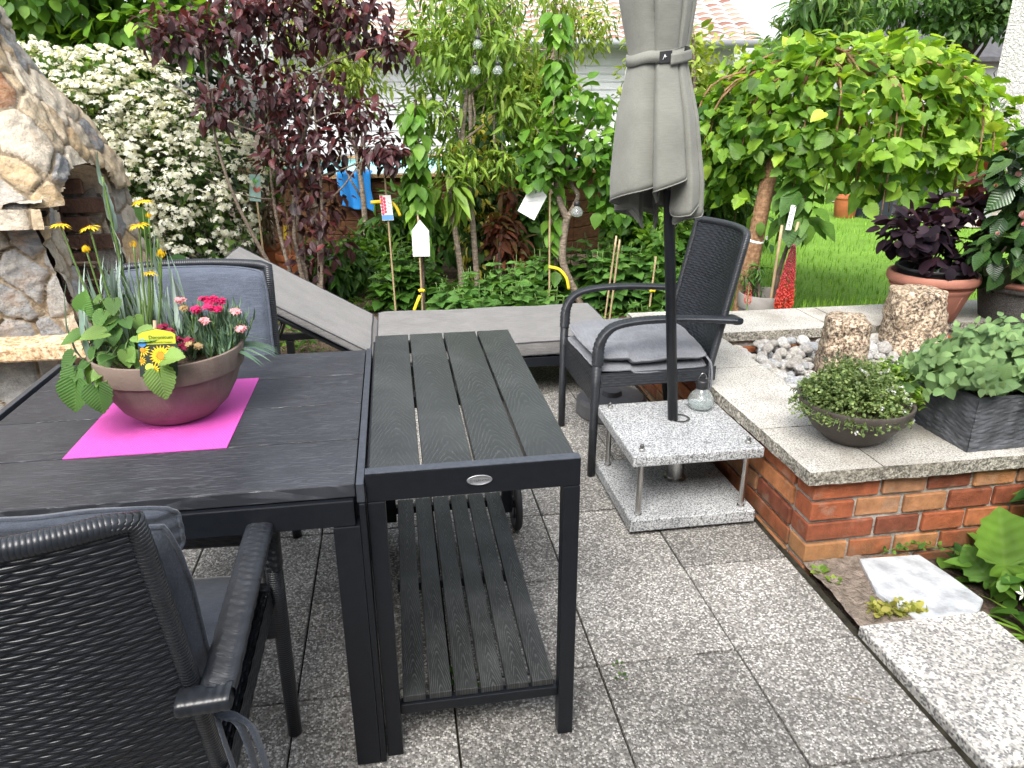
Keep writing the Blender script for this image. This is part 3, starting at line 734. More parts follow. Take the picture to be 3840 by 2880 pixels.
mb = MB(); pillow(mb, .45, .085, .05, lambda X: np.stack([X[...,0]-.02, -.095 - X[...,2]*1.0 - .02*(1-(X[...,0]/.2)**2), .815 + X[...,1] - .01*(X[...,0]/.2)**2], -1), seed=13)
mb.build('head_roll', M['cushion_shaded'], cu)
cu2 = high_cushion('blue grey high back cushion on the far armchair behind the flower bowl', .972, -.20)
cu2.location = ch2.location; cu2.rotation_euler = ch2.rotation_euler
for k in range(2):
    c3 = thing('seat_cushion', ('upper of two slate grey seat pads on the armchair facing left', 'lower of two slate grey seat pads on the armchair facing left')[k], 'cushion', (.50,.925,.505-.052*k), R(91+2*k), 'seat pads on the right armchair')
    mb = MB(); pillow(mb, .50 - .01*k, .47, .05, (lambda X: X + np.stack([0*X[...,0], 0*X[...,0], .014*np.sin(X[...,0]*9+1)*(X[...,1] < .1) + .02*np.clip((X[...,1]-.1)/.14, 0, 1)**2*0], -1)), seed=21+k, tuft=((-.35,.25),(.3,.2),(0,-.35)) if k == 0 else ())
    mb.build('pad', M['cushion2'], c3)
    if k == 0:
        for q in (0, .02): MB().tube(bez([(-.235,-.225,-.02),(-.245-q,-.235,-.05),(-.25-q,-.238,-.14),(-.245,-.24+q,-.2)], 6), 1.0, 6, flat=(.006,.0016)).build('tie_ribbon', M['cushion2'], c3)

# ---------------------------------------------------------------- sun lounger
t = thing('sun_lounger', 'dark aluminium sun lounger with raised back behind the tables', 'sun lounger', (0,1.86,0))
fr = MB()
for y in (-.33, .33): fr.b2((-.62,y-.015,.185), (.655,y+.015,.235))
fr.b2((.626,-.3145,.19), (.655,.3145,.235)).b2((-.62,-.3145,.19), (-.59,.3145,.235))
for x in np.linspace(-.5, .55, 9): fr.b2((x-.025,-.314,.205), (x+.025,.314,.225))
fr.b2((-1.2,-.345,.185),(-.56,-.3455+.001,.225)) if False else fr.b2((-1.2,-.3449,.187),(-.5,-.318,.2245)).b2((-1.2,.318,.187),(-.5,.3449,.2245))
fr.build('frame', M['alu'], t, bevel=.002, smooth=False)
BA = R(31); bc, bs = math.cos(BA), math.sin(BA)
bk = MB()
for y in (-.31, .31): bk.tube([(-.60,y,.225), (-.60-.80*bc,y,.225+.80*bs)], .014, 6)
for k in np.linspace(.08, .78, 7): bk.tube([(-.60-k*bc,-.31,.225+k*bs), (-.60-k*bc,.31,.225+k*bs)], .011, 6)
for y in (-.29, .29): bk.tube([(-.60-.5*bc,y,.225+.5*bs), (-1.15,y,.21)], .008, 6)
bk.build('back_frame', M['alu'], t)
for x in (-1.1, -.5, .63):
    for y in (-.325, .325): MB().b2((x-.02,y-.018,0), (x+.02,y+.018,.184)).build('leg', M['alu'], t, bevel=.002, smooth=False)
t = thing('lounger_cushion', 'grey melange two part mattress on the sun lounger', 'mattress', (0,1.86,0))
def slab(name, L, Wd, T, fn, seed):
    mb = MB(); nx, ny = 60, 34
    def sheetp(s):
        u, v = np.meshgrid(np.linspace(-1,1,nx), np.linspace(-1,1,ny), indexing='ij')
        e = 1 - np.clip((np.abs(u)-.965)/.035, 0, 1)**2*.22; e2 = 1 - np.clip((np.abs(v)-.94)/.06, 0, 1)**2*.22
        z = s*T/2*np.minimum(e, e2) + .005*vnoise(np.stack([u*2, v], -1), 2.4, seed)
        return fn(np.stack([u*L/2, v*Wd/2, z], -1)), np.stack([u*L/2, v*Wd/2], -1)
    A, ua = sheetp(1); B, ub = sheetp(-1)
    mb.grid(A, ua); mb.grid(B, ub, flip=True)
    for sl_, fl in ((np.s_[0,:], 0), (np.s_[-1,:], 1), (np.s_[:,0], 1), (np.s_[:,-1], 0)):
        a, b = A[sl_], B[sl_]; m = (a+b)/2 + unit(((a+b)/2) - A.reshape(-1,3).mean(0))*.004
        Q = np.stack([b, b*.3+m*.7, m*.7+a*.3, a], 1); mb.grid(Q, flip=bool(fl) ^ True)
    o = mb.build(name, M['lounger'], t)
    pp = MB()
    for S in (A, B):
        ring = np.concatenate([S[:-1,0], S[-1,:-1], S[:0:-1,-1], S[0,:0:-1]]); pp.tube(np.vstack([ring, ring[:1]]), .0035, 6, cap=False)
    pp.build('piping', M['piping'], o)
slab('seat_pad', 1.235, .70, .085, lambda X: X + np.array([.02,0,.283]), 31)
slab('back_pad', .80, .70, .085, lambda X: np.stack([-.612 - (X[...,0]+.40)*bc - X[...,2]*bs*-1*-1, X[...,1], .262 + (X[...,0]+.40)*bs + X[...,2]*bc + .018], -1), 33)

# ---------------------------------------------------------------- round weight under the lounger
o = MB().lathe([(.01,0),(.165,0),(.175,.012),(.172,.07),(.155,.09),(.05,.097),(.045,.12),(.0,.12)], n=48).build('parasol_weight', plain('grey_plastic_weight', (.085,.085,.09), .5, nz=.15), angle=35)
o.location = (.53,1.30,0); tag(o, 'round dark grey parasol weight on the paving under the lounger end', 'parasol weight')
for k, (x, y, L, a) in enumerate([(.84,1.98,.9,R(88)),(.95,2.05,.8,R(93))]):
    o = MB().box((0,0,0), (L,.035,.12)).build('edging_board', M['wood2'], bevel=.004, smooth=False); o.location = (x,y,.05); o.rotation_euler = (0,0,a)
    tag(o, ('weathered edging board on the ground next to the lounger foot', 'weathered edging board nearer the brick planter')[k], 'board')
o = MB().box((0,0,0), (.24,.04,.24)).build('wooden_post', M['wood2'], bevel=.004, smooth=False); o.location = (.93,1.72,.12); tag(o, 'brown wooden board upright in the shade under the right armchair', 'board')

# ---------------------------------------------------------------- parasol base and parasol
t = thing('parasol_stand', 'two tier granite parasol base with steel rods', 'parasol base', (.515,.44,0))
def gslab(name, z0, z1, hw):
    return MB().b2((-hw,-hw,z0), (hw,hw,z1)).build(name, M['granite'], t, bevel=.005, smooth=False)
gslab('lower_plate', .014, .062, .235); gslab('upper_plate', .272, .312, .238)
MB().b2((-.2,-.2,0), (.2,.2,.0135)).build('foot_pad', M['rubber'], t, smooth=False)
for sx in (-1, 1):
    for sy in (-1, 1):
        x, y = .195*sx, .195*sy
        MB().lathe([(.0,.062),(.014,.062),(.014,.066),(.0105,.068),(.0105,.272)], (x,y,0), 16).build('rod', M['steel'], t, angle=40)
        MB().lathe([(.011,.3125),(.011,.321),(.0085,.323),(.0085,.332),(.006,.337),(.0,.338)], (x,y,0), 16).build('cap_nut', M['steel'], t, angle=40)
CXB, CYB = .035, .05
MB().lathe([(.0,.0625),(.044,.0625),(.044,.067),(.036,.070),(.034,.070),(.034,.315),(.030,.315),(.030,.20)], (CXB,CYB,0), 28).build('tube', M['steel'], t, angle=40)
MB().lathe([(.040,.3125),(.040,.3155),(.030,.3158),(.030,.3125)], (CXB,CYB,0), 28).build('collar', M['steel'], t, angle=40)
MB().tube([(CXB+.030,CYB-.01,.17),(CXB+.052,CYB-.02,.17)], .007, 10).build('set_screw', M['blackpl'], t)

px, py = .546, .49
par = thing('parasol', 'closed taupe grey parasol with dark pole standing in the granite base', 'parasol', (px,py,.08))
ax = np.array([-.095, .0, 1.0])
def axp(z): return np.array([px,py,.08]) + ax*(z-.08) - np.array([px,py,.08])
MB().tube([axp(.08), axp(1.0), axp(2.75)], .019, 20).build('pole', M['alu'], par)
# canopy: eight overlapping folded flaps
K = 8
def canopy_pts():
    TH, RR, HEM = [], [], []
    base = np.array([-115, -66, -43, -18, 22, 68, 112, 152])   # left folded edge of each flap, degrees
    hemz = np.array([1.165, 1.085, 1.075, 1.08, 1.06, 1.055, 1.06, 1.105])
    hem2 = np.array([.055, .05, .04, .05, .04, .04, .04, .085])
    wid = np.diff(np.r_[base, base[0]+360])
    for k in range(K):
        w = wid[k]*(1.16 if wid[k] > 60 else 1.3)
        for t_ in np.linspace(0, 1, 26):
            e = 1 - (1-min(t_*7, 1))**2
            TH.append(base[k] + w*t_); RR.append((.74 + .26*e) * (1 - .05*max(0, t_-.25)/.75 - .42*max(0, (t_-.66)/.34)**1.6)); HEM.append(hemz[k] + hem2[k]*t_**.8)
        for t_ in np.linspace(0, 1, 10)[1:-1]:
            nb = base[(k+1) % K] + (360 if k == K-1 else 0)
            TH.append(base[k] + w + (nb - base[k] - w)*t_); RR.append((.55*(1-t_) + .74*t_) - .26*math.sin(math.pi*t_)**.7); HEM.append((hemz[k]+hem2[k])*(1-t_) + (hemz[(k+1) % K])*t_ - .05*math.sin(math.pi*t_))
    return np.radians(np.array(TH)), np.array(RR), np.array(HEM)
TH, RR, HEM = canopy_pts()
zt = 2.62
lv = np.r_[np.linspace(0, 1, 46)]
P = []; UV = []
for s in lv:
    z = HEM + (zt - HEM)*s**1.15
    hw = np.interp(z, [1.0, 1.10, 1.2, 1.4, 1.52, 1.57, 1.63, 1.75, 1.95, 2.3, zt], [.150,.158,.158,.134,.106,.097,.106,.124,.126,.085,.03])
    pinch = np.exp(-((z-1.57)/.07)**2)
    rr = hw*(RR*(1-.55*pinch) + (.93)*.55*pinch)
    cx = np.interp(z, [1.0,1.15,1.57,1.75,2.6], [.408,.405,.379,.366,.33]) - px
    wig = .002*np.sin(TH*7 + z*5)*np.clip((1.6-z)/.5, 0, 1)
    x = cx + (rr+wig)*np.cos(TH); y = (.495 - py) + (rr+wig)*.92*np.sin(TH)
    P.append(np.stack([x, y, z-.08], -1)); UV.append(np.stack([TH*.15, z], -1))
P = np.array(P).transpose(1,0,2); UV = np.array(UV).transpose(1,0,2)
mb = MB().grid(P, UV, wrap=True)
hem = np.vstack([P[:,0], P[:1,0]]); mb.tube(hem, .0024, 5, cap=False)
cn = mb.build('canopy', M['canopy'], par)
sol = cn.modifiers.new('thickness', 'SOLIDIFY'); sol.thickness = .0016; sol.offset = -1
a = np.linspace(0, 2*np.pi, 72)
def strap(z0, tilt): return None
ring = []
for zz in (-.017, .017):
    ring.append(np.stack([.379-px + .0985*np.cos(a), .495-py + .0925*np.sin(a), 1.572-.08 + zz + .012*np.cos(a) + .003*np.sin(5*a)], -1))
rg = np.array([ring[0], ring[0]*np.array([1.012,1.012,1]) , ring[1]*np.array([1.012,1.012,1]), ring[1]])
st = MB().grid(rg.transpose(1,0,2)).build('strap', M['canopy'], par); sm = st.modifiers.new('thickness', 'SOLIDIFY'); sm.thickness = .002
u, v = np.meshgrid(np.linspace(0, 1, 12), np.linspace(-1, 1, 5), indexing='ij')
aa = R(-86) + u*R(72)
P = np.stack([.379-px + (.1035+.003*u)*np.cos(aa), .495-py + (.0985)*np.sin(aa), 1.560-.08 + .022*u + v*.0165], -1)
o = MB().grid(P).build('strap_end', M['canopy'], par); sm = o.modifiers.new('thickness', 'SOLIDIFY'); sm.thickness = .002
aa = R(-106) + u*R(22)
P = np.stack([.379-px + .1015*np.cos(aa), .495-py + .0955*np.sin(aa), 1.566-.08 + v*.0165 + .004*u], -1)
lp = MB().grid(P).build('logo_patch', plain('black_woven_label', (.012,.012,.014), .8), par)
mb = MB()
c0 = np.array([.379-px+.1025*math.cos(R(-97)), .495-py+.0975*math.sin(R(-97)), 1.486])
for q in ((-.006,-.007,.000,.008),(.000,.008,.002,-.002),(-.003,.001,.006,.003)):
    mb.tube([c0+np.array([q[0],0,q[1]]), c0+np.array([q[2],0,q[3]])], .0009, 5)
mb.build('emblem', M['white'], lp)
for k in range(8):
    b = R(45*k+10)
    MB().tube([axp(2.5)+np.array([.02*math.cos(b),.02*math.sin(b),0]), axp(1.6)+np.array([.055*math.cos(b),.055*math.sin(b),0]), axp(1.17)+np.array([.075*math.cos(b)-.04,.075*math.sin(b),0])], .006, 6).build('rib', M['alu'], par)

# glass solar lamp on the granite plate
def solar_bulb(label, loc, s=1.0, group='glass solar lamps', hang=False):
    t = thing('solar_lamp', label, 'solar lamp', loc, 0, group)
    pr = np.array([(.0,.0),(.028,.0),(.044,.010),(.0515,.028),(.050,.045),(.040,.064),(.026,.078),(.020,.086),(.020,.094)])*s
    n = 40; a = np.linspace(0, 2*np.pi, n, endpoint=False); z = np.linspace(0, 1, 40)
    d = np.r_[0, np.cumsum(np.linalg.norm(np.diff(pr, axis=0), axis=1))]; d /= d[-1]
    rr = np.interp(z, d, pr[:,0]); zz = np.interp(z, d, pr[:,1])
    A, Rr = np.meshgrid(a, rr, indexing='ij'); _, Z = np.meshgrid(a, zz, indexing='ij'); _, I = np.meshgrid(a, np.arange(40), indexing='ij')
    dim = .0018*s*np.sin(A*10 + (I//2 % 2)*np.pi/2*0 + I*.8)*np.sin(I*.8)*(Rr > .03*s)
    P = np.stack([(Rr+dim)*np.cos(A), (Rr+dim)*np.sin(A), Z], -1)
    o = MB().grid(P, wrap=True).build('glass_body', M['glass'], t)
    m = o.modifiers.new('wall', 'SOLIDIFY'); m.thickness = .0022*s; m.offset = -1
    MB().lathe(np.array([(.0,.088),(.023,.088),(.0245,.092),(.0245,.118),(.022,.121),(.0,.121)])*s, n=28).build('cap', M['blackpl'], t, angle=40)
    h = .18*s if hang else .15*s
    MB().tube(bez([(-.02*s,0,.118*s),(-.012*s,0,.14*s),(0,0,h),(.012*s,0,.14*s),(.02*s,0,.118*s)], 5), .0012, 5).build('hanger', M['steel'], t)
    return t
solar_bulb('dimpled glass solar lamp with black cap standing on the granite parasol base', (.668,.575,.3122), .98)

# ---------------------------------------------------------------- placemat, clay bowl
o = MB().b2((-.168,-.223,0), (.168,.223,.0018)).build('placemat', None or (lambda g: g.pbr(g.mix(g.math('MULTIPLY', g.math('ADD', g.math('SINE', g.math('MULTIPLY', g.n('SeparateXYZ', None, Vector=g.obj()).outputs[0], 1900)), 1), .12), (.84,.12,.56), (.68,.07,.45)), .55, g.bump(g.math('ADD', g.math('SINE', g.math('MULTIPLY', g.n('SeparateXYZ', None, Vector=g.obj()).outputs[0], 1900)), g.math('SINE', g.math('MULTIPLY', g.n('SeparateXYZ', None, Vector=g.obj()).outputs[1], 1900))), .0006), spec=.3))(G('pink_woven_vinyl')), smooth=False)
o.location = (-1.040,-.184,.7305); tag(o, 'bright pink woven placemat lying under the flower bowl', 'placemat')
BX, BY, BZ = -1.026, -.185, .7325
t = thing('flower_bowl', 'large brown clay bowl of flowers on the pink placemat', 'bowl', (BX,BY,BZ))
pr = [(.0,.0),(.075,.0),(.095,.006),(.128,.035),(.152,.075),(.166,.112),(.169,.120),(.176,.122),(.1775,.128),(.181,.165),(.180,.171),(.174,.172),(.170,.166),(.162,.13)]
MB().lathe([(a*.94, b) for a, b in pr], n=72, wob=.003).build('bowl', M['bowl'], t, angle=50)
MB().lathe([(.153,.135),(.1,.145),(.0,.15)], n=40).build('soil', M['soil'], t)
# ---------------------------------------------------------------- stone fireplace
fire = thing('stone_fireplace', 'outdoor rubble stone fireplace with arched opening and sandstone ledge', 'fireplace', (-2.4,1.6,0))
FO = np.array([-2.4,1.6,0])
def stone_face(mb, fn, U, V, cell=.17, res=.010, amp=.022, seed=0, keep=None, squash=1.0, flip=False, hues=None):
    """fn(u, v) metres -> positions; rubble stones with recessed mortar joints"""
    g = np.random.default_rng(seed)
    nu, nv = max(4, int(U/res)), max(4, int(V/res))
    u, v = np.meshgrid(np.linspace(0, U, nu), np.linspace(0, V, nv), indexing='ij')
    S = []; ny = int(V/(cell*squash)) + 3; nx = int(U/cell) + 3
    for j in range(-1, ny):
        for i in range(-1, nx): S.append(((i + .5*(j % 2) + g.uniform(-.38,.38))*cell, (j + g.uniform(-.38,.38))*cell*squash))
    S = np.array(S); w = g.uniform(-.03, .03, len(S))*cell/.17; col = g.random(len(S)) if hues is None else g.choice(hues, len(S)) + g.normal(size=len(S))*.03
    col = np.clip(col, 0, 1); hgt = g.uniform(.6, 1.2, len(S))
    uw = u + .012*vnoise(np.stack([u,v], -1), 16, seed); vw = v + .012*vnoise(np.stack([u,v], -1), 17, seed+5)
    D = np.sqrt((uw[...,None]-S[:,0])**2 + ((vw[...,None]-S[:,1]))**2) + w
    k = np.argsort(D, -1)[..., :2]
    d1 = np.take_along_axis(D, k[...,:1], -1)[...,0]; d2 = np.take_along_axis(D, k[...,1:2], -1)[...,0]
    e = d2 - d1; q = np.clip((e - .006)/.018, 0, 1)
    i1 = k[...,0]
    P = fn(u, v)
    du = np.gradient(P, axis=0); dv = np.gradient(P, axis=1); N = unit(np.cross(du, dv)) * (-1 if flip else 1)
    n = vnoise(P, 22, seed+2)*.5 + vnoise(P, 55, seed+3)*.4
    rim = np.minimum(np.minimum(u, U-u), np.minimum(v, V-v)); 
    P = P + N*((q**.45)*hgt[i1]*amp*(1+.4*n) - amp*.2 + .006*n)[..., None]
    kp = None
    if keep is not None:
        kk = keep(u, v); kp = kk[:-1,:-1] & kk[1:,:-1] & kk[:-1,1:] & kk[1:,1:]
    mb.grid(P - FO, np.stack([u, v], -1), r=col[i1], q=q, keep=kp, flip=flip)
def quad(p00, p10, p01, p11, U, V):
    p00, p10, p01, p11 = map(lambda a: np.array(a, float), (p00, p10, p01, p11))
    def fn(u, v):
        a = (u/U)[...,None]; b = (v/V)[...,None]
        return p00*(1-a)*(1-b) + p10*a*(1-b) + p01*(1-a)*b + p11*a*b
    return fn
warm = [.34,.36,.42,.5,.55,.62,.66,.3,.2,.86]; grey = [.1,.16,.2,.26,.3,.36,.5,.62,.72,.8]
# lower base
mb = MB()
stone_face(mb, quad((-3.6,1.20,-.08),(-1.62,1.20,-.08),(-3.6,1.20,.5),(-1.62,1.20,.5), 1.98, .58), 1.98, .58, .16, seed=1, hues=grey)
stone_face(mb, quad((-1.62,1.20,-.08),(-1.62,2.52,-.08),(-1.62,1.20,.5),(-1.62,2.52,.5), 1.32, .58), 1.32, .58, .16, seed=2, hues=grey)
mb.build('base', M['stone'], fire)
# ledge
u_, bm = None, bmesh.new()
bmesh.ops.create_cube(bm, size=1); bmesh.ops.scale(bm, vec=(2.1,1.55,.056), verts=bm.verts); bmesh.ops.translate(bm, vec=(-2.62,1.80,.528), verts=bm.verts)
bmesh.ops.bevel(bm, geom=list(bm.edges), offset=.008, segments=2, affect='EDGES')
me = bpy.data.meshes.new('ledge'); bm.to_mesh(me); bm.free(); me.transform(Matrix.Translation(-Vector(FO))); me.materials.append(M['ledge'])
o = bpy.data.objects.new('ledge', me); COL.objects.link(o); o.parent = fire
# side wall towards the viewer, the pier and the back
mb = MB()
stone_face(mb, quad((-3.5,1.22,.552),(-1.78,1.22,.552),(-3.5,1.20,1.02),(-1.86,1.20,1.02), 1.72, .47), 1.72, .47, .145, seed=3, hues=grey, amp=.024)
stone_face(mb, quad((-1.78,1.22,.552),(-1.80,1.42,.552),(-1.86,1.20,1.02),(-1.87,1.40,1.02), .2, .47), .2, .47, .15, seed=4, hues=grey)
mb.build('side_wall', M['stone'], fire)
mb = MB()
stone_face(mb, quad((-1.74,1.78,.552),(-1.70,2.02,.552),(-1.83,1.80,1.08),(-1.78,2.02,1.08), .24, .53), .24, .53, .13, seed=5, hues=grey+warm, squash=.9)
stone_face(mb, quad((-2.2,1.78,.552),(-1.74,1.78,.552),(-2.2,1.80,1.08),(-1.83,1.80,1.08), .42, .53), .42, .53, .16, seed=6, hues=grey, amp=.012)
stone_face(mb, quad((-1.70,2.02,.552),(-2.9,2.1,.552),(-1.78,2.02,1.08),(-2.9,2.1,1.08), 1.2, .53), 1.2, .53, .16, seed=7, hues=grey)
mb.build('pier', M['stone'], fire)
# firebox of brick courses
mb = MB()
for k in range(7):
    z = .556 + k*.083
    for x in np.arange(-2.72, -1.93, .245):
        mb.box((x + .12*(k % 2) - FO[0], 1.765 - FO[1] + rng.normal()*.002, z + .036), (.232,.03,.066), rotx(rng.normal()*.03), r=rng.random())
mb.build('firebrick_wall', M['firebrick'], fire, bevel=.004, smooth=False)
mb = MB().b2(np.array((-2.95,1.3,.55))-FO, np.array((-2.75,1.79,1.5))-FO).b2(np.array((-2.95,1.42,.55))-FO, np.array((-1.9,1.43,1.05))-FO)
mb.build('firebox', M['soot'], fire, smooth=False)
# corbel course
mb = MB()
stone_face(mb, quad((-3.6,1.10,1.00),(-1.775,1.10,1.00),(-3.6,1.10,1.075),(-1.775,1.10,1.075), 1.85, .075), 1.85, .075, .16, seed=8, hues=grey+[.86,.62], res=.007, amp=.02)
stone_face(mb, quad((-3.6,1.10,1.075),(-1.775,1.10,1.075),(-3.6,1.25,1.10),(-1.81,1.25,1.10), 1.85, .15), 1.85, .15, .16, seed=9, hues=grey, res=.012)
stone_face(mb, quad((-3.6,1.25,1.0),(-1.8,1.25,1.0),(-3.6,1.10,1.0),(-1.775,1.10,1.0), 1.85, .15), 1.85, .15, .16, seed=9, hues=grey, res=.02, amp=.006)
stone_face(mb, quad((-1.775,1.10,1.00),(-1.82,1.30,1.00),(-1.775,1.10,1.075),(-1.82,1.30,1.08), .2, .075), .2, .075, .12, seed=10, hues=grey, res=.008)
mb.build('corbel', M['stone'], fire)
# hood
zs = [1.07,1.16,1.25,1.34,1.45,1.55,1.68,1.85,2.2,2.9]
xf = [-1.735,-1.752,-1.785,-1.825,-1.885,-1.955,-2.015,-2.045,-2.07,-2.09]
yf = [1.13,1.16,1.20,1.245,1.30,1.35,1.40,1.43,1.45,1.46]
yb = [2.08,2.05,2.02,1.99,1.95,1.90,1.85,1.82,1.80,1.78]
F = lambda a: (lambda z: np.interp(z, zs, a))
fx, fy, fb = F(xf), F(yf), F(yb)
mb = MB()
arch = lambda y: 1.05 + .15*np.sqrt(np.clip(1 - ((y-1.50)/.29)**2, 0, 1))
HL = 3.1
def hood(u, v):
    """runs along the side facing the viewer, round the corner, along the front and back along the far side"""
    z = 1.07 + v*1.05; x1, y0, y1 = fx(z), fy(z), fb(z); s = u
    rc = .12; la = 1.25; lb = (y1-y0) - 2*rc; qa = rc*np.pi/2
    x = np.where(s < la, x1-rc-(la-s), x1-rc); y = y0*np.ones_like(s)
    t1 = np.clip((s-la)/qa, 0, 1)*np.pi/2; m1 = (s >= la) & (s < la+qa); x = np.where(m1, x1-rc+rc*np.sin(t1), x); y = np.where(m1, y0+rc-rc*np.cos(t1), y)
    k = (HL-.9-(la+qa)-qa); m2 = (s >= la+qa) & (s < la+qa+k); x = np.where(m2, x1, x); y = np.where(m2, y0+rc+lb*np.clip((s-la-qa)/k, 0, 1), y)
    s3 = la+qa+k; t3 = np.clip((s-s3)/qa, 0, 1)*np.pi/2; m3 = (s >= s3) & (s < s3+qa); x = np.where(m3, x1-rc+rc*np.cos(t3), x); y = np.where(m3, y1-rc+rc*np.sin(t3), y)
    m4 = s >= s3+qa; x = np.where(m4, x1-rc-(s-s3-qa), x); y = np.where(m4, y1, y)
    return np.stack([x, y, z], -1)
def keepf(u, v):
    p = hood(u, v); return ~((p[...,2] < arch(p[...,1])) & (np.abs(p[...,1]-1.50) < .29) & (p[...,0] > fx(p[...,2])-.03))
stone_face(mb, hood, HL, 1.75, .15, seed=12, hues=[.34,.36,.42,.5,.55,.62,.66,.3,.2,.36,.42,.62,.5,.86,.1,.34], amp=.02, squash=.9, keep=keepf, res=.0095)
# arch soffit
a, d = np.meshgrid(np.linspace(0, np.pi, 30), np.linspace(0, .5, 8), indexing='ij')
mb.grid(np.stack([-1.76 - d, 1.50 - .30*np.cos(a), 1.055 + .145*np.sin(a)], -1) - FO, r=.62, q=1.0)
mb.build('hood', M['stone'], fire)
mb = MB()
for k in range(16):
    a = rng.uniform(0, 6.3); c = np.array([rng.uniform(-2.3,-1.8), rng.uniform(1.4,1.72), .585 + rng.uniform(0,.24)]); d = np.array([math.cos(a), math.sin(a)*.5, rng.uniform(-.15,.15)])*rng.uniform(.12,.24)
    mb.tube([c-d, c+d*.2+rng.normal(size=3)*.015, c+d], rng.uniform(.004,.009), 6)
o = mb.build('firewood', M['twig']); tag(o, 'loose pile of dry twigs inside the fireplace opening', 'firewood')

# ---------------------------------------------------------------- houses
hs_ = thing('house', 'white clapboard house seen through the trees behind the pool', 'house', (2.2,11.2,0))
mb = MB()
for k in range(19):
    z = .02 + k*.125
    mb.add(np.array([[-4.4,-.02,z],[3.3,-.02,z],[3.3,0,z+.123],[-4.4,0,z+.123],[-4.4,0,z],[3.3,0,z]]), [[[0,1,2,3]],[[4,5,1,0]]])
mb.b2((-4.4,.005,0),(3.3,6,2.42)); mb.build('wall', M['siding'], hs_, smooth=False)
mb = MB()
for k in range(22):
    t0, t1 = k/22, (k+1)/22
    for x in np.arange(-4.8, 3.5, .30):
        y0, y1, z0, z1 = -.55+t0*3.4, -.55+t1*3.4+.05, 2.35+t0*1.9, 2.35+t1*1.9
        uu = np.linspace(0, 1, 5); h = .035*np.sin(uu*np.pi)
        V = np.concatenate([np.stack([x+uu*.30, np.full(5, y0), z0+h+.03], 1), np.stack([x+uu*.30, np.full(5, y1), z1+h], 1)])
        mb.add(V, [[[i,i+1,i+6,i+5] for i in range(4)]], r=rng.random())
g = G('weathered_roof_tile'); c = g.ramp(g.attr('r'), [(0,(.20,.10,.075)),(.5,(.32,.19,.145)),(1,(.40,.27,.21))]); g.pbr(c, .85, g.bump(g.noise(g.obj(), 20, 4), .01), spec=.15)
mb.build('roof', g.m, hs_, smooth=True)
MB().tube([(-4.8,-.62,2.33),(3.7,-.62,2.33)], .06, 8).build('gutter', plain('grey_zinc', (.36,.37,.38), .5, metal=.5), hs_)
for x in (-1.0,1.9):
    w = MB().b2((x-.55,-.06,.75),(x+.55,-.005,.83)).b2((x-.55,-.06,1.95),(x+.55,-.005,2.02)).b2((x-.55,-.055,.831),(x-.48,-.006,1.949)).b2((x+.48,-.055,.831),(x+.55,-.006,1.949)).b2((x-.02,-.05,.831),(x+.02,-.006,1.949)).build('window', M['white'], hs_, smooth=False)
    MB().b2((x-.479,-.03,.832),(x-.021,-.012,1.948)).b2((x+.021,-.03,.832),(x+.479,-.012,1.948)).build('pane', plain('dark_window_glass', (.05,.06,.07), .06, spec=.8), w, smooth=False)
h2 = thing('house', 'rough white rendered house corner at the right edge', 'house', (8.47,8.6,0), R(-44))
P = MB()
u, v = np.meshgrid(np.linspace(0, 5, 120), np.linspace(0, 5, 120), indexing='ij')
P.grid(np.stack([u, 0*u, v], -1)); P.grid(np.stack([0*u, 6-u*1.2, v], -1))
P.b2((0.02,.02,0),(5,6,4.99)); P.build('wall', M['render'], h2, smooth=False)
MB().b2((.55,-.14,1.30),(2.0,-.012,1.33)).build('window_sill', M['aluedge'], h2, smooth=False)
h3 = thing('house', 'distant white house behind the hedge at the upper right', 'house', (20.5,24,0))
MB().b2((-4,0,0),(6,6,3.0)).build('wall', M['siding'], h3, smooth=False)
mb = MB(); mb.add(np.array([[-4.5,-.6,2.9],[6.5,-.6,2.9],[6.5,3,5.2],[-4.5,3,5.2],[-4.5,-.6,2.75],[6.5,-.6,2.75]]), [[[0,1,2,3]],[[4,5,1,0]]]); mb.build('roof', plain('dark_slate_roof', (.06,.06,.065), .8, nz=.3, sc=5), h3, smooth=False)
for x in (-2.5,-.6,1.4): MB().b2((x-.35,-.04,.9),(x+.35,-.004,2.1)).build('window', plain('grey_window', (.12,.13,.14), .1), h3, smooth=False)

# unseen house wall added behind the camera to darken the foreground
h4 = thing('house', 'unseen house wall added behind the terrace to shade the foreground', 'house', (0,-3.3,0))
MB().b2((-7,-6,0),(7,0,3.0)).build('wall', plain('grey_shading_wall', (.26,.27,.29), .9, nz=.1), h4, smooth=False)

# ---------------------------------------------------------------- pool
pool = thing('swimming_pool', 'above ground pool clad in dark brown boards behind the fruit trees', 'swimming pool', (0,6.6,0))
oct_ = [(-1.05,-1.25),(1.3,-1.25),(2.3,-.5),(2.3,.7),(1.3,1.4),(-1.05,1.4),(-1.7,.7),(-1.7,-.5)]
mb, rm, ln = MB(), MB(), MB()
for k in range(8):
    a, b = np.array(oct_[k]), np.array(oct_[(k+1) % 8]); d = b-a; L = np.linalg.norm(d); ang = math.atan2(d[1], d[0]); c = (a+b)/2
    for j in range(6): mb.box((c[0], c[1], .065+j*.13), (L, .04, .124), rotz(ang), r=rng.random())
    rm.box((c[0], c[1], .80), (L+.1, .16, .03), rotz(ang))
    n = np.array([-d[1], d[0]])/L; ln.box((c[0]+n[0]*.03, c[1]+n[1]*.03, .40), (L-.02, .01, .76), rotz(ang))
mb.build('cladding', M['wood'], pool, bevel=.006, smooth=False); rm.build('rim', M['wood2'], pool, bevel=.005, smooth=False); ln.build('liner', M['water'], pool, smooth=False)
MB().add(np.array([[x*.97,y*.97,.70] for x,y in oct_]), [list(range(8))]).build('water', M['water'], pool, smooth=False)
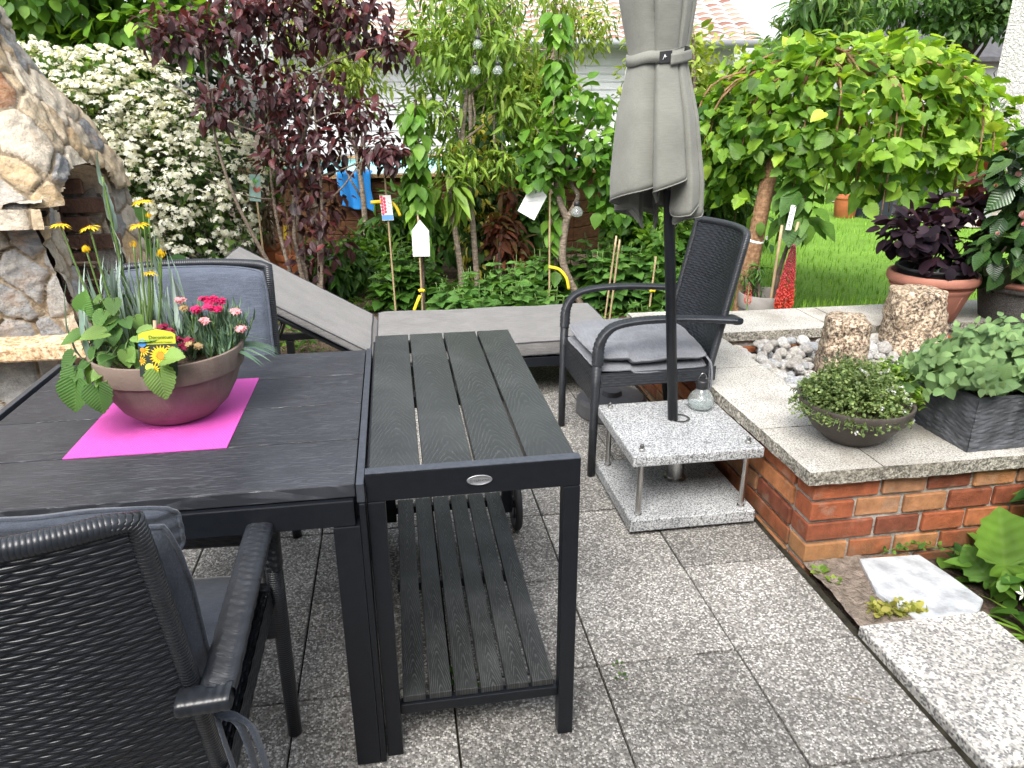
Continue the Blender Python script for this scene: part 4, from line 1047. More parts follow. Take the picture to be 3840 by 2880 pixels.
u, v = np.meshgrid(np.linspace(0,1,30), np.linspace(0,1,40), indexing='ij')
s = v*.62
P = np.stack([-.96 + u*.30 + .01*np.sin(s*14), np.where(s < .25, 5.53-s, 5.25-.02*np.sin(u*14)), np.where(s < .25, .835, .835-(s-.25)*.8) + .01*np.sin(u*9+1) - .05*u*(s > .3)], -1)
o = MB().grid(P).build('towel', M['bluetowel']); m_ = o.modifiers.new('thickness', 'SOLIDIFY'); m_.thickness = .008
tag(o, 'bright blue towel hanging over the pool rim behind the purple plum tree', 'towel')

# ---------------------------------------------------------------- pots and things by the lawn
def pot(name, label, loc, r0, r1, h, mat, lip=.02, liph=.04, group=None, soil=True, rib=False, cat='plant pot'):
    t = thing(name, label, cat, loc, 0, group)
    pr = [(.0,0),(r0,0),(r0+.004,.004),(r1-lip*.9,h-liph-.002),(r1-lip*.35,h-liph),(r1,h-liph*.75),(r1,h-liph*.25),(r1-lip*.3,h),(r1-lip*.8,h),(r1-lip*1.2,h-liph*.6),(r1-lip*1.6,h*.6)]
    mb = MB().lathe(pr, n=56)
    mb.build('pot', mat, t, angle=55)
    if soil: MB().lathe([(r1-lip*1.25,h-liph*.9),(r1*.5,h-liph*.8),(.0,h-liph*.75)], n=32).build('soil', M['soil'], t)
    return t
tb = pot('flower_tub', 'large terracotta tub holding the purple smoke bush', (2.30,1.47,.3605), .135, .222, .245, M['terra'], .022, .05, soil=False, cat='plant tub')
mb = MB().lathe([(.196,.168),(.193,.172),(.196,.19)], n=56)
MB().lathe([(.187,.150),(.203,.172),(.204,.18),(.190,.176)], n=56).build('band', M['terra'], tb, angle=50)
mb = MB()
for k in range(14):
    a = k*2*math.pi/14
    mb.tube([(.137*math.cos(a),.137*math.sin(a),.01),(.183*math.cos(a),.183*math.sin(a),.148)], .005, 6)
mb.build('rib', M['terra'], tb)
ip = thing('nursery_pot', 'black nursery pot set inside the terracotta tub', 'plant pot', (2.30,1.47,.40))
MB().lathe([(.0,.02),(.13,.02),(.178,.222),(.188,.224),(.19,.232),(.186,.238),(.176,.236),(.170,.15),(0,.14)], n=48).build('pot', M['blackpl'], ip, angle=50)
MB().lathe([(.171,.155),(.08,.16),(.0,.165)], n=30).build('soil', M['soil'], ip)
pot('flower_tub', 'dark speckled planter with terracotta rim holding the camellia', (2.80,1.36,.3605-.09), .19, .275, .305, M['dotpot'], .03, .05, cat='plant tub')
a = np.linspace(0, 2*np.pi, 64, endpoint=False); P = np.array([[((.272+.018*math.cos(q))*math.cos(b), (.272+.018*math.cos(q))*math.sin(b), .300+.016*math.sin(q)) for q in np.linspace(0, 2*np.pi, 12)] for b in a])
o = MB().grid(P, wrap=True, flip=True).build('rim', M['terra'], bpy.data.objects['flower_tub.001'])
pot('flower_pot', 'grey clay pot with bamboo canes behind the planter wall', (1.83,2.33,.03), .125, .165, .275, M['greyclay'], .012, .09)
for k, (x, y, r, h, m_, lb) in enumerate([(-1.235,3.55,.105,.31,M['terra2'],'orange terracotta pot with plum sapling behind the lounger back'),(-1.40,3.72,.085,.36,M['terra2'],'darker terracotta pot half hidden by its neighbour behind the lounger back')]):
    pot('flower_pot', lb, (x,y,.12), r*.72, r, h, m_, .012, .05, 'terracotta pots behind the lounger')
for k, (x, y, r, h, m_, lb) in enumerate([(5.45,7.2,.16,.28,M['terra2'],'terracotta pot standing on the lawn under the weeping mulberry'),(6.08,7.3,.19,.36,M['slate'],'grey tub standing on the lawn beside the black square container'),(6.42,7.35,.30,.40,M['blackpl'],'wide black tub on the lawn behind the smoke bush')]):
    pot('flower_pot', lb, (x,y,0), r*.78, r, h, m_, .012, .04, 'pots along the lawn edge')
t = thing('plant_container', 'black square container on the lawn under the weeping mulberry', 'container', (5.80,7.15,0), R(20))
for sx, sy, a in ((0,-1,0),(0,1,0),(-1,0,1),(1,0,1)):
    MB().box((sx*.17, sy*.17, .14), (.34 if not a else .02, .02 if not a else .319, .28)).build('side_panel', plain('blue_black_plastic', (.015,.022,.032), .45), t, bevel=.003, smooth=False)
MB().box((0,0,.22), (.318,.318,.02)).build('soil', M['soil'], t, smooth=False)
# garden table with bags and tub
t = thing('garden_table', 'weathered grey garden table against the white house wall', 'table', (6.98,7.1,0), R(-4))
for k in range(4): MB().box((0, -.3+.2*k, .70), (1.5,.185,.03)).build('table_board', plain('weathered_grey_wood', (.30,.275,.24), .85, nz=.3, sc=9), t, bevel=.003, smooth=False)
for sx in (-.68,.68):
    for sy in (-.3,.3): MB().box((sx,sy,.34), (.06,.06,.68)).build('leg', M['blackpl'], t, smooth=False)
for k, (x, w, c1, lb) in enumerate([(6.55,.42,(.75,.76,.74),'white and pale plastic sack lying on the garden table'),(6.86,.40,(.16,.52,.06),'green and white plastic sack lying on the garden table'),(7.06,.34,(.03,.35,.42),'turquoise plastic sack lying on the garden table')]):
    mb = MB(); pillow(mb, w, .36, .12, lambda X: X, seed=60+k, n=30)
    g = G('printed_sack'); cc = g.mix(g.ramp(g.noise(g.obj(), 5, 2), [(.48,0),(.52,1)], 'CONSTANT' if False else 'LINEAR'), c1, (.75,.78,.74)); g.pbr(cc, .4, spec=.4)
    o = mb.build('plastic_sack', g.m); o.location = (x,6.95+.03*k,.775+.012*k); o.rotation_euler = (0,.05,.3*k); tag(o, lb, 'sack')
t = thing('storage_tub', 'grey plastic tub under the garden table', 'tub', (6.85,6.9,0))
for s, d in (((0,-.2,.22),(.7,.02,.40)),((0,.2,.22),(.7,.02,.40)),((-.34,0,.22),(.02,.379,.40)),((.34,0,.22),(.02,.379,.40))): MB().box(s, d).build('side_panel', plain('grey_tub_plastic', (.24,.27,.27), .5), t, bevel=.003, smooth=False)
MB().box((0,0,.435), (.74,.45,.03)).build('rim', plain('grey_tub_plastic', (.20,.22,.22), .5), t, bevel=.006, smooth=False)
t = thing('watering_can', 'red plastic can on the garden table near the white wall', 'watering can', (7.45,6.98,.716))
MB().lathe([(0,0),(.07,0),(.075,.01),(.06,.11),(.035,.13),(.03,.13),(.03,.11)], n=24).build('body', plain('red_plastic', (.55,.03,.03), .4), t, angle=50)
MB().tube(bez([(-.055,0,.03),(-.11,0,.08),(-.06,0,.15),(.02,0,.135)], 6), .008, 8).build('handle', plain('red_plastic', (.55,.03,.03), .4), t)
MB().tube([(.05,0,.03),(.12,0,.11),(.15,0,.14)], [.014,.009,.008], 8).build('spout', plain('red_plastic', (.55,.03,.03), .4), t)
tag(sheet(6.1, 10.5, 6.0, 9.0, .022, 12, 10, .004, 3).build('concrete_path', plain('pale_concrete', (.36,.33,.27), .9, nz=.25, sc=6), None), 'pale concrete paving in front of the white house', 'path', kind='structure')
# ---------------------------------------------------------------- leaf shapes (unit length along +Y)
def strip_leaf(wf, ts, fold=.25, droop=.2, zz=0.0):
    """leaf with a midrib: half widths wf(t) at stations ts"""
    V, F4, F3 = [[0,0,0]], [], []
    for t in ts:
        w = wf(t); dz = -droop*t*t
        V += [[-w, t, fold*w + dz], [0, t, dz], [w, t, fold*w + dz]]
    V.append([0, 1, -droop])
    n = len(ts)
    F3 += [[0,2,1],[0,3,2]]
    for i in range(n-1):
        a = 1+3*i; F4 += [[a,a+1,a+4,a+3],[a+1,a+2,a+5,a+4]]
    a = 1+3*(n-1); e = len(V)-1
    F3 += [[a,a+1,e],[a+1,a+2,e]]
    return np.array(V, float), [np.array(F3)] + ([np.array(F4)] if F4 else [])
def wf(pk, w, tip=1.0): return lambda t: w*math.sin(math.pi*t**pk)**tip
OV = strip_leaf(wf(.75,.30), (.18,.45,.75), .3, .22)
OVS = strip_leaf(wf(.7,.30), (.25,.65), .3, .2)
ROUND = strip_leaf(wf(.9,.44,.7), (.12,.4,.72,.92), .16, .12)
LANCE = strip_leaf(wf(.75,.12), (.15,.45,.75), .5, .38)
LANCES = strip_leaf(wf(.75,.12), (.3,.7), .5, .3)
BLADE = strip_leaf(wf(.45,.03,.7), (.2,.5,.8), .6, .55)
HEART = strip_leaf(lambda t: {.0:.1,.06:.33,.22:.46,.45:.40,.72:.22,.9:.09}[t], (.06,.22,.45,.72,.9), .16, .3)
def star_leaf(out, cz=-.0, cup=.12, c=(0,.42)):
    """flat outlined leaf, fanned from a point on the midrib"""
    out = np.array(out, float); n = len(out); r = np.hypot(out[:,0], out[:,1]-c[1])
    V = np.vstack([np.c_[out, cup*np.abs(out[:,0]) - .25*out[:,1]**2], [[c[0], c[1], -.05-.25*c[1]**2]]])
    return V, [np.array([[i, (i+1) % n, n] for i in range(n)])]
def serrated(pts, n, a):
    pts = np.array(pts); P = []
    d = np.r_[0, np.cumsum(np.hypot(*np.diff(pts, axis=0).T))]; s = np.linspace(0, d[-1], n)
    x, y = np.interp(s, d, pts[:,0]), np.interp(s, d, pts[:,1])
    x = x + np.where(np.arange(n) % 2 == 1, a, -a)*(x > .05)
    L = np.c_[x, y]; return np.vstack([L, (L*[-1,1])[::-1][1:-1]])
MULB = star_leaf(serrated([(0,0.05),(.12,-.04),(.30,.0),(.42,.16),(.40,.30),(.30,.36),(.38,.48),(.34,.62),(.22,.70),(.20,.78),(.1,.9),(0,1)], 25, .022))
MULB2 = star_leaf(serrated([(0,0.04),(.14,-.03),(.32,.05),(.42,.22),(.40,.44),(.30,.66),(.15,.86),(0,1)], 21, .020))
HAZ = star_leaf(serrated([(0,0.02),(.16,.0),(.36,.16),(.44,.40),(.40,.64),(.22,.82),(.08,.90),(0,1)], 17, .014), cup=.1)
DOR = star_leaf(serrated([(0,0.10),(.13,-.06),(.32,-.03),(.46,.16),(.47,.38),(.36,.64),(.18,.86),(0,1)], 21, .022), cup=.18)
DAND = star_leaf(serrated([(0,0),(.03,.02),(.05,.2),(.13,.24),(.05,.32),(.15,.40),(.07,.46),(.20,.56),(.21,.72),(.15,.9),(0,1)], 25, .014), cup=.3)
PALM = star_leaf(serrated([(0,.05),(.3,-.12),(.5,.0),(.34,.14),(.62,.34),(.60,.52),(.34,.42),(.36,.62),(.16,.66),(.12,.84),(0,1)], 23, .012), cup=.1)
QUAD = (np.array([[-.5,0,0],[.5,0,0],[.5,1,0],[-.5,1,0]], float), [np.array([[0,1,2,3]])])
def star_flower(n, w=.34, cup=.25):
    V, F = [[0,0,0]], []
    for k in range(n):
        a = 2*math.pi*k/n; b = math.pi/n*.9
        for da, r in ((-b*w*2, .55), (0, 1), (b*w*2, .55)): V.append([r*math.cos(a+da), r*math.sin(a+da), cup*r])
        i = 1+3*k; F.append([0, i, i+1, i+2])
    return np.array(V, float), [np.array(F)]
FLOR = star_flower(5, .5, .2)

# ---------------------------------------------------------------- leaf materials (r picks the colour of each leaf)
lm = lambda n, *c, **k: leafmat(n, [hx(x) if isinstance(x, str) else x for x in c], **k)
L_ = dict(
 hazel=lm('hazel_leaf', (.035,.10,.014), (.10,.22,.02), (.24,.40,.035), vein=.1),
 dark=lm('dark_hedge_leaf', (.008,.018,.006), (.02,.045,.012), (.035,.07,.016), tr=.15),
 spirea=lm('spirea_leaf', (.022,.055,.016), (.06,.12,.024), (.15,.22,.04)),
 plum=lm('purple_plum_leaf', (.026,.010,.014), (.060,.016,.022), (.15,.030,.034), tr=.28, rough=.32, spec=.5, vein=.15),
 cherry=lm('cherry_leaf', (.045,.125,.014), (.10,.23,.025), (.20,.36,.04), rough=.42, vein=.12),
 peach=lm('peach_leaf', (.08,.16,.02), (.17,.28,.035), (.30,.40,.06)),
 yellow=lm('yellow_green_leaf', (.11,.17,.02), (.22,.30,.04), (.40,.44,.085)),
 var=lm('variegated_leaf', (.02,.06,.012), (.05,.12,.02), (.50,.46,.06), (.60,.55,.12)),
 mid=lm('mid_green_leaf', (.025,.075,.013), (.06,.15,.022), (.13,.25,.035)),
 mint=lm('mint_leaf', (.035,.10,.02), (.075,.185,.035), (.14,.27,.055), rough=.6, vein=.12),
 photinia=lm('photinia_leaf', (.06,.03,.02), (.20,.06,.03), (.09,.10,.03)),
 bamboo=lm('bamboo_leaf', (.03,.08,.015), (.08,.17,.03), (.20,.27,.06)),
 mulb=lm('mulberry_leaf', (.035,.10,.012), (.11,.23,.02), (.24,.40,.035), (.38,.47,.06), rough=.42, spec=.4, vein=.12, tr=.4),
 smoke=lm('smoke_bush_leaf', (.010,.006,.011), (.019,.009,.015), (.034,.012,.018), tr=.1, rough=.65, spec=.2),
 smokered=lm('red_smoke_leaf', (.03,.010,.014), (.09,.016,.02), (.16,.03,.02), tr=.25),
 camellia=lm('camellia_leaf', (.016,.045,.012), (.035,.085,.022), (.08,.15,.035), rough=.25, spec=.5, tr=.12, vein=.05),
 oregano=lm('oregano_leaf', (.07,.135,.05), (.115,.205,.075), (.17,.27,.10), rough=.65, vein=.15, tr=.2),
 thyme=lm('thyme_leaf', (.085,.135,.045), (.15,.215,.075), (.26,.33,.11)),
 lime=lm('lime_herb_leaf', (.09,.18,.02), (.17,.30,.035), (.28,.38,.06)),
 rose=lm('rosemary_leaf', (.03,.055,.03), (.06,.10,.05), (.11,.15,.08)),
 dor=lm('leopard_leaf', (.05,.13,.03), (.10,.215,.05), (.19,.31,.075), rough=.5, vein=.12),
 blue=lm('blue_grass_leaf', (.16,.24,.19), (.27,.36,.31), (.40,.48,.43), tr=.1),
 dian=lm('dianthus_leaf', (.05,.095,.06), (.09,.16,.10), (.14,.22,.13), tr=.12),
 grass=lm('grass_blade', (.085,.19,.02), (.15,.30,.03), (.26,.42,.06)),
 weed=lm('weed_leaf', (.03,.09,.012), (.07,.16,.02), (.13,.25,.03), vein=.12),
 dryg=lm('yellowing_leaf', (.12,.15,.03), (.24,.26,.05), (.36,.33,.08)),
 fig=lm('creeper_leaf', (.03,.10,.016), (.06,.16,.025), (.10,.22,.03), vein=.12),
 farl=lm('far_tree_leaf', (.03,.075,.02), (.07,.15,.03), (.13,.23,.05)),
 conif=lm('conifer_spray', (.015,.04,.012), (.04,.08,.02), (.07,.12,.03), tr=.15))
def petal(name, c, tr=.25): return leafmat(name, [tuple(x*.8 for x in c), c], tr=tr, rough=.6, var=.1)
PT = dict(white=petal('white_blossom', (.80,.80,.72)), yel=petal('yellow_petal', (.80,.55,.02)), yc=plain('daisy_centre', (.62,.33,.02), .8, nz=.3, sc=300),
 pink=petal('magenta_petal', (.62,.02,.14)), lp=petal('pale_pink_petal', (.80,.38,.42)), wine=petal('wine_petal', (.28,.012,.06)), dry=petal('withered_petal', (.45,.32,.16)),
 lup=leafmat('lupin_floret', [(.66,.10,.05), (.62,.10,.09), (.50,.09,.12), (.20,.035,.07)], tr=.2, rough=.5, var=.15), cam=petal('camellia_bud', (.62,.36,.33)), camd=petal('withered_camellia', (.30,.15,.09)), lil=petal('pale_lilac_petal', (.72,.70,.80)))

UPV = np.array([0,0,1.])
def rvec(n): return unit(rng.normal(size=(n,3)))
def ell(n, c, r, k=.45, zmin=None):
    d = rvec(n); rad = rng.random(n)[:,None]**k
    return np.array(c) + d*rad*np.array(r), d
def clump(n, blobs, k=.45):
    """blobs: list of (centre, radii, weight)"""
    w = np.array([b[2] for b in blobs], float); w /= w.sum(); cnt = rng.multinomial(n, w); P, O = [], []
    for (c, r, _), m in zip(blobs, cnt):
        p, o = ell(m, c, r, k); P.append(p); O.append(o)
    return np.concatenate(P), np.concatenate(O)
def foliage(mb, T, P, O, size, droop=.35, out=.6, jit=.6, up=.8, r=None, var=.3, wid=1.0):
    n = len(P)
    d = unit(O*out + jit*rvec(n) + np.array([0,0,-droop]))
    nr = unit(UPV*up + O*.5 + .45*rvec(n))
    sz = size*np.clip(1 + var*rng.normal(size=n), .45, 1.7)
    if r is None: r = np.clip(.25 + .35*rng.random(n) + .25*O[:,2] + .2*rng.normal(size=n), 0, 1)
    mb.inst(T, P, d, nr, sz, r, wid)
def sub_blobs(c, r, n, s=.45, seed=None):
    out = []
    for _ in range(n):
        p, _d = ell(1, c, np.array(r)*.8, .5); out.append((p[0], np.array(r)*s*rng.uniform(.6, 1.25), 1))
    return out
def limb(mb, a, b, r0, r1, wob=.06, n=8, sag=0):
    a, b = np.array(a, float), np.array(b, float); t = np.linspace(0, 1, n)[:,None]
    L = np.linalg.norm(b-a); w = rng.normal(size=3)*wob*L
    P = a*(1-t) + b*t + w*np.sin(np.pi*t) + .35*rng.normal(size=3)*wob*L*np.sin(2*np.pi*t) + np.array([0,0,sag])*np.sin(np.pi*t)*L
    mb.tube(P, np.linspace(r0, r1, n), 7); return P
def plant(name, label, cat, loc, group=None): return thing(name, label, cat, loc, 0, group)
def crownobj(t, parts, name='crown'):
    """parts: list of (mesh builder, material)"""
    out = []
    for k, (mb, m) in enumerate(parts):
        if mb.n: out.append(mb.build(name if k == 0 else parts[k][2] if len(parts[k]) > 2 else name, m, t))
    return out
for nm in (): pass

# ---------------------------------------------------------------- background trees and hedges
def bush(name, label, cat, c, r, n, T, mat, size, nb=10, s=.42, droop=.35, k=.5, group=None, trunkm='barkdark', stems=5, var=.3, jit=.6, r_=None, wid=1.0):
    base = np.array([c[0], c[1], 0.]); t = plant(name, label, cat, base, group)
    cc = np.array(c) - base
    blobs = sub_blobs(cc, r, nb, s); P, O = clump(n, blobs, k)
    keep = P[:,2] > .01; P, O = P[keep], O[keep]
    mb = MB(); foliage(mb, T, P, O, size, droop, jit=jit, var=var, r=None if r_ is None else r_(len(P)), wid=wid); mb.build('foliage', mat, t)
    if stems:
        sm = MB()
        for q in range(stems):
            b = blobs[q % nb][0]; limb(sm, (rng.normal()*.05, rng.normal()*.05, 0), b, .014 + .01*r[2], .004, .06)
        sm.build('stem', M[trunkm], t)
    return t
# deep dark hedge behind the hazel and the blossom
bush('hedge', 'dark dense hedge behind the hazel at the upper left', 'hedge', (-3.6,6.3,1.3), (2.3,.7,1.45), 9000, OVS, L_['dark'], .085, 26, .35, k=.6, stems=0)
bush('hedge', 'dark clipped hedge in front of the distant white house', 'hedge', (11.6,12.3,.9), (2.2,.6,1.05), 9000, LANCES, L_['conif'], .11, 30, .35, k=.5, stems=0)
t = plant('hazel', 'bright green hazel shrub above the white blossom at the upper left', 'shrub', (-2.9,5.1,0))
blobs = sub_blobs((0,-.1,2.2), (1.35,.5,.70), 22, .36); P, O = clump(3300, blobs, .4)
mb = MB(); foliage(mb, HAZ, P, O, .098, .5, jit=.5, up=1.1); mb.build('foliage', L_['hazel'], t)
sm = MB()
for b in blobs[:9]: limb(sm, (rng.normal()*.12, rng.normal()*.1, 0), b[0], .02, .006, .05)
sm.build('stem', M['barkgrey'], t)

# white spirea
t = plant('spirea_bush', 'big bush covered in white blossom between fireplace and purple tree', 'shrub', (-2.1,3.55,0))
blobs = [((-.45,.1,1.25),(.55,.4,.55),3), ((-.1,0,1.05),(.6,.42,.55),3.2), ((.28,-.05,.95),(.45,.4,.5),2.6), ((.1,-.1,.55),(.55,.4,.4),2), ((-.5,.05,.7),(.45,.4,.5),2), ((.45,-.1,.6),(.3,.35,.35),1.3), ((-.65,.1,1.55),(.3,.3,.28),1), ((-.15,.1,1.5),(.35,.3,.25),1.1), ((.1,.05,1.42),(.2,.25,.28),.7)]
P, O = clump(8500, blobs, .5); keep = P[:,2] > .05
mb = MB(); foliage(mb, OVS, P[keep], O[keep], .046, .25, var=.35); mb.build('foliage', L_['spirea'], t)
fb = [((-.48,.0,1.2),(.58,.45,.58),3.4), ((-.1,-.1,1.02),(.6,.45,.56),3.4), ((.3,-.15,.92),(.45,.42,.48),2.6), ((.12,-.25,.55),(.5,.3,.30),.7), ((-.68,.1,1.55),(.3,.3,.27),1.1), ((-.15,.1,1.5),(.36,.3,.26),1.2), ((.12,.05,1.42),(.22,.25,.27),.9)]
P, O = clump(2500, fb, .16); keep = (O[:,1] < .5) & (P[:,2] > .35); P, O = P[keep], O[keep]
fl = MB()
for p, o in zip(P, O):
    p = p + o*.03; m = rng.integers(6, 15); s = rng.uniform(.020, .040); up = unit(o*.5 + UPV*.8 + .3*rng.normal(size=3)); d = rvec(m); d = unit(d + up*1.1)
    fl.inst(FLOR, p + d*s*np.array([1.25,1.25,.75]), np.cross(d, rvec(m)), d, rng.uniform(.0125,.018), rng.random(m))
fl.build('blossom', PT['white'], t)
sm = MB()
for b in blobs: limb(sm, (rng.normal()*.1, rng.normal()*.08, 0), b[0], .014, .004, .08)
for k in range(26):
    i = rng.integers(len(blobs)); p, o = ell(1, blobs[i][0], np.array(blobs[i][1])*.95, .2); limb(sm, np.array(blobs[i][0])*[.8,.8,.6], p[0], .005, .002, .06)
sm.build('stem', M['barkdark'], t)
bush('shrub', 'dark green shrub low behind the raised lounger back', 'shrub', (-1.75,3.3,.3), (.45,.35,.35), 1500, OV, L_['mid'], .055, 9)
bush('shrub', 'brown leaved dry shrub between blossom bush and purple tree', 'shrub', (-1.46,3.75,.75), (.16,.2,.5), 800, LANCES, plain('dry_brown_leaf', (.16,.11,.06), .9, nz=.4), .06, 8)
# creeper leaves and sycamore leaf next to the fireplace
t = plant('creeper', 'large leaved green creeper beside the fireplace arch', 'creeper', (-2.0,2.62,0))
P = np.array([(.02,-.05,.99),(-.02,-.06,.93),(.07,-.06,.9),(-.06,-.02,1.02),(.05,0,.82),(.1,-.05,.74),(-.02,0,.7),(.14,-.02,.66),(.1,.0,.56),(.02,-.03,.58),(.2,.02,.6)]); 
mb = MB(); mb.inst(OV, P, unit(np.c_[rng.normal(size=(len(P),1))*.6+.3, -.3*np.ones(len(P)), -.75*np.ones(len(P))]), unit(np.c_[rng.normal(size=(len(P),2))*.3-[0,.8], .7*np.ones(len(P))]), rng.uniform(.12,.17,len(P)), None, 1.25); mb.build('leaf', L_['fig'], t)
sm = MB(); sm.tube(bez([(0,.1,0),(.05,.05,.4),(.03,.0,.75),(0,0,1.02)]), .006, 6); sm.build('stem', M['stem'], t)
t = plant('sycamore_sapling', 'pale lobed leaves behind the fireplace chimney', 'sapling', (-2.72,3.0,0))
mb = MB(); mb.inst(PALM, np.array([(.02,-.05,1.80),(.04,-.02,1.66),(-.03,-.05,1.95)]), np.array([(.3,-.3,-.9),(.1,-.3,-1),(-.2,-.2,.4)]), np.array([(.2,-1,.5),(0,-1,.6),(.2,-1,.4)]), np.array([.17,.15,.16]), np.array([.9,.7,.95])); mb.build('leaf', L_['lime'], t)
sm = MB(); sm.tube(bez([(0,.2,0),(0,.1,.9),(.0,0,1.95)]), .008, 6); sm.build('stem', M['stem'], t)

# purple leaved plum
t = plant('purple_plum_tree', 'multi stemmed purple leaved plum tree behind the lounger', 'tree', (-1.07,3.0,0))
sm = MB(); tips = []
for (x, y, z, x0, r) in ((-.42,-.1,1.75,-.06,.017),(-.20,.1,2.1,0,.022),(.05,0,2.2,.03,.022),(.42,.05,2.0,.05,.018),(.16,-.1,1.45,.06,.014),(-.12,.05,1.5,-.03,.016)):
    P = limb(sm, (x0, rng.normal()*.03, .05), (x, y, z), r, .006, .05, 12); tips.append(P)
    for q in range(4):
        i = rng.integers(5, 11); e = P[i] + np.array([rng.normal()*.2, rng.normal()*.15, rng.uniform(.0,.3)]); limb(sm, P[i], e, .006, .002, .06)
for (a, b) in (((.05,0,1.0),(.62,-.05,1.12)),((.05,0,.8),(.50,-.1,1.18)),((-.1,0,1.2),(-.45,-.1,1.38)),((.0,0,1.5),(.72,0,1.78)),((-.1,0,1.5),(-.72,-.1,1.85))): limb(sm, a, b, .008, .003, .05)
sm.build('trunk', M['barkgrey'], t)
blobs = [((-.58,-.1,1.82),(.22,.2,.14),1.2), ((-.25,0,1.88),(.34,.25,.24),2.4), ((.1,0,1.98),(.38,.25,.26),2.8), ((.42,.05,1.93),(.26,.22,.22),1.5), ((-.15,-.05,1.52),(.22,.2,.22),1.3), ((.10,0,1.5),(.30,.22,.28),1.7), ((-.40,-.1,1.42),(.12,.14,.12),.5), ((.0,-.05,1.15),(.24,.2,.26),1.3), ((.24,0,1.20),(.20,.2,.18),.7), ((.08,0,.85),(.26,.2,.24),1.0), ((.57,-.1,1.15),(.16,.14,.12),.8), ((.42,-.05,1.36),(.20,.15,.12),.55), ((.12,0,.60),(.24,.18,.16),.5), ((-.1,0,2.25),(.55,.25,.22),2.4), ((.64,0,1.76),(.18,.15,.12),.55),((.05,.05,.42),(.14,.12,.12),.3)]
P, O = clump(3900, blobs, .42)
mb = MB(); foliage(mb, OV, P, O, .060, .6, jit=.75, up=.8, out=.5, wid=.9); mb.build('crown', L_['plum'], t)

# columnar cherries
def cherry(label, x, y, spans, zt, n, T=OV, mat='cherry', stk=True, size=.115):
    t = plant('columnar_cherry', label, 'fruit tree', (x,y,0), 'slim columnar cherry trees')
    sm = MB(); sm.tube(bez([(0,0,.02),(.012,0,.5),(-.005,0,1.0),(.01,0,zt)], 12), np.linspace(.011,.005,37), 7); sm.build('trunk', M['barkdark'], t)
    mb = MB()
    for z0, z1, rad, m in spans:
        z = rng.uniform(z0, z1, m); a = rng.uniform(0, 2*np.pi, m); o = np.stack([np.cos(a), np.sin(a), np.zeros(m)], 1)
        P = np.stack([0*z, 0*z, z], 1) + o*rng.uniform(.02, rad, m)[:,None]
        mb.inst(T, P, unit(o*.75 + np.array([0,0,-.75]) + .3*rvec(m)), unit(o*.8 + UPV*.6 + .2*rvec(m)), size*rng.uniform(.75,1.15,m), np.clip(.15+.55*rng.random(m)+.2*(z-z0)/(z1-z0), 0, 1), 1.15)
    mb.build('crown', L_[mat], t)
    return t
cherry('slim columnar cherry with dense leaves behind the white house shaped tag', -.315, 2.95, [(.85,1.42,.06,85),(.55,.9,.05,28),(1.36,1.46,.03,10)], 1.45, 0)
cherry('taller slim columnar cherry with leaf plume beside the parasol', .62, 3.1, [(1.42,1.98,.055,90),(1.2,1.45,.04,26),(.75,1.2,.05,30),(.2,.75,.06,30)], 1.98, 0)

# peach trees
t = plant('peach_tree', 'peach tree with drooping narrow leaves left of the parasol', 'fruit tree', (.10,3.3,0))
sm = MB(); TP = bez([(0.0,0,0),(-.01,0,.30),(-.035,0,.75),(-.06,0,1.0),(-.085,0,1.21),(-.06,0,1.42),(-.03,0,1.6),(.04,.02,1.9),(.06,.02,2.2)], 6)
sm.tube(TP, np.linspace(.023,.009,len(TP)), 8)
for a, b in (((-.07,0,1.1),(-.38,.05,1.75)),((-.05,0,.95),(.16,-.05,1.0)),((-.03,0,1.5),(.28,0,1.75)),((-.06,0,1.3),(-.3,0,1.45)),((-.08,0,1.2),(.2,.05,1.42)),((0,0,1.8),(.35,0,2.1)),((-.4,.05,.95),(-.38,.1,1.9)),((.16,0,.9),(.18,0,1.75))): limb(sm, a, b, .010, .003, .05, 10)
sm.build('trunk', M['barkgrey'], t)
blobs = [((-.2,0,1.75),(.32,.25,.25),2), ((.15,0,1.8),(.32,.25,.25),2), ((-.3,0,1.4),(.22,.2,.2),1.2), ((.25,0,1.45),(.22,.2,.2),1.2), ((0,0,2.1),(.5,.3,.2),2.2), ((-.05,-.05,1.05),(.16,.12,.12),.7), ((.18,-.05,1.05),(.12,.1,.12),.6), ((-.2,0,1.1),(.1,.1,.15),.5)]
P, O = clump(2300, blobs, .45); mb = MB(); foliage(mb, LANCE, P, O, .085, .5, jit=.8, wid=1.0); mb.build('crown', L_['peach'], t)
t = plant('peach_sapling', 'short cut back peach trunk sprouting drooping leaves beside the peach tree', 'fruit tree', (-.04,3.22,0))
sm = MB(); sm.tube(bez([(.02,0,0),(.01,0,.32),(-.02,0,.60),(-.045,0,.82),(-.04,0,.98)], 8), np.linspace(.024,.016,33), 8); sm.build('trunk', M['barkgrey'], t)
P, O = clump(90, [((-.05,-.02,.90),(.13,.1,.12),1)], .4); mb = MB(); foliage(mb, LANCE, P, O, .14, .6, jit=.4, wid=1.2); mb.build('crown', L_['peach'], t)

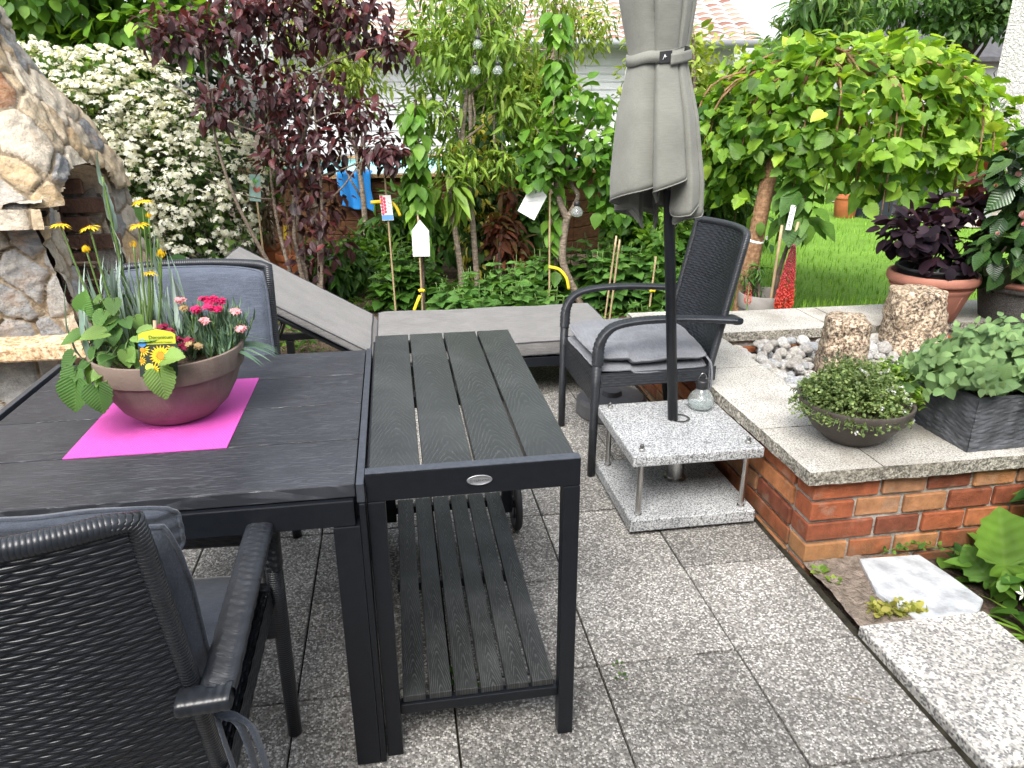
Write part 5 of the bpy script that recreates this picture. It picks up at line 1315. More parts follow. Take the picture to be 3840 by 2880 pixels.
# apple / pear with forked trunk
t = plant('apple_tree', 'small apple tree with a bent forked grey trunk right of the centre', 'fruit tree', (.80,3.0,0))
sm = MB(); P = bez([(.02,0,.02),(-.02,0,.14),(-.10,0,.30),(-.142,0,.43),(-.135,0,.60),(-.115,0,.72)], 6); sm.tube(P, np.linspace(.026,.026,len(P)), 9)
P = bez([(-.115,0,.70),(-.17,0,.82),(-.185,0,.92),(-.16,0,1.05),(-.15,.0,1.2)], 6); sm.tube(P, np.linspace(.025,.013,len(P)), 9)
P = bez([(-.115,0,.70),(-.06,0,.80),(-.045,0,.86),(-.09,.01,.93),(-.12,.02,1.04),(-.05,.02,1.25)], 6); sm.tube(P, np.linspace(.021,.009,len(P)), 8)
for b in ((-.35,0,1.3),(-.2,.05,1.5),(.05,0,1.35),(.15,-.05,1.1),(-.3,-.05,1.05)): limb(sm, (-.14,0,1.0), b, .008, .003, .05)
sm.build('trunk', M['barkgrey'], t)
blobs = [((-.22,0,1.18),(.26,.2,.2),2), ((.05,-.05,1.2),(.25,.2,.22),2), ((-.3,-.05,1.0),(.15,.12,.12),.8), ((.12,-.05,.98),(.2,.15,.16),1.2), ((.22,0,.78),(.2,.15,.16),1), ((-.05,0,1.45),(.28,.2,.14),1.2)]
P, O = clump(620, blobs, .5); mb = MB(); foliage(mb, OV, P, O, .075, .35, wid=1.35); mb.build('crown', L_['cherry'], t)

# trees and shrubs behind the fruit trees, each a thing of its own
def tree(label, c, r, n, mat, size, T=OVS, nb=14, s=.4, k=.5, droop=.4, group=None, tr=.04, name='tree', bark='barkgrey', limbs=10, wid=1.0):
    t = plant(name, label, 'tree', (c[0], c[1], 0), group); cc = np.array([0,0,c[2]])
    blobs = sub_blobs(cc, r, nb, s); P, O = clump(n, blobs, k); mb = MB(); foliage(mb, T, P, O, size, droop, wid=wid); mb.build('crown', L_[mat], t)
    sm = MB(); top = np.array([0,0,c[2]+r[2]*.5]); P = limb(sm, (0,0,0), top, tr, tr*.3, .03, 12)
    for b in blobs[:limbs]:
        i = rng.integers(3, 10); limb(sm, P[i], b[0], tr*.35, tr*.1, .07)
    sm.build('trunk', M[bark], t); return t
tree('yellow green airy tree in front of the white house left of the parasol', (.95,4.7,1.8), (.72,.5,.85), 3300, 'yellow', .062, LANCES, group=None, tr=.03, wid=1.5)
tree('yellow green airy tree with bare twigs just right of the parasol top', (2.0,4.4,1.7), (.68,.5,.9), 3000, 'yellow', .058, OVS, tr=.035)
tree('pale green airy tree above the purple plum', (-.75,4.9,1.95), (.75,.45,.62), 2600, 'yellow', .062, LANCES, tr=.03, wid=1.5)
tree('pale green willow leaved tree behind the peach tree', (.15,4.5,1.95), (.55,.45,.55), 2400, 'peach', .08, LANCES, tr=.03)
tree('tall pale green tree behind the weeping mulberry', (3.6,5.2,2.2), (.95,.5,.45), 1500, 'bamboo', .14, LANCES, tr=.03)
bush('shrub', 'tall loose green shrub in front of the white house behind the peach tree', 'shrub', (.55,4.95,1.35), (.85,.22,.95), 3600, OVS, L_['peach'], .075, 22, .32, trunkm='barkgrey')
bush('shrub', 'tall loose green shrub in front of the white house right of the parasol', 'shrub', (2.5,4.95,1.4), (.8,.22,1.0), 3000, OVS, L_['yellow'], .07, 20, .32, trunkm='barkgrey')
bush('euonymus_bush', 'dark bush with yellow variegated leaves behind the peach trunk', 'shrub', (.18,3.95,.85), (.33,.3,.82), 2100, OV, L_['var'], .072, 14, .36, droop=.9, r_=lambda n: np.where(rng.random(n) < .30, .6+.4*rng.random(n), .35*rng.random(n)))
bush('photinia_bush', 'red tinged photinia bush between peach and apple trunks', 'shrub', (.34,3.65,.5), (.2,.2,.42), 620, LANCE, L_['photinia'], .085, 9, wid=1.6, group=None)
bush('shrub', 'light green shrub behind the apple trunk', 'shrub', (.55,4.1,.75), (.35,.3,.6), 1100, OV, L_['mid'], .075, 9)
bush('shrub', 'leafy green shrub left of the parasol hem', 'shrub', (1.22,3.5,.62), (.36,.3,.62), 1500, OV, L_['cherry'], .07, 12, wid=1.2)
bush('shrub', 'dark leaved shrub behind the right armchair', 'shrub', (1.5,3.1,.4), (.35,.3,.45), 1100, OV, L_['mid'], .075, 9)
bush('bamboo_clump', 'fine leaved bamboo clump left of the mulberry trunk', 'bamboo', (1.95,3.55,.68), (.36,.3,.75), 2200, LANCES, L_['bamboo'], .10, 14, .4, droop=.5, trunkm='cane', stems=9)
bush('shrub', 'mid green shrub beyond the bamboo clump', 'shrub', (2.7,5.2,.7), (.8,.5,.8), 2600, OVS, L_['mid'], .075, 14)
bush('shrub', 'dark shrub in front of the brown pool cladding', 'shrub', (-.25,4.45,.45), (.55,.3,.42), 1300, LANCES, L_['mid'], .10, 10, wid=1.6)
bush('shrub', 'green shrub between purple plum and the pool', 'shrub', (-.62,4.2,.28), (.3,.25,.30), 800, LANCES, L_['weed'], .12, 8, wid=1.3)
bush('shrub', 'deep green shrub at the foot of the purple plum', 'shrub', (-.95,3.75,.22), (.32,.25,.28), 800, LANCES, L_['mid'], .11, 8, wid=1.3)
tree('large distant broadleaf tree above the hedge at the upper right', (13.0,15.4,3.75), (3.0,1.6,1.35), 9000, 'farl', .17, OVS, nb=26, s=.34, k=.4, tr=.19, bark='barkdark', limbs=16)
bush('shrub', 'green conifer shrub beside the white house corner', 'shrub', (8.0,8.35,.75), (.42,.4,.95), 2500, LANCES, L_['conif'], .11, 10, .45)
bush('shrub', 'dark shrub beyond the pots on the lawn', 'shrub', (5.6,9.5,.7), (1.8,.6,.8), 3500, OVS, L_['mid'], .10, 18, .35)
bush('hedge', 'green hedge along the far side of the lawn behind the mulberry', 'hedge', (4.3,10.4,.8), (1.6,.5,.9), 3500, OVS, L_['mid'], .11, 18, .35)

# leafy perennials behind the lounger
GM = 'leafy perennials behind the lounger'
def perennial(x, y, h, w, nst, mat, size, label, T=OV):
    t = plant('perennial', label, 'perennial', (x,y,.0), GM); mb, sm = MB(), MB()
    for q in range(nst):
        a = rng.uniform(0, 6.3); rr = w*math.sqrt(rng.random()); hh = h*rng.uniform(.65, 1.1)
        P = bez([(rr*.4*math.cos(a), rr*.4*math.sin(a), .02), (rr*.7*math.cos(a), rr*.7*math.sin(a), hh*.5), (rr*math.cos(a), rr*math.sin(a), hh)], 4); sm.tube(P, np.linspace(.004,.0022,len(P)), 5)
        nl = int(hh/.045)
        for k in range(nl):
            f = .25 + .75*(k+.5)/nl; p = P[int(f*(len(P)-1))]; b = k*1.57 + rng.normal()*.2
            for s in (0, math.pi):
                d = np.array([math.cos(b+s), math.sin(b+s), .25 - .55*(1-f)])
                mb.inst(T, [p], [d], [UPV + .35*rng.normal(size=3)], size*(1.15-.6*max(0, f-.55)/.45)*rng.uniform(.8,1.15), np.clip(.15+.6*f*rng.random()+.25*f, 0, 1), 1.15)
    mb.build('leaf', L_[mat], t); sm.build('stem', M['stem'], t)
spots_ = [(.02,2.62,.36),(.20,2.72,.40),(.38,2.62,.34),(-.12,2.85,.40),(.10,2.98,.44),(.34,2.95,.42),(.55,2.75,.30),(-.42,3.15,.52),(-.58,3.25,.46),(-.25,3.25,.42),(.95,2.95,.5),(1.12,3.0,.52),(.72,3.35,.5),(1.0,3.3,.55),(1.3,2.75,.42),(1.15,2.55,.22),(-.30,2.62,.2),(1.48,2.55,.3),(.52,3.15,.46),(1.62,2.85,.4)]
pos_ = ['close behind the lounger left of its middle','just behind the middle of the lounger','close behind the lounger right of its middle','left of the peach trunks','in front of the peach trunks','right of the peach trunk','beside the cane with the yellow tie','left of the white house shaped tag','beside the raspberry cane','behind the white house shaped tag','right of the forked apple trunk','between apple trunk and parasol pole','behind the forked apple trunk','under the hanging glass lamp','behind the armrest of the right armchair','low beside the lounger foot','low beside the lounger cushion fold','between armchair back and lounger','behind the tilted white tag','beside the mulberry trunk foot']
for k, ((x, y, h), ps) in enumerate(zip(spots_, pos_)):
    perennial(x, y, h, .15, 9 if h > .3 else 6, 'mint' if k not in (7,8,9,12,13) else 'mid', .105 if h > .3 else .07, 'bushy green perennial ' + ps)
# low ground cover in the bed
n = 5200; P = np.stack([rng.uniform(-1.3,1.7,n), rng.uniform(2.36,4.2,n), .03+.07*rng.random(n)**2], 1)
keep = ~((P[:,0] < -.38) & (P[:,0] > -.98) & (P[:,1] < 3.2) & (P[:,1] > 2.45)); P = P[keep]
mb = MB(); foliage(mb, OVS, P, np.tile(UPV, (len(P),1)), .042, -.1, jit=1.2, out=.2, up=1.2); tag(mb.build('ground_cover', L_['weed']), 'low green weeds covering the flower bed', 'ground cover', kind='stuff')
# canes, tags, lamps
def cane(label, x, y, z, lean=0, r=.006, group='plant canes in the flower bed'):
    P = np.array([(0,0,0),(lean*.5,0,z*.5),(lean,0,z)]); mb = MB(); mb.tube(np.array([P[0]*(1-t)+P[2]*t for t in np.linspace(0,1,9)]), [r*(1.25 if i % 2 else 1) for i in range(9)], 7)
    o = mb.build('bamboo_cane', M['cane']); o.location = (x,y,0); return tag(o, label, 'cane', group)
cane('plant cane carrying the raspberry picture tag', -.50, 3.0, 1.04, -.02)
cane('plant cane carrying the white house shaped tag', -.325, 2.86, .80, 0)
cane('plant cane carrying the tilted white tag', .56, 2.95, 1.0, -.01)
cane('pair of leaning canes, the left one, beside the parasol pole', .90, 2.75, .62, .06); cane('pair of leaning canes, the right one, beside the parasol pole', .925, 2.72, .60, .05)
cane('thin cane with a yellow tie behind the right armchair', 1.20, 2.72, .48, .03)
for k, (x, y, z, a) in enumerate([(1.79,2.19,.70,.02),(1.80,2.17,.72,.10)]): cane(('straight cane in the grey clay pot','leaning cane in the grey clay pot')[k], x, y, z+.05, a, .008)
def tagcard(label, loc, rz, tilt, pts, mat=None, group='white plant tags'):
    t = MB(); pts = np.array(pts, float); n = len(pts)
    V = np.concatenate([np.c_[pts[:,0], np.full(n, -.0006), pts[:,1]], np.c_[pts[:,0], np.full(n, .0006), pts[:,1]]])
    t.add(V, [list(range(n)), list(range(2*n-1, n-1, -1))] + [[i, i+n, (i+1) % n + n, (i+1) % n] for i in range(n)])
    o = t.build('plant_tag', mat or M['white'], smooth=False); o.location = loc; o.rotation_euler = (0, tilt, rz); return tag(o, label, 'plant tag', group)
house = [(-.055,-.12),(.055,-.12),(.055,.045),(.0,.115),(-.055,.045)]
g1 = tagcard('white house shaped plant tag hanging upright on its cane', (-.315,2.84,.63), R(-8), 0, house)
g2 = tagcard('white house shaped plant tag tilted on its cane beside the apple tree', (.445,2.92,.85), R(-20), R(28), [(x*1.15, y*1.05) for x, y in house])
for gg in (g1, g2):
    mb = MB()
    for k in range(5): mb.box((-.012+.004*k, -.0012, -.09+.035*k), (.07,.0004,.006), roty(R(-38)))  # diagonal grey lines paint a reflection of writing onto the tag
    mb.build('print', plain('faint_reflected_writing', (.62,.63,.65), .6), gg, smooth=False)
rp = tagcard('picture tag with pink raspberries on a cane', (-.52,2.985,.805), R(-25), R(-4), [(-.04,-.08),(.04,-.08),(.04,.08),(-.04,.08)], None, None)
MB().b2((-.0385,-.0012,-.078),(.0385,-.0008,-.045)).build('blue_band', plain('blue_print', (.12,.30,.62), .5), rp, smooth=False)
mb = MB()
for k in range(11):
    P = np.array([[(.0105*math.cos(a)*c, -.001-.002*math.sin(q), .0105*math.sin(a)*c) for q, c in ((0,1),(.8,.7),(1.57,.02))] for a in np.linspace(0, 2*np.pi, 10, endpoint=False)])
    mb.grid(P + np.array([-.028+.019*(k % 2), 0, -.035+.0105*k]), wrap=True)
mb.build('raspberry_picture', plain('raspberry_print', (.66,.07,.13), .5, nz=.3, sc=200), rp)
mb = MB()
for k in range(9): mb.b2((.012,-.0012,-.03+.009*k),(.034 - .008*(k % 3),-.0008,-.027+.009*k))
mb.build('small_print', plain('grey_print', (.25,.25,.28), .6), rp, smooth=False)
def tie(label, loc, pts):
    mb = MB(); P = bez(pts, 6); mb.tube(P, 1.0, 6, flat=(.011,.0015), ref=(0,1,0)); o = mb.build('yellow_tie', M['yellow']); o.location = loc; return tag(o, label, 'plant tie', 'yellow plant ties')
tie('yellow plant tie sticking out left and right of the raspberry tag', (-.52,3.0,.84), [(-.10,0,0),(-.04,0,.004),(.02,0,.002),(.06,-.01,-.03),(.085,-.01,-.09)])
tie('yellow plant tie low on the cane of the white house shaped tag', (-.325,2.855,.28), [(-.02,-.008,0),(0,-.01,.005),(.02,-.008,.0)])
tie('small yellow tag hanging below its tie behind the lounger', (-.36,2.85,.2), [(.025,0,.05),(.0,-.01,.0),(-.02,-.01,-.05)])
tie('long curved yellow plant tie on the cane of the tilted tag', (.57,2.94,.36), [(-.02,0,.03),(.05,-.01,.01),(.10,-.02,-.05),(.12,-.02,-.13)])
tie('small yellow plant tie on the thin cane behind the right armchair', (1.215,2.71,.25), [(-.02,-.008,0),(0,-.01,.005),(.02,-.008,0)])
for lb, loc in (('uppermost glass lamp hanging in the peach tree', (.09,2.95,1.745)), ('glass lamp hanging just below the uppermost one', (.073,2.95,1.60)), ('right one of the three glass lamps hanging in the peach tree', (.211,2.95,1.60))):
    solar_bulb(lb, loc, .62, 'glass lamps hung in the trees', True)
solar_bulb('glass lamp hanging from the forked apple tree', (.713,2.85,.735), .80, 'glass lamps hung in the trees', True)
pc = tagcard('tall picture label with leaf and fruit left of the purple plum', (-1.36,3.2,.925), R(10), R(6), [(-.035,-.085),(.035,-.085),(.035,.085),(-.035,.085)], plain('teal_print', (.30,.48,.44), .5, nz=.2), None)
mb = MB(); mb.inst(ROUND, [(.01,-.002,-.03)], [(0,0,1)], [(0,-1,0)], .055, .5); mb.build('fruit_picture', plain('red_print', (.48,.13,.09), .5), pc)
mb = MB(); mb.inst(OV, [(-.01,-.002,.03),(.0,-.002,.02)], [(.5,0,.8),(-.5,0,.8)], [(0,-1,0),(0,-1,0)], .06, .5); mb.build('leaf_picture', plain('green_print', (.12,.36,.06), .5), pc)
cane('thin cane holding the tall picture label left of the purple plum', -1.36, 3.21, .86, 0)
t = plant('plum_sapling', 'thin sapling with yellow tag in the orange terracotta pot', 'sapling', (-1.235,3.55,.40))
sm = MB(); sm.tube(bez([(0,0,0),(.01,0,.3),(0,0,.62)]), .007, 6); sm.tube([(-.05,0,0),(-.06,0,.42)], .006, 6); sm.build('stem', M['cane'], t)
P, O = clump(60, [((0,0,.55),(.12,.1,.2),1)]); mb = MB(); foliage(mb, OV, P, O, .06, .3); mb.build('leaf', L_['mid'], t)
MB().box((-.015,-.012,.18), (.022,.002,.10), roty(.1)).build('tag', M['yellow'], t, smooth=False)

# ---------------------------------------------------------------- weeping mulberry
t = plant('weeping_mulberry', 'umbrella shaped weeping mulberry with a leaning brown trunk', 'tree', (1.72,2.42,0))
sm = MB(); TP = bez([(-.02,0,-.02),(.0,0,.16),(.035,0,.45),(.075,.02,.78),(.125,.05,1.06),(.22,.15,1.30),(.40,.28,1.46)], 7); sm.tube(TP, np.interp(np.linspace(0,1,len(TP)), [0,.1,.7,1], [.068,.056,.046,.030]), 14)
hubp = np.array([.42,.30,1.46]); ctr = np.array([.80,.42,0])
for k in range(64):
    a = rng.uniform(0, 2*np.pi); rx, ry = 1.03*rng.uniform(.5,1.04), .84*rng.uniform(.5,1.04); e = ctr + np.array([rx*math.cos(a), ry*math.sin(a), rng.uniform(.78, 1.15)])
    mid1 = hubp*.55 + (ctr+np.array([rx*.45*math.cos(a), ry*.45*math.sin(a), 0]))*.45; mid1[2] = rng.uniform(1.58,1.76)
    mid2 = ctr + np.array([rx*.88*math.cos(a), ry*.88*math.sin(a), rng.uniform(1.36,1.55)])
    P = bez([hubp, mid1, mid2, e], 6); sm.tube(P, np.linspace(.012,.0035,len(P)), 6)
sm.build('trunk', M['bark'], t)
n = 4200; a = rng.uniform(0, 2*np.pi, n); ph = np.arccos(rng.uniform(.0, 1, n)*1.0); k = rng.uniform(.80, 1.04, n)
lump = 1 + .07*np.sin(a*5+1)*np.sin(ph*3) + .05*np.sin(a*9)
prof_x = np.sin(ph)**.75
P = np.stack([1.00*k*lump*prof_x*np.cos(a), .82*k*lump*prof_x*np.sin(a), 1.12 + .72*k*np.cos(ph)], 1) + ctr
hang = rng.random(n) < .34; P[hang,2] = rng.uniform(.80, 1.25, hang.sum()); a2 = a[hang]; q = rng.uniform(.70,1.02,hang.sum()); P[hang,0] = ctr[0]+1.00*q*np.cos(a2); P[hang,1] = ctr[1]+.82*q*np.sin(a2)
# keep the underside ragged: the curtain hangs lower in front and on the right
low = .80 + .18*(np.sin(a*3.3+.5)*.5+.5) + .14*np.sin(a*8+1)*.5; ok = P[:,2] > low; P = P[ok]
tx = np.interp(P[:,2], [0,.45,.78,1.06], [0,.035,.075,.125]); P = P[~((np.abs(P[:,0]-tx-.0) < .13) & (P[:,2] < 1.02) & (P[:,1] < .2))]
O = unit((P - ctr - np.array([0,0,1.0]))*np.array([1/1.05,1/.82,1/.75])); m = len(P)
mb = MB(); half = rng.random(m) < .5
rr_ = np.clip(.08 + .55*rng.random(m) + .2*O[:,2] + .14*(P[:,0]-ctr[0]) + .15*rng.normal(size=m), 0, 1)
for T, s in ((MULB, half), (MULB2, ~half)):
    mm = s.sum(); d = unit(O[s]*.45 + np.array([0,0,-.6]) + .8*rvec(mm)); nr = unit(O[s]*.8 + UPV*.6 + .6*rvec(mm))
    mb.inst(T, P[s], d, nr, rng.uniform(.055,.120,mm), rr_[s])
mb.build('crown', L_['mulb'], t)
o = MB().tube([(.052*math.cos(b), .052*math.sin(b), .01*math.sin(b)) for b in np.linspace(0, 2*np.pi, 24)], 1.0, 6, cap=False, flat=(.002,.011), ref=(0,0,1)).build('plant_tie', M['white'], t); o.location = (.054,.01,.62); o.rotation_euler = (0,R(8),0)
o = MB().box((.075,-.03,.02), (.05,.002,.022), roty(-.5)).build('tag', M['white'], t, smooth=False); o.location = (.054,.01,.625)
# shrub in the grey pot with its nursery label
t = plant('cherry_laurel', 'young shrub with large glossy leaves in the grey clay pot', 'shrub', (1.86,2.30,.24))
sm = MB(); sm.tube(bez([(.02,0,0),(.03,0,.2),(.08,0,.42),(.14,.0,.66)], 8), np.linspace(.017,.008,25), 8); limb(sm, (.06,0,.35), (.02,-.05,.62), .006, .003); limb(sm, (.1,0,.5), (.25,-.02,.52), .005, .003); sm.build('stem', M['barkdark'], t)
P, O = clump(56, [((.12,-.02,.55),(.13,.12,.14),1.4),((.13,0,.70),(.14,.12,.12),1),((-.10,.1,.5),(.08,.06,.13),.3)]); mb = MB(); foliage(mb, OV, P, O, .115, .8, jit=.4, wid=1.15); mb.build('leaf', L_['weed'], t)
tc = tagcard('narrow white nursery label with green lettering in the grey pot shrub', (1.845,2.16,.80), R(-12), R(6), [(-.016,-.075),(.016,-.075),(.016,.07),(-.016,.07)], None, None)
lettering('lettering', 'GARTEN', .026, plain('green_print', (.02,.10,.05), .6), tc, Matrix.Translation((0,-.0012,-.02)) @ Matrix.Rotation(R(90), 4, 'X') @ Matrix.Rotation(R(90), 4, 'Z'))
bush('shrub', 'wiry young shrub low in the grey clay pot', 'shrub', (1.77,2.35,.42), (.13,.1,.12), 240, LANCES, L_['mid'], .04, 5)
bush('perennial', 'purple leaved low plant in front of the grey clay pot', 'perennial', (1.60,2.18,.16), (.09,.08,.09), 45, OV, L_['smoke'], .09, 4)

# lupins
def lupin(label, loc, h, hs, w, lean, n):
    t = plant('lupin', label, 'lupin', loc, 'red lupins by the planter wall'); sm = MB(); ax_ = np.array([lean, 0, 1.])
    sm.tube([(0,0,0), ax_*h*.5, ax_*(h+hs)], [.006,.005,.003], 6); sm.build('stem', M['stem'], t)
    mb = MB(); i = np.arange(n); f = i/n; a = i*2.399; r = w*(1-f)**.55*np.clip(.55+3*f, 0, 1); z = h + hs*f
    O = np.stack([np.cos(a), np.sin(a), .15+.6*f], 1) + .25*rng.normal(size=(n,3)); r = r*rng.uniform(.8,1.12,n); P = np.stack([r*np.cos(a)*.72, r*np.sin(a)*.72, 0*z], 1) + ax_*z[:,None]
    pt = strip_leaf(lambda t_: .42*math.sin(math.pi*t_**.6)**.5, (.2,.5,.8), -.8, -.35)
    mb.inst(pt, P, unit(O+.1*rvec(n)), unit(UPV - O*.2), np.clip(w*.46*(1-f*.62), .008, .05), np.clip(f*.95+.14*rng.normal(size=n), 0, 1)); mb.inst(pt, P-ax_*.006, unit(O + np.array([0,0,-.35])), unit(-UPV + O*.4), np.clip(w*.38*(1-f*.62), .006, .05), np.clip(f*.9+.06*rng.normal(size=n), 0, 1))
    mb.build('flower_spike', PT['lup'], t)
    lf = MB()
    for k in range(14 if n > 100 else 3):
        b = rng.uniform(0, 6.3); c = np.array([.13*math.cos(b)*rng.uniform(.4,1.2), .12*math.sin(b), rng.uniform(.04,.16)])
        d = np.array([[math.cos(b+q), math.sin(b+q), .15] for q in np.linspace(-1.6,1.6,7)]); lf.inst(LANCE, np.tile(c, (7,1)), d, np.tile(UPV, (7,1)), .085, None, 1.3)
    lf.build('leaf', L_['weed'], t)
lupin('tall red lupin spike in front of the lawn', (1.775,2.02,.0), .26, .40, .056, .045, 520)
lupin('small pink lupin spike beside the mulberry trunk', (1.545,1.98,.1), .24, .12, .026, -.03, 60)
t = plant('phlox', 'low plant with small white flowers beside the red lupin', 'flower', (2.06,1.98,0)); P, O = ell(60, (0,0,.22), (.06,.05,.05)); mb = MB(); mb.inst(FLOR, P, np.cross(O+[0,0,.5], rvec(60)), O+[0,-.3,.6], .014, None); mb.build('flower', PT['lil'], t); P, O = ell(40, (0,0,.1), (.1,.07,.1)); mb = MB(); foliage(mb, LANCES, P, O, .06, .2); mb.build('leaf', L_['weed'], t)

# grass
n = 16000; P = np.stack([1.75+rng.random(n)**1.3*4.6, 1.86+rng.random(n)**1.6*7, np.zeros(n)], 1)
keep = P[:,0] > 1.75 + (P[:,1]-1.86)*.05; P = P[keep]; n = len(P); a = rng.uniform(0, 6.3, n)
mb = MB(); mb.inst(BLADE, P, unit(np.stack([.6*np.cos(a), .6*np.sin(a), np.ones(n)], 1)), np.stack([np.cos(a), np.sin(a), .3*np.ones(n)], 1), rng.uniform(.022,.055,n)*(1+.02*P[:,1]), None, 2.6)
n = 1500; P = np.stack([rng.uniform(1.95,2.75,n), rng.uniform(1.84,2.15,n), np.zeros(n)], 1); a = rng.uniform(0, 6.3, n)
mb.inst(BLADE, P, unit(np.stack([.6*np.cos(a), .6*np.sin(a), np.ones(n)], 1)), np.stack([np.cos(a), np.sin(a), .3*np.ones(n)], 1), rng.uniform(.10,.30,n), None, 1.3)
tag(mb.build('grass', L_['grass']), 'short mown grass blades with a longer fringe along the planter wall', 'grass', kind='stuff')

# smoke bush and camellia
t = plant('smoke_bush', 'dark purple smoke bush growing in the terracotta tub', 'shrub', (2.30,1.47,.56))
sm = MB(); blobs = [((-.15,-.02,.26),(.21,.15,.10),3.2),((.02,-.03,.36),(.16,.13,.08),1.2),((.02,-.08,.12),(.20,.13,.06),.7),((.16,0,.17),(.11,.1,.07),.5)]
for b in ((-.22,0,.25),(-.1,0,.33),(.0,-.05,.3),(.1,0,.36),(.16,0,.2),(-.2,-.05,.12),(.2,.0,.46)): limb(sm, (rng.normal()*.02,rng.normal()*.02,0), b, .0065, .0025, .10)
sm.build('stem', M['barkdark'], t)
P, O = clump(360, blobs, .45); mb = MB(); foliage(mb, ROUND, P, O, .062, .25, jit=.5, up=.9); mb.build('leaf', L_['smoke'], t)
P, O = clump(70, [((.19,0,.47),(.13,.1,.07),1),((.08,0,.3),(.1,.08,.05),.25)]); mb = MB(); foliage(mb, ROUND, P, O, .055, .2); mb.build('red_leaf', L_['smokered'], t)
tg = tagcard('green plant label stuck in the black nursery pot', (2.235,1.365,.625), R(14), R(-24), [(-.042,-.035),(.042,-.035),(.042,.04),(-.042,.04)], plain('green_label', (.08,.27,.045), .45), None)
mb = MB(); mb.inst(FLOR, [(.0,-.0015,.005)], [(1,0,0)], [(0,-1,0)], .015, .5); mb.build('flower_emblem', M['white'], tg)
t = plant('camellia', 'glossy camellia with pinkish buds at the right edge', 'shrub', (2.74,1.34,.50))
sm = MB(); blobs = [((-.25,-.06,.62),(.13,.14,.12),1),((-.12,-.08,.45),(.2,.17,.13),1.8),((-.26,-.1,.27),(.15,.14,.12),1.1),((.05,-.05,.3),(.25,.2,.17),2),((-.05,0,.12),(.2,.15,.09),.8),((.1,0,.6),(.25,.2,.2),2.0),((-.18,-.05,.78),(.08,.08,.06),.3)]
for b in blobs: limb(sm, (rng.normal()*.03,rng.normal()*.03,-.02), b[0], .011, .004, .1)
sm.build('stem', M['barkgrey'], t)
P, O = clump(640, blobs, .4); mb = MB(); foliage(mb, OV, P, O, .092, .45, jit=.55, up=.8, wid=1.2); mb.build('leaf', L_['camellia'], t)
for k, (x, y, z, m, s) in enumerate([(-.40,-.1,.74,'camd',.019),(-.29,-.16,.70,'camd',.024),(-.22,-.16,.67,'cam',.016),(-.33,-.15,.61,'cam',.018),(-.37,-.15,.34,'cam',.013),(-.28,-.18,.42,'cam',.026),(-.27,-.18,.385,'lp',.016),(-.08,-.2,.42,'cam',.022),(-.41,-.12,.56,'camd',.012)]):
    P, O = ell(22, (0,0,0), (s*.55,s*.55,s*.6), .3); mb = MB(); mb.inst(ROUND, P-O*s*.4, unit(O*.3+UPV*.9+.2*rvec(22)), O, s*1.3, None, 1.1); o = mb.build('bud', PT[m], t); o.location = (x,y,z)

# slate trough with oregano
t = thing('slate_trough', 'dark slate look rectangular trough on the granite capping', 'planter', (1.332,-.034,.3605), R(1.5))
def slate_side(L, h):
    u, v = np.meshgrid(np.linspace(0, L, int(L/.004)), np.linspace(0, h, int(h/.003)), indexing='ij'); H = .0165
    row = np.floor((v + .002*np.sin(u*40))/H); fr = (v + .002*np.sin(u*40))/H - row
    g_ = np.random.default_rng(5); off = g_.random(60); seg = np.floor(u/.075 + off[np.clip(row, 0, 59).astype(int)]*3); hv = np.modf(np.sin(seg*12.9 + row*78.2)*43758.5)[0]
    n = vnoise(np.stack([u,v,row*.1], -1), 60, 3)
    return u, v, (.004*np.abs(hv) + .0035*n)*np.sin(np.pi*np.clip(fr,0,1))**.35
LX, LY, LH = .66, .27, .185
mb = MB()
u, v, d = slate_side(LX, LH); mb.grid(np.stack([u, -d, v], -1)); mb.grid(np.stack([u, LY+d, v], -1), flip=True)
u, v, d = slate_side(LY, LH); mb.grid(np.stack([-d, u, v], -1), flip=True); mb.grid(np.stack([LX+d, u, v], -1))
mb.b2((.001,.001,.0),(LX-.001,.018,LH)).b2((.001,LY-.018,.0),(LX-.001,LY-.001,LH)).b2((.001,.0181,.0),(.018,LY-.0181,LH)).b2((LX-.018,.0181,0),(LX-.001,LY-.0181,LH))
mb.build('trough', M['slate'], t, angle=40); MB().b2((.0185,.0185,.10),(LX-.0185,LY-.0185,.165)).build('soil', M['soil'], t, smooth=False)
t = plant('oregano', 'bushy oregano overflowing the slate trough', 'herb', (1.62,.13,.52))
mb, sm = MB(), MB()
for q in range(150):
    a = rng.uniform(0, 6.3); rr = math.sqrt(rng.random()); b = np.array([.26*rr*math.cos(a), .09*rr*math.sin(a), 0]); e = np.array([.44*rr*math.cos(a) - .07, .25*rr*math.sin(a) - .03, (.23 - .19*rr**2)*rng.uniform(.7,1.15)])
    P = bez([b, (b+e)/2 + np.array([0,0,.04]), e], 5); sm.tube(P, np.linspace(.0022,.0014,len(P)), 5)
    tn = unit(P[-1]-P[-3])
    for k in range(5):
        p = P[max(0, len(P)-1-int(k*1.8))]; bb = k*1.57+rng.normal()*.3
        sde = unit(np.cross(tn, [math.cos(q), math.sin(q), .3])); s2 = np.cross(tn, sde)
        for s in (0, math.pi):
            dv = sde*math.cos(bb+s) + s2*math.sin(bb+s); mb.inst(OV, [p], [unit(dv + tn*(.55 if k == 0 else .1) + np.array([0,-.05,-.05]))], [unit(tn + UPV*.6 + .2*rng.normal(size=3))], (.028, .046, .056, .058, .054)[k]*rng.uniform(.8,1.15), np.clip(.75-.13*k+.2*rng.normal(), 0, 1), 1.25)
mb.build('leaf', L_['oregano'], t); sm.build('stem', M['stem'], t)

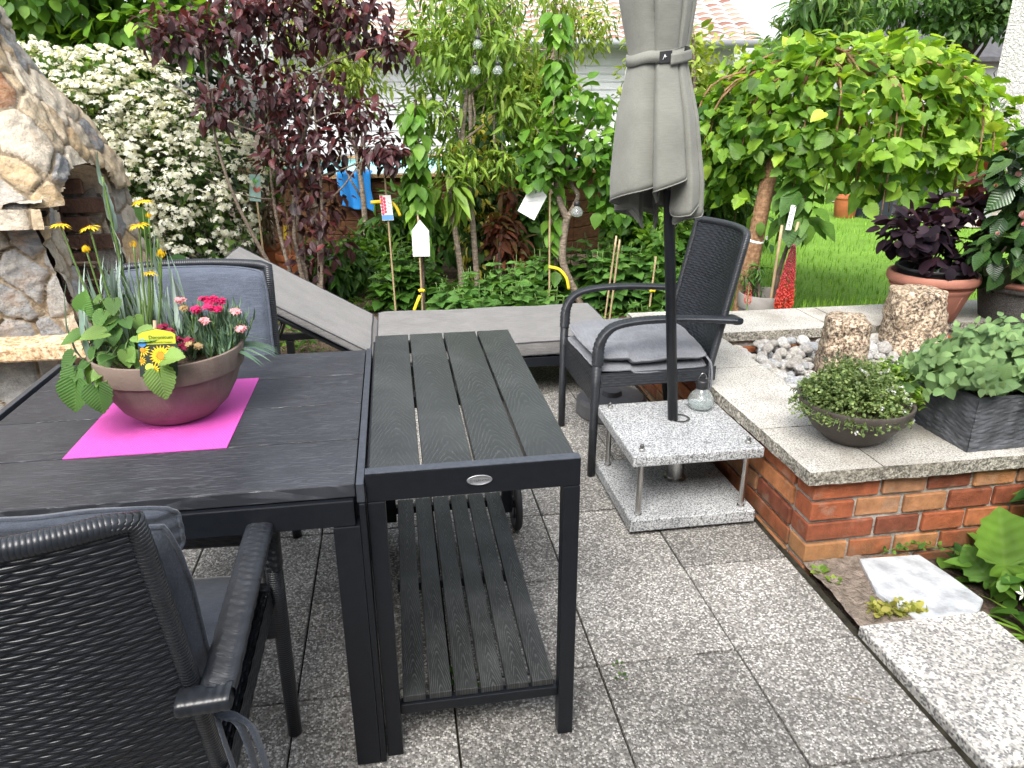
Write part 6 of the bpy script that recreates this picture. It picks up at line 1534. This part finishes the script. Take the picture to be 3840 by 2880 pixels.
# herb bowl
t = thing('herb_bowl', 'dark clay bowl of thyme on the corner of the granite capping', 'bowl', (1.02,.135,.3605))
MB().lathe([(.0,0),(.075,0),(.088,.008),(.125,.04),(.155,.082),(.168,.092),(.176,.118),(.184,.138),(.183,.146),(.174,.145),(.16,.12)], n=56, wob=.004).build('bowl', M['herbpot'], t, angle=50)
MB().lathe([(.165,.122),(.08,.135),(.0,.14)], n=32).build('soil', M['soil'], t)
t = plant('thyme', 'dense grey green thyme mound with tiny pale flowers in the dark herb bowl', 'herb', (1.005,.13,.48))
mb, sm, fl = MB(), MB(), MB()
for q in range(760):
    a = rng.uniform(0, 6.3); rr = math.sqrt(rng.random()); b = np.array([.12*rr*math.cos(a), .11*rr*math.sin(a), 0]); e = np.array([.20*rr*math.cos(a), .19*rr*math.sin(a), (.145-.135*rr**2.4)*rng.uniform(.75,1.15) - (.03 if rr > .9 else 0)]); e[0] = min(e[0], .14)
    P = bez([b, (b+e)/2+np.array([0,0,.02]), e], 4); sm.tube(P, .0008, 3, cap=False); k = 12
    pp = P[np.clip((len(P)*rng.uniform(.3,1,k)).astype(int), 0, len(P)-1)]; O = unit(rvec(k)+UPV*.4); mb.inst(OVS, pp+O*.002, O, UPV+.5*rvec(k), rng.uniform(.009,.015), None, 1.3)
    if a > 4.2 and rng.random() < .12: fl.inst(FLOR, e+rvec(5)*.006, rvec(5), unit(rvec(5)+UPV), .0045, None)
mb.build('leaf', L_['thyme'], t); sm.build('stem', M['stem'], t); fl.build('flower', PT['lil'], t)
t = plant('lime_herb', 'lime green herb growing on the right side of the herb bowl', 'herb', (1.14,.16,.48))
mb = MB()
for q in range(58):
    a = rng.uniform(-1.9, 2.4); rr = rng.uniform(.2, 1); e = np.array([.115*rr*math.cos(a), .12*rr*math.sin(a), .12 - .10*rr*rr + rng.normal()*.015]); k = 11; b = rng.uniform(0, 6.3, k)
    O = np.stack([np.cos(b), np.sin(b), .35*np.ones(k)], 1); mb.inst(LANCES, e + O*.002 - UPV*np.linspace(0,.03,k)[:,None], O, np.tile(UPV, (k,1)), rng.uniform(.02,.034), None, 2.0)
mb.build('leaf', L_['lime'], t)
t = plant('rosemary', 'rosemary sprigs rising behind and left of the thyme', 'herb', (.93,.2,.48)); mb, sm = MB(), MB()
for b, m in (((.09,.07,.15),26),((.12,.06,.12),20),((.05,.08,.12),20),((-.09,-.06,.04),18),((-.12,-.02,.06),18),((-.11,-.09,.01),14),((.15,.08,.13),20)):
    P = bez([(0,0,0), np.array(b)*.6+[0,0,.01], b], 8); sm.tube(P, .0013, 4); ii = rng.integers(len(P)//3, len(P), m*2); O = unit(rvec(m*2) + unit(P[-1]-P[-4])*.9); mb.inst(LANCES, P[ii], O, UPV+.3*rvec(m*2), .021, None, .8)
mb.build('leaf', L_['rose'], t); sm.build('stem', M['twig'], t)

# ---------------------------------------------------------------- flower bowl plants
ZB = BZ + .145
t = plant('leopards_bane', 'yellow daisy plant with heart shaped leaves on the left of the flower bowl', 'flower', (BX-.06,BY-.02,ZB))
heads = [(x+.06, y, z, s) for x, y, z, s in [(-.161,-.015,.316,.020),(-.100,-.025,.310,.021),(.008,.0,.360,.021),(.003,-.035,.314,.021),(.001,-.015,.205,.0165),(.030,-.005,.245,.012),(-.120,-.015,.26,.012),(.016,.0,.33,.008),(-.022,-.015,.27,.009),(-.02,-.03,.15,.0)]]
sm = MB()
def daisy(p, s, tiltv):
    tiltv = unit(tiltv); x = unit(np.cross(tiltv, [0,1,0])); y = np.cross(tiltv, x); d = thing('flower_head', None, None); d.parent = t; d.location = p
    a = np.arange(17)*2*math.pi/17; dv = np.cos(a)[:,None]*x + np.sin(a)[:,None]*y + .12*tiltv*rng.normal(size=(17,1))
    mb = MB(); mb.inst(LANCE, dv*s*.28, dv, np.tile(tiltv, (17,1)), s*.95, None, 1.25); mb.build('petal', PT['yel'], d)
    mb = MB(); P, O = ell(50, (0,0,0), (.34*s,.34*s,.10*s), .4); P = P @ np.array([x, y, tiltv]) + tiltv*s*.08; mb.inst(QUAD, P, rvec(50), np.tile(tiltv,(50,1)), s*.09, None); mb.lathe([(s*.36,-.1*s),(s*.3,.03*s),(.0,.07*s)], n=14); mb.build('disc', PT['yc'], d)
for (x, y, z, s) in heads:
    b = np.array([x*.25+rng.normal()*.015, y*.4, -.01]); P = bez([b, (x*.7, y*.8, z*.45), (x, y, z)], 7); sm.tube(P, np.linspace(.0026,.0018,len(P)), 6)
    if s > .015: daisy((x,y,z+.004), s*.95, (rng.normal()*.12, .02, 1))
    elif s > 0: 
        mb = MB(); P, O = ell(26, (0,0,0), (s*.8,s*.8,s*.55), .3); mb.inst(LANCES, P, O*.3+UPV, O, s*.9, None, 1.6); o = mb.build('bud', PT['yel'], t); o.location = (x,y,z)
lf = MB(); Pl = []
for k in range(64):
    a = rng.uniform(1.6, 5.6) if k < 50 else rng.uniform(0, 6.3); rr = rng.uniform(.25, 1.0); z = .09 - .10*rr**2 + rng.normal()*.022 + (.05 if rr < .5 else 0); p = np.array([.112*rr*math.cos(a) - .015, .115*rr*math.sin(a), z]); o = np.array([math.cos(a), math.sin(a), 0])
    P = bez([(p[0]*.3, p[1]*.3, -.01), p*.65+[0,0,.025], p], 5); sm.tube(P, .0016, 5)
    lf.inst(DOR, [p], [unit(o*.8 + np.array([0,0,-.35-.5*rr]) + .3*rng.normal(size=3))], [unit(UPV*1.0 + o*.55 + np.array([0,-.25,0]) + .2*rng.normal(size=3))], rng.uniform(.032,.050), np.clip(rng.random()*.8+.1, 0, 1))
for p, d, n_, s, r in (((-.10,-.095,.02),(-.4,-.4,-.9),(-.3,-.8,.4),.066,.3),((-.09,-.135,.01),(-.2,-.3,-1),(-.1,-1,.3),.075,.25),((-.045,-.15,.0),(.1,-.3,-1),(.1,-1,.3),.066,.2),((.085,-.155,.03),(.25,-.4,-.8),(.3,-.8,.5),.068,.8),((.1,-.15,.05),(.5,-.3,.2),(0,-.6,.9),.055,.9),((-.115,-.05,.04),(-.7,-.2,-.7),(-.4,-.5,.7),.062,.4),((-.11,.0,.07),(-1,-.1,-.2),(-.2,-.4,.9),.056,.6),((.04,-.11,.095),(.8,-.4,.1),(0,-.5,.9),.06,.85),((-.02,-.10,.10),(-.6,-.5,.1),(0,-.4,.9),.055,.95),((-.09,-.02,.125),(.2,-.3,.8),(-.2,-.9,.3),.055,.5)):
    lf.inst(DOR, [p], [unit(d)], [unit(n_)], s, r)
lf.build('leaf', L_['dor'], t); sm.build('stem', M['stem'], t)
t = plant('blue_grass', 'blue grey carnation foliage rising at the back left of the flower bowl', 'flower', (BX-.07,BY+.04,ZB)); mb, sm = MB(), MB()
for q in range(105):
    a = rng.uniform(0, 6.3); b = np.array([.05*rng.normal(), .035*rng.normal(), -.01]); L = rng.uniform(.12,.22); mb.inst(BLADE, [b], [unit(np.array([.55*math.cos(a), .4*math.sin(a), 1]))], [np.array([math.cos(a), math.sin(a), .4])], L, None, 1.25)
for (x, z, m) in ((-.018,.41,18),(.075,.27,14),(-.06,.2,10)):
    P = bez([(x*.4,0,0),(x*.8,.01,z*.5),(x,.01,z)], 8); sm.tube(P, np.linspace(.004,.003,len(P)), 6)
    for k in range(m):
        p = P[int((.15+.85*k/m)*(len(P)-1))]; a = k*math.pi+rng.normal()*.4; mb.inst(BLADE, [p], [unit([.45*math.cos(a), .3*math.sin(a), 1])], [(math.cos(a), math.sin(a), .3)], rng.uniform(.05,.09), None, 2.6)
mb.build('leaf', L_['blue'], t); sm.build('stem', M['stem'], t)
t = plant('dianthus', 'pink and magenta carnations on the right of the flower bowl', 'flower', (BX+.10,BY+.02,ZB)); mb, sm = MB(), MB()
for q in range(95):
    a = rng.uniform(0, 6.3); rr = math.sqrt(rng.random()); b = np.array([.055*rr*math.cos(a), .07*rr*math.sin(a), -.01]); e = b*1.35 + np.array([.012*rng.normal(), .01*rng.normal(), rng.uniform(.05,.155)*(1-.35*rr)]); P = bez([b, (b+e)/2+rng.normal(size=3)*.004, e], 5); sm.tube(P, .0014, 5)
    for k in range(9):
        p = P[int((.2+.8*k/9)*(len(P)-1))]; c = k*math.pi*.5+q; mb.inst(LANCES, [p],[unit([.6*math.cos(c), .6*math.sin(c), .75])],[(math.cos(c), math.sin(c), .8)], rng.uniform(.028,.045), None, .8)
for q in range(14):
    a = rng.uniform(-.9, 1.2); mb.inst(BLADE, [(.05*math.cos(a), .05*math.sin(a), .01)], [unit([math.cos(a), math.sin(a)*.6-.2, .25])], [(0,0,1)], .09, None, 2.2)
mb.build('leaf', L_['dian'], t); sm.build('stem', M['stem'], t)
def carn(name, m, pts, s):
    for (x, y, z) in pts:
        k = 26; P, O = ell(k, (0,0,0), (s*.7,s*.7,s*.35), .5); mb = MB(); mb.inst(FLOR, P, np.cross(unit(O+UPV), rvec(k)), unit(O*.7+UPV*.8+np.array([0,-.4,0])+.4*rvec(k)), s*.55, None); o = mb.build(name, PT[m], t); o.location = (x,y,z)
carn('flower_head', 'pink', [(.0,-.02,.135),(.022,-.03,.138),(.036,-.02,.13),(.012,-.045,.125),(-.02,-.03,.115),(.03,-.045,.118)], .015)
carn('flower_head', 'lp', [(-.055,-.02,.135),(.006,-.075,.10),(.07,-.04,.11),(.078,-.05,.07),(-.07,-.10,.02)], .014)
carn('flower_head', 'wine', [(-.075,-.07,.075),(-.058,-.085,.06),(-.045,-.085,.045),(-.09,-.06,.085),(-.035,-.08,.055)], .015)
carn('withered_flower', 'dry', [(-.03,-.09,.052),(-.012,-.09,.045),(-.045,-.03,.12)], .013)
lb = tagcard('plant label picturing yellow daisies stuck in the flower bowl', (BX+.028,BY-.160,BZ+.205), R(4), R(3), [(-.038,-.05),(.038,-.05),(.038,.040),(.030,.046),(0,.053),(-.030,.046),(-.038,.040)], plain('dark_picture_print', (.02,.03,.02), .4, nz=.4, sc=60), None); lb.rotation_euler = (R(-14), R(3), R(4))
MB().add(np.array([(-.037,-.0012,.018),(.037,-.0012,.020),(.037,-.0012,.040),(.029,-.0012,.0455),(0,-.0012,.052),(-.029,-.0012,.0455),(-.037,-.0012,.040)]), [list(range(7))]).build('green_header', plain('yellow_green_print', (.42,.46,.03), .4), lb, smooth=False)
mb, md = MB(), MB()
for (x, z, s, n_) in ((.006,-.006,.024,20),(-.012,-.038,.017,16),(-.030,.008,.016,14),(.030,.010,.013,12),(-.034,-.016,.011,12),(.022,-.042,.010,12)):
    a = np.arange(n_)*2*math.pi/n_; dv = np.stack([np.cos(a), 0*a, np.sin(a)], 1); P = np.array([x,-.0016,z]) + dv*s*.25
    e = P + dv*s*.75; ok = (np.abs(e[:,0]) < .0375) & (e[:,2] > -.0495) & (e[:,2] < .02); mb.inst((np.array([[0,0,0],[-.13,.5,0],[0,1,0],[.13,.5,0]], float), [np.array([[0,1,2,3]])]), P[ok], dv[ok], np.tile([0,-1.,0], (ok.sum(),1)), s*.75, .4)
    md.add(np.array([x,-.0019,z]) + np.stack([np.cos(a), 0*a, np.sin(a)], 1)*s*.3, [list(range(n_))])
mb.build('daisy_picture', plain('daisy_yellow_print', (.80,.52,.02), .4), lb, smooth=False); md.build('daisy_centre_picture', plain('orange_print', (.70,.25,.02), .4), lb, smooth=False)
a = np.linspace(0, 2*np.pi, 24, endpoint=False)
MB().add(np.array([-.029,-.0022,.022]) + np.stack([np.cos(a), 0*a, np.sin(a)], 1)*.0085, [list(range(24))]).build('blue_emblem', plain('blue_print', (.05,.22,.62), .4), lb, smooth=False)
MB().add(np.array([-.018,-.0022,-.030]) + np.stack([np.cos(a), 0*a, np.sin(a)], 1)*.0085, [list(range(24))]).add(np.array([-.015,-.0023,-.044]) + np.stack([np.cos(a), 0*a, np.sin(a)*.7], 1)*.008, [list(range(24))]).build('green_emblem', plain('lime_print', (.50,.62,.08), .4), lb, smooth=False)
ink = plain('dark_green_ink', (.02,.06,.01), .5)
rx = Matrix.Rotation(R(90), 4, 'X')
lettering('lettering', 'Doronicum', .0105, ink, lb, Matrix.Translation((.008,-.0024,.034)) @ rx, .0002)
lettering('lettering', 'orientale Leonardo Compact', .0046, ink, lb, Matrix.Translation((.003,-.0024,.0235)) @ rx, .0002)
o = MB().tube([(0,0,0),(.002,0,.05)], .004, 6).build('label_stick', M['cane'], lb); o.location = (-.005,.004,.02)

# ---------------------------------------------------------------- weeds on the right and in the joints
def weed(name, label, loc, n, T, size, mat='weed', spread=.7, cat='weed', up=.6, group=None, wid=1.0, jit=.15):
    t = plant(name, label, cat, loc, group); a = np.arange(n)*2.4 + rng.random(); d = np.stack([spread*np.cos(a), spread*np.sin(a), up*np.ones(n)], 1) + jit*rng.normal(size=(n,3)); nr = np.stack([-np.cos(a)*.4, -np.sin(a)*.4, np.ones(n)], 1)
    mb = MB(); mb.inst(T, np.stack([.01*np.cos(a), .01*np.sin(a), 0*a], 1), unit(d), nr, size*rng.uniform(.7,1.1,n), None, wid); mb.build('leaf', L_[mat], t); return t
t = plant('dandelion', 'dandelion with a big upright toothed leaf beside the flagstone', 'weed', (1.33,-.33,-.03))
mb = MB(); mb.inst(DAND, np.array([(.0,.0,.0),(.02,.02,0),(.02,-.05,0),(.05,0,0),(.1,-.12,0)]), unit(np.array([(-.16,.12,1),(-.5,.4,.7),(.15,-.5,.9),(.7,.2,.7),(.7,-.35,.6)])), unit(np.array([(-.5,-1,.35),(-.6,-.6,.7),(0,-1,.6),(-.4,-.8,.8),(-.2,-.5,.9)])), np.array([.31,.2,.17,.24,.22]), np.array([.85,.5,.9,.3,.6]), 1.25); mb.build('leaf', L_['weed'], t)
t = plant('star_of_bethlehem', 'white star shaped flowers beside the end of the raised slab', 'flower', (1.31,-.47,-.03)); sm, mb = MB(), MB(); ST = star_flower(6, .30, .12)
for p in ((-.03,.06,.115),(.0,.05,.105),(.055,-.03,.10)):
    sm.tube(bez([(0,0,0), np.array(p)*[.6,.6,.6], p], 5), .0015, 5); mb.inst(ST, [p], [(1,0,.1)], [unit([-.2,-.75,.75])], .026, .9)
mb.build('flower', PT['white'], t); sm.build('stem', M['stem'], t); gl = MB(); a = rng.uniform(0, 6.3, 26); gl.inst(BLADE, np.stack([.03*np.cos(a), .03*np.sin(a), 0*a], 1), unit(np.stack([np.cos(a), np.sin(a), .6+0*a], 1)), np.tile(UPV, (26,1)), .16, None, 1.3); gl.build('leaf', L_['grass'], t)
for k, (x, y, n, s, T, mt, lb) in enumerate([(1.46,-.22,16,.20,LANCE,'weed','leafy weed with long narrow leaves at the foot of the brick wall'),(1.55,-.4,14,.17,OV,'mid','dark leaved weed right of the dandelion'),(1.5,-.62,12,.17,DAND,'weed','toothed leaf weed beside the raised slab'),(1.42,-.78,14,.13,OV,'mid','low dark weed in the lower right corner'),(1.36,-.14,10,.14,OV,'mid','dark leaved weed between flagstone and brick wall')]):
    weed('weed', lb, (x,y,-.04), n, T, s, mt, wid=1.5 if T is LANCE else 1.1, up=.8)
t = plant('peony', 'tall dark green plant at the right edge in front of the brick wall', 'perennial', (1.66,-.22,-.04)); sm, mb = MB(), MB()
for q in range(11):
    e = np.array([rng.uniform(-.2,.2), rng.uniform(-.12,.1), rng.uniform(.18,.62)]); P = bez([(0,0,0), e*[.5,.5,.6], e], 5); sm.tube(P, .004, 6); k = 8; a = rng.uniform(0, 6.3, k); O = np.stack([np.cos(a), np.sin(a), .1*rng.normal(size=k)], 1); mb.inst(LANCE, e - UPV*rng.uniform(0,.12,k)[:,None], O, np.tile(UPV, (k,1))+.3*rvec(k), rng.uniform(.12,.2,k), None, 2.0)
mb.build('leaf', L_['mid'], t); sm.build('stem', plain('reddish_stem', (.20,.06,.03), .6), t)
n = 900; P = np.stack([rng.uniform(1.22,2.2,n), rng.uniform(-1.3,-.1,n), -.03+.12*rng.random(n)], 1); P = P[P[:,0] > 1.24+.0*P[:,1]]; mb = MB(); foliage(mb, OV, P, np.tile(UPV, (len(P),1)), .075, 0, jit=1, out=.2, up=1.1); tag(mb.build('ground_cover', L_['mid']), 'dark green weeds covering the soil below the brick wall', 'ground cover', kind='stuff')
t = plant('vine', 'small leaved trailing vine along the foot of the brick wall', 'vine', (1.10,-.062,.02)); P = bez([(-.03,-.004,.0),(.05,-.012,.035),(.12,-.01,.02),(.2,-.02,.005),(.3,-.05,-.02)], 6); sm = MB(); sm.tube(P, .0015, 5); sm.build('stem', M['stem'], t); mb = MB(); ii = rng.integers(0, len(P), 30); mb.inst(ROUND, P[ii]+rvec(30)*.012*[1,.3,1], unit(rvec(30)+[0,-.6,.2]), unit(rvec(30)*.4+[0,-.6,.8]), .016, None); mb.build('leaf', L_['weed'], t)
for k, (x, y, s, lb) in enumerate([(.826,-.10,.03,'small bright seedling on the earth by the brick corner'),(.845,-.155,.026,'second small seedling below the brick corner'),(.05,-.455,.012,'tiny weed in the paving joint right of the side table leg'),(.055,-.41,.010,'tiny weed at the paving crossing right of the side table'),(-.38,-.40,.055,'weed growing from the paving joint under the side table'),(.21,-.86,.012,'tiny weed in the joint near the lower edge')]):
    weed('weed', lb, (x,y,.0), 6 if s > .02 else 5, OV if s < .05 else LANCE, s, 'lime' if k < 2 else 'weed', wid=1.4)
n = 190; a = rng.random(n); P = np.stack([.86+.16*a+.0*a, -.365+.06*rng.random(n)**1.6+.015*(1-a), .012+.012*rng.random(n)], 1); mb = MB(); foliage(mb, ROUND, P, np.tile(UPV, (n,1)), .016, 0, jit=1, out=.3, up=1.2); tag(mb.build('creeping_weed', L_['dryg']), 'creeping yellow green weeds along the edge of the earth patch', 'weed', kind='stuff')
mb = MB(); mb.tube([(0,0,0),(.03,.006,.001),(.055,-.004,0)], .0012, 5); o = mb.build('dry_stalk', M['twig']); o.location = (.60,-.62,.004); o.rotation_euler = (0,0,-.5); tag(o, 'short pale dry stalk lying on a paving slab at the lower right', 'stalk')
mb = MB(); mb.inst(OV, [(0,0,.0)], [(1,.2,.1)], [(0,-.3,1)], .03, .5); o = mb.build('fallen_leaf', plain('dry_leaf', (.28,.22,.10), .9)); o.location = (.43,2.0,.334); tag(o, 'dry curled leaf lying on the lounger mattress', 'leaf')
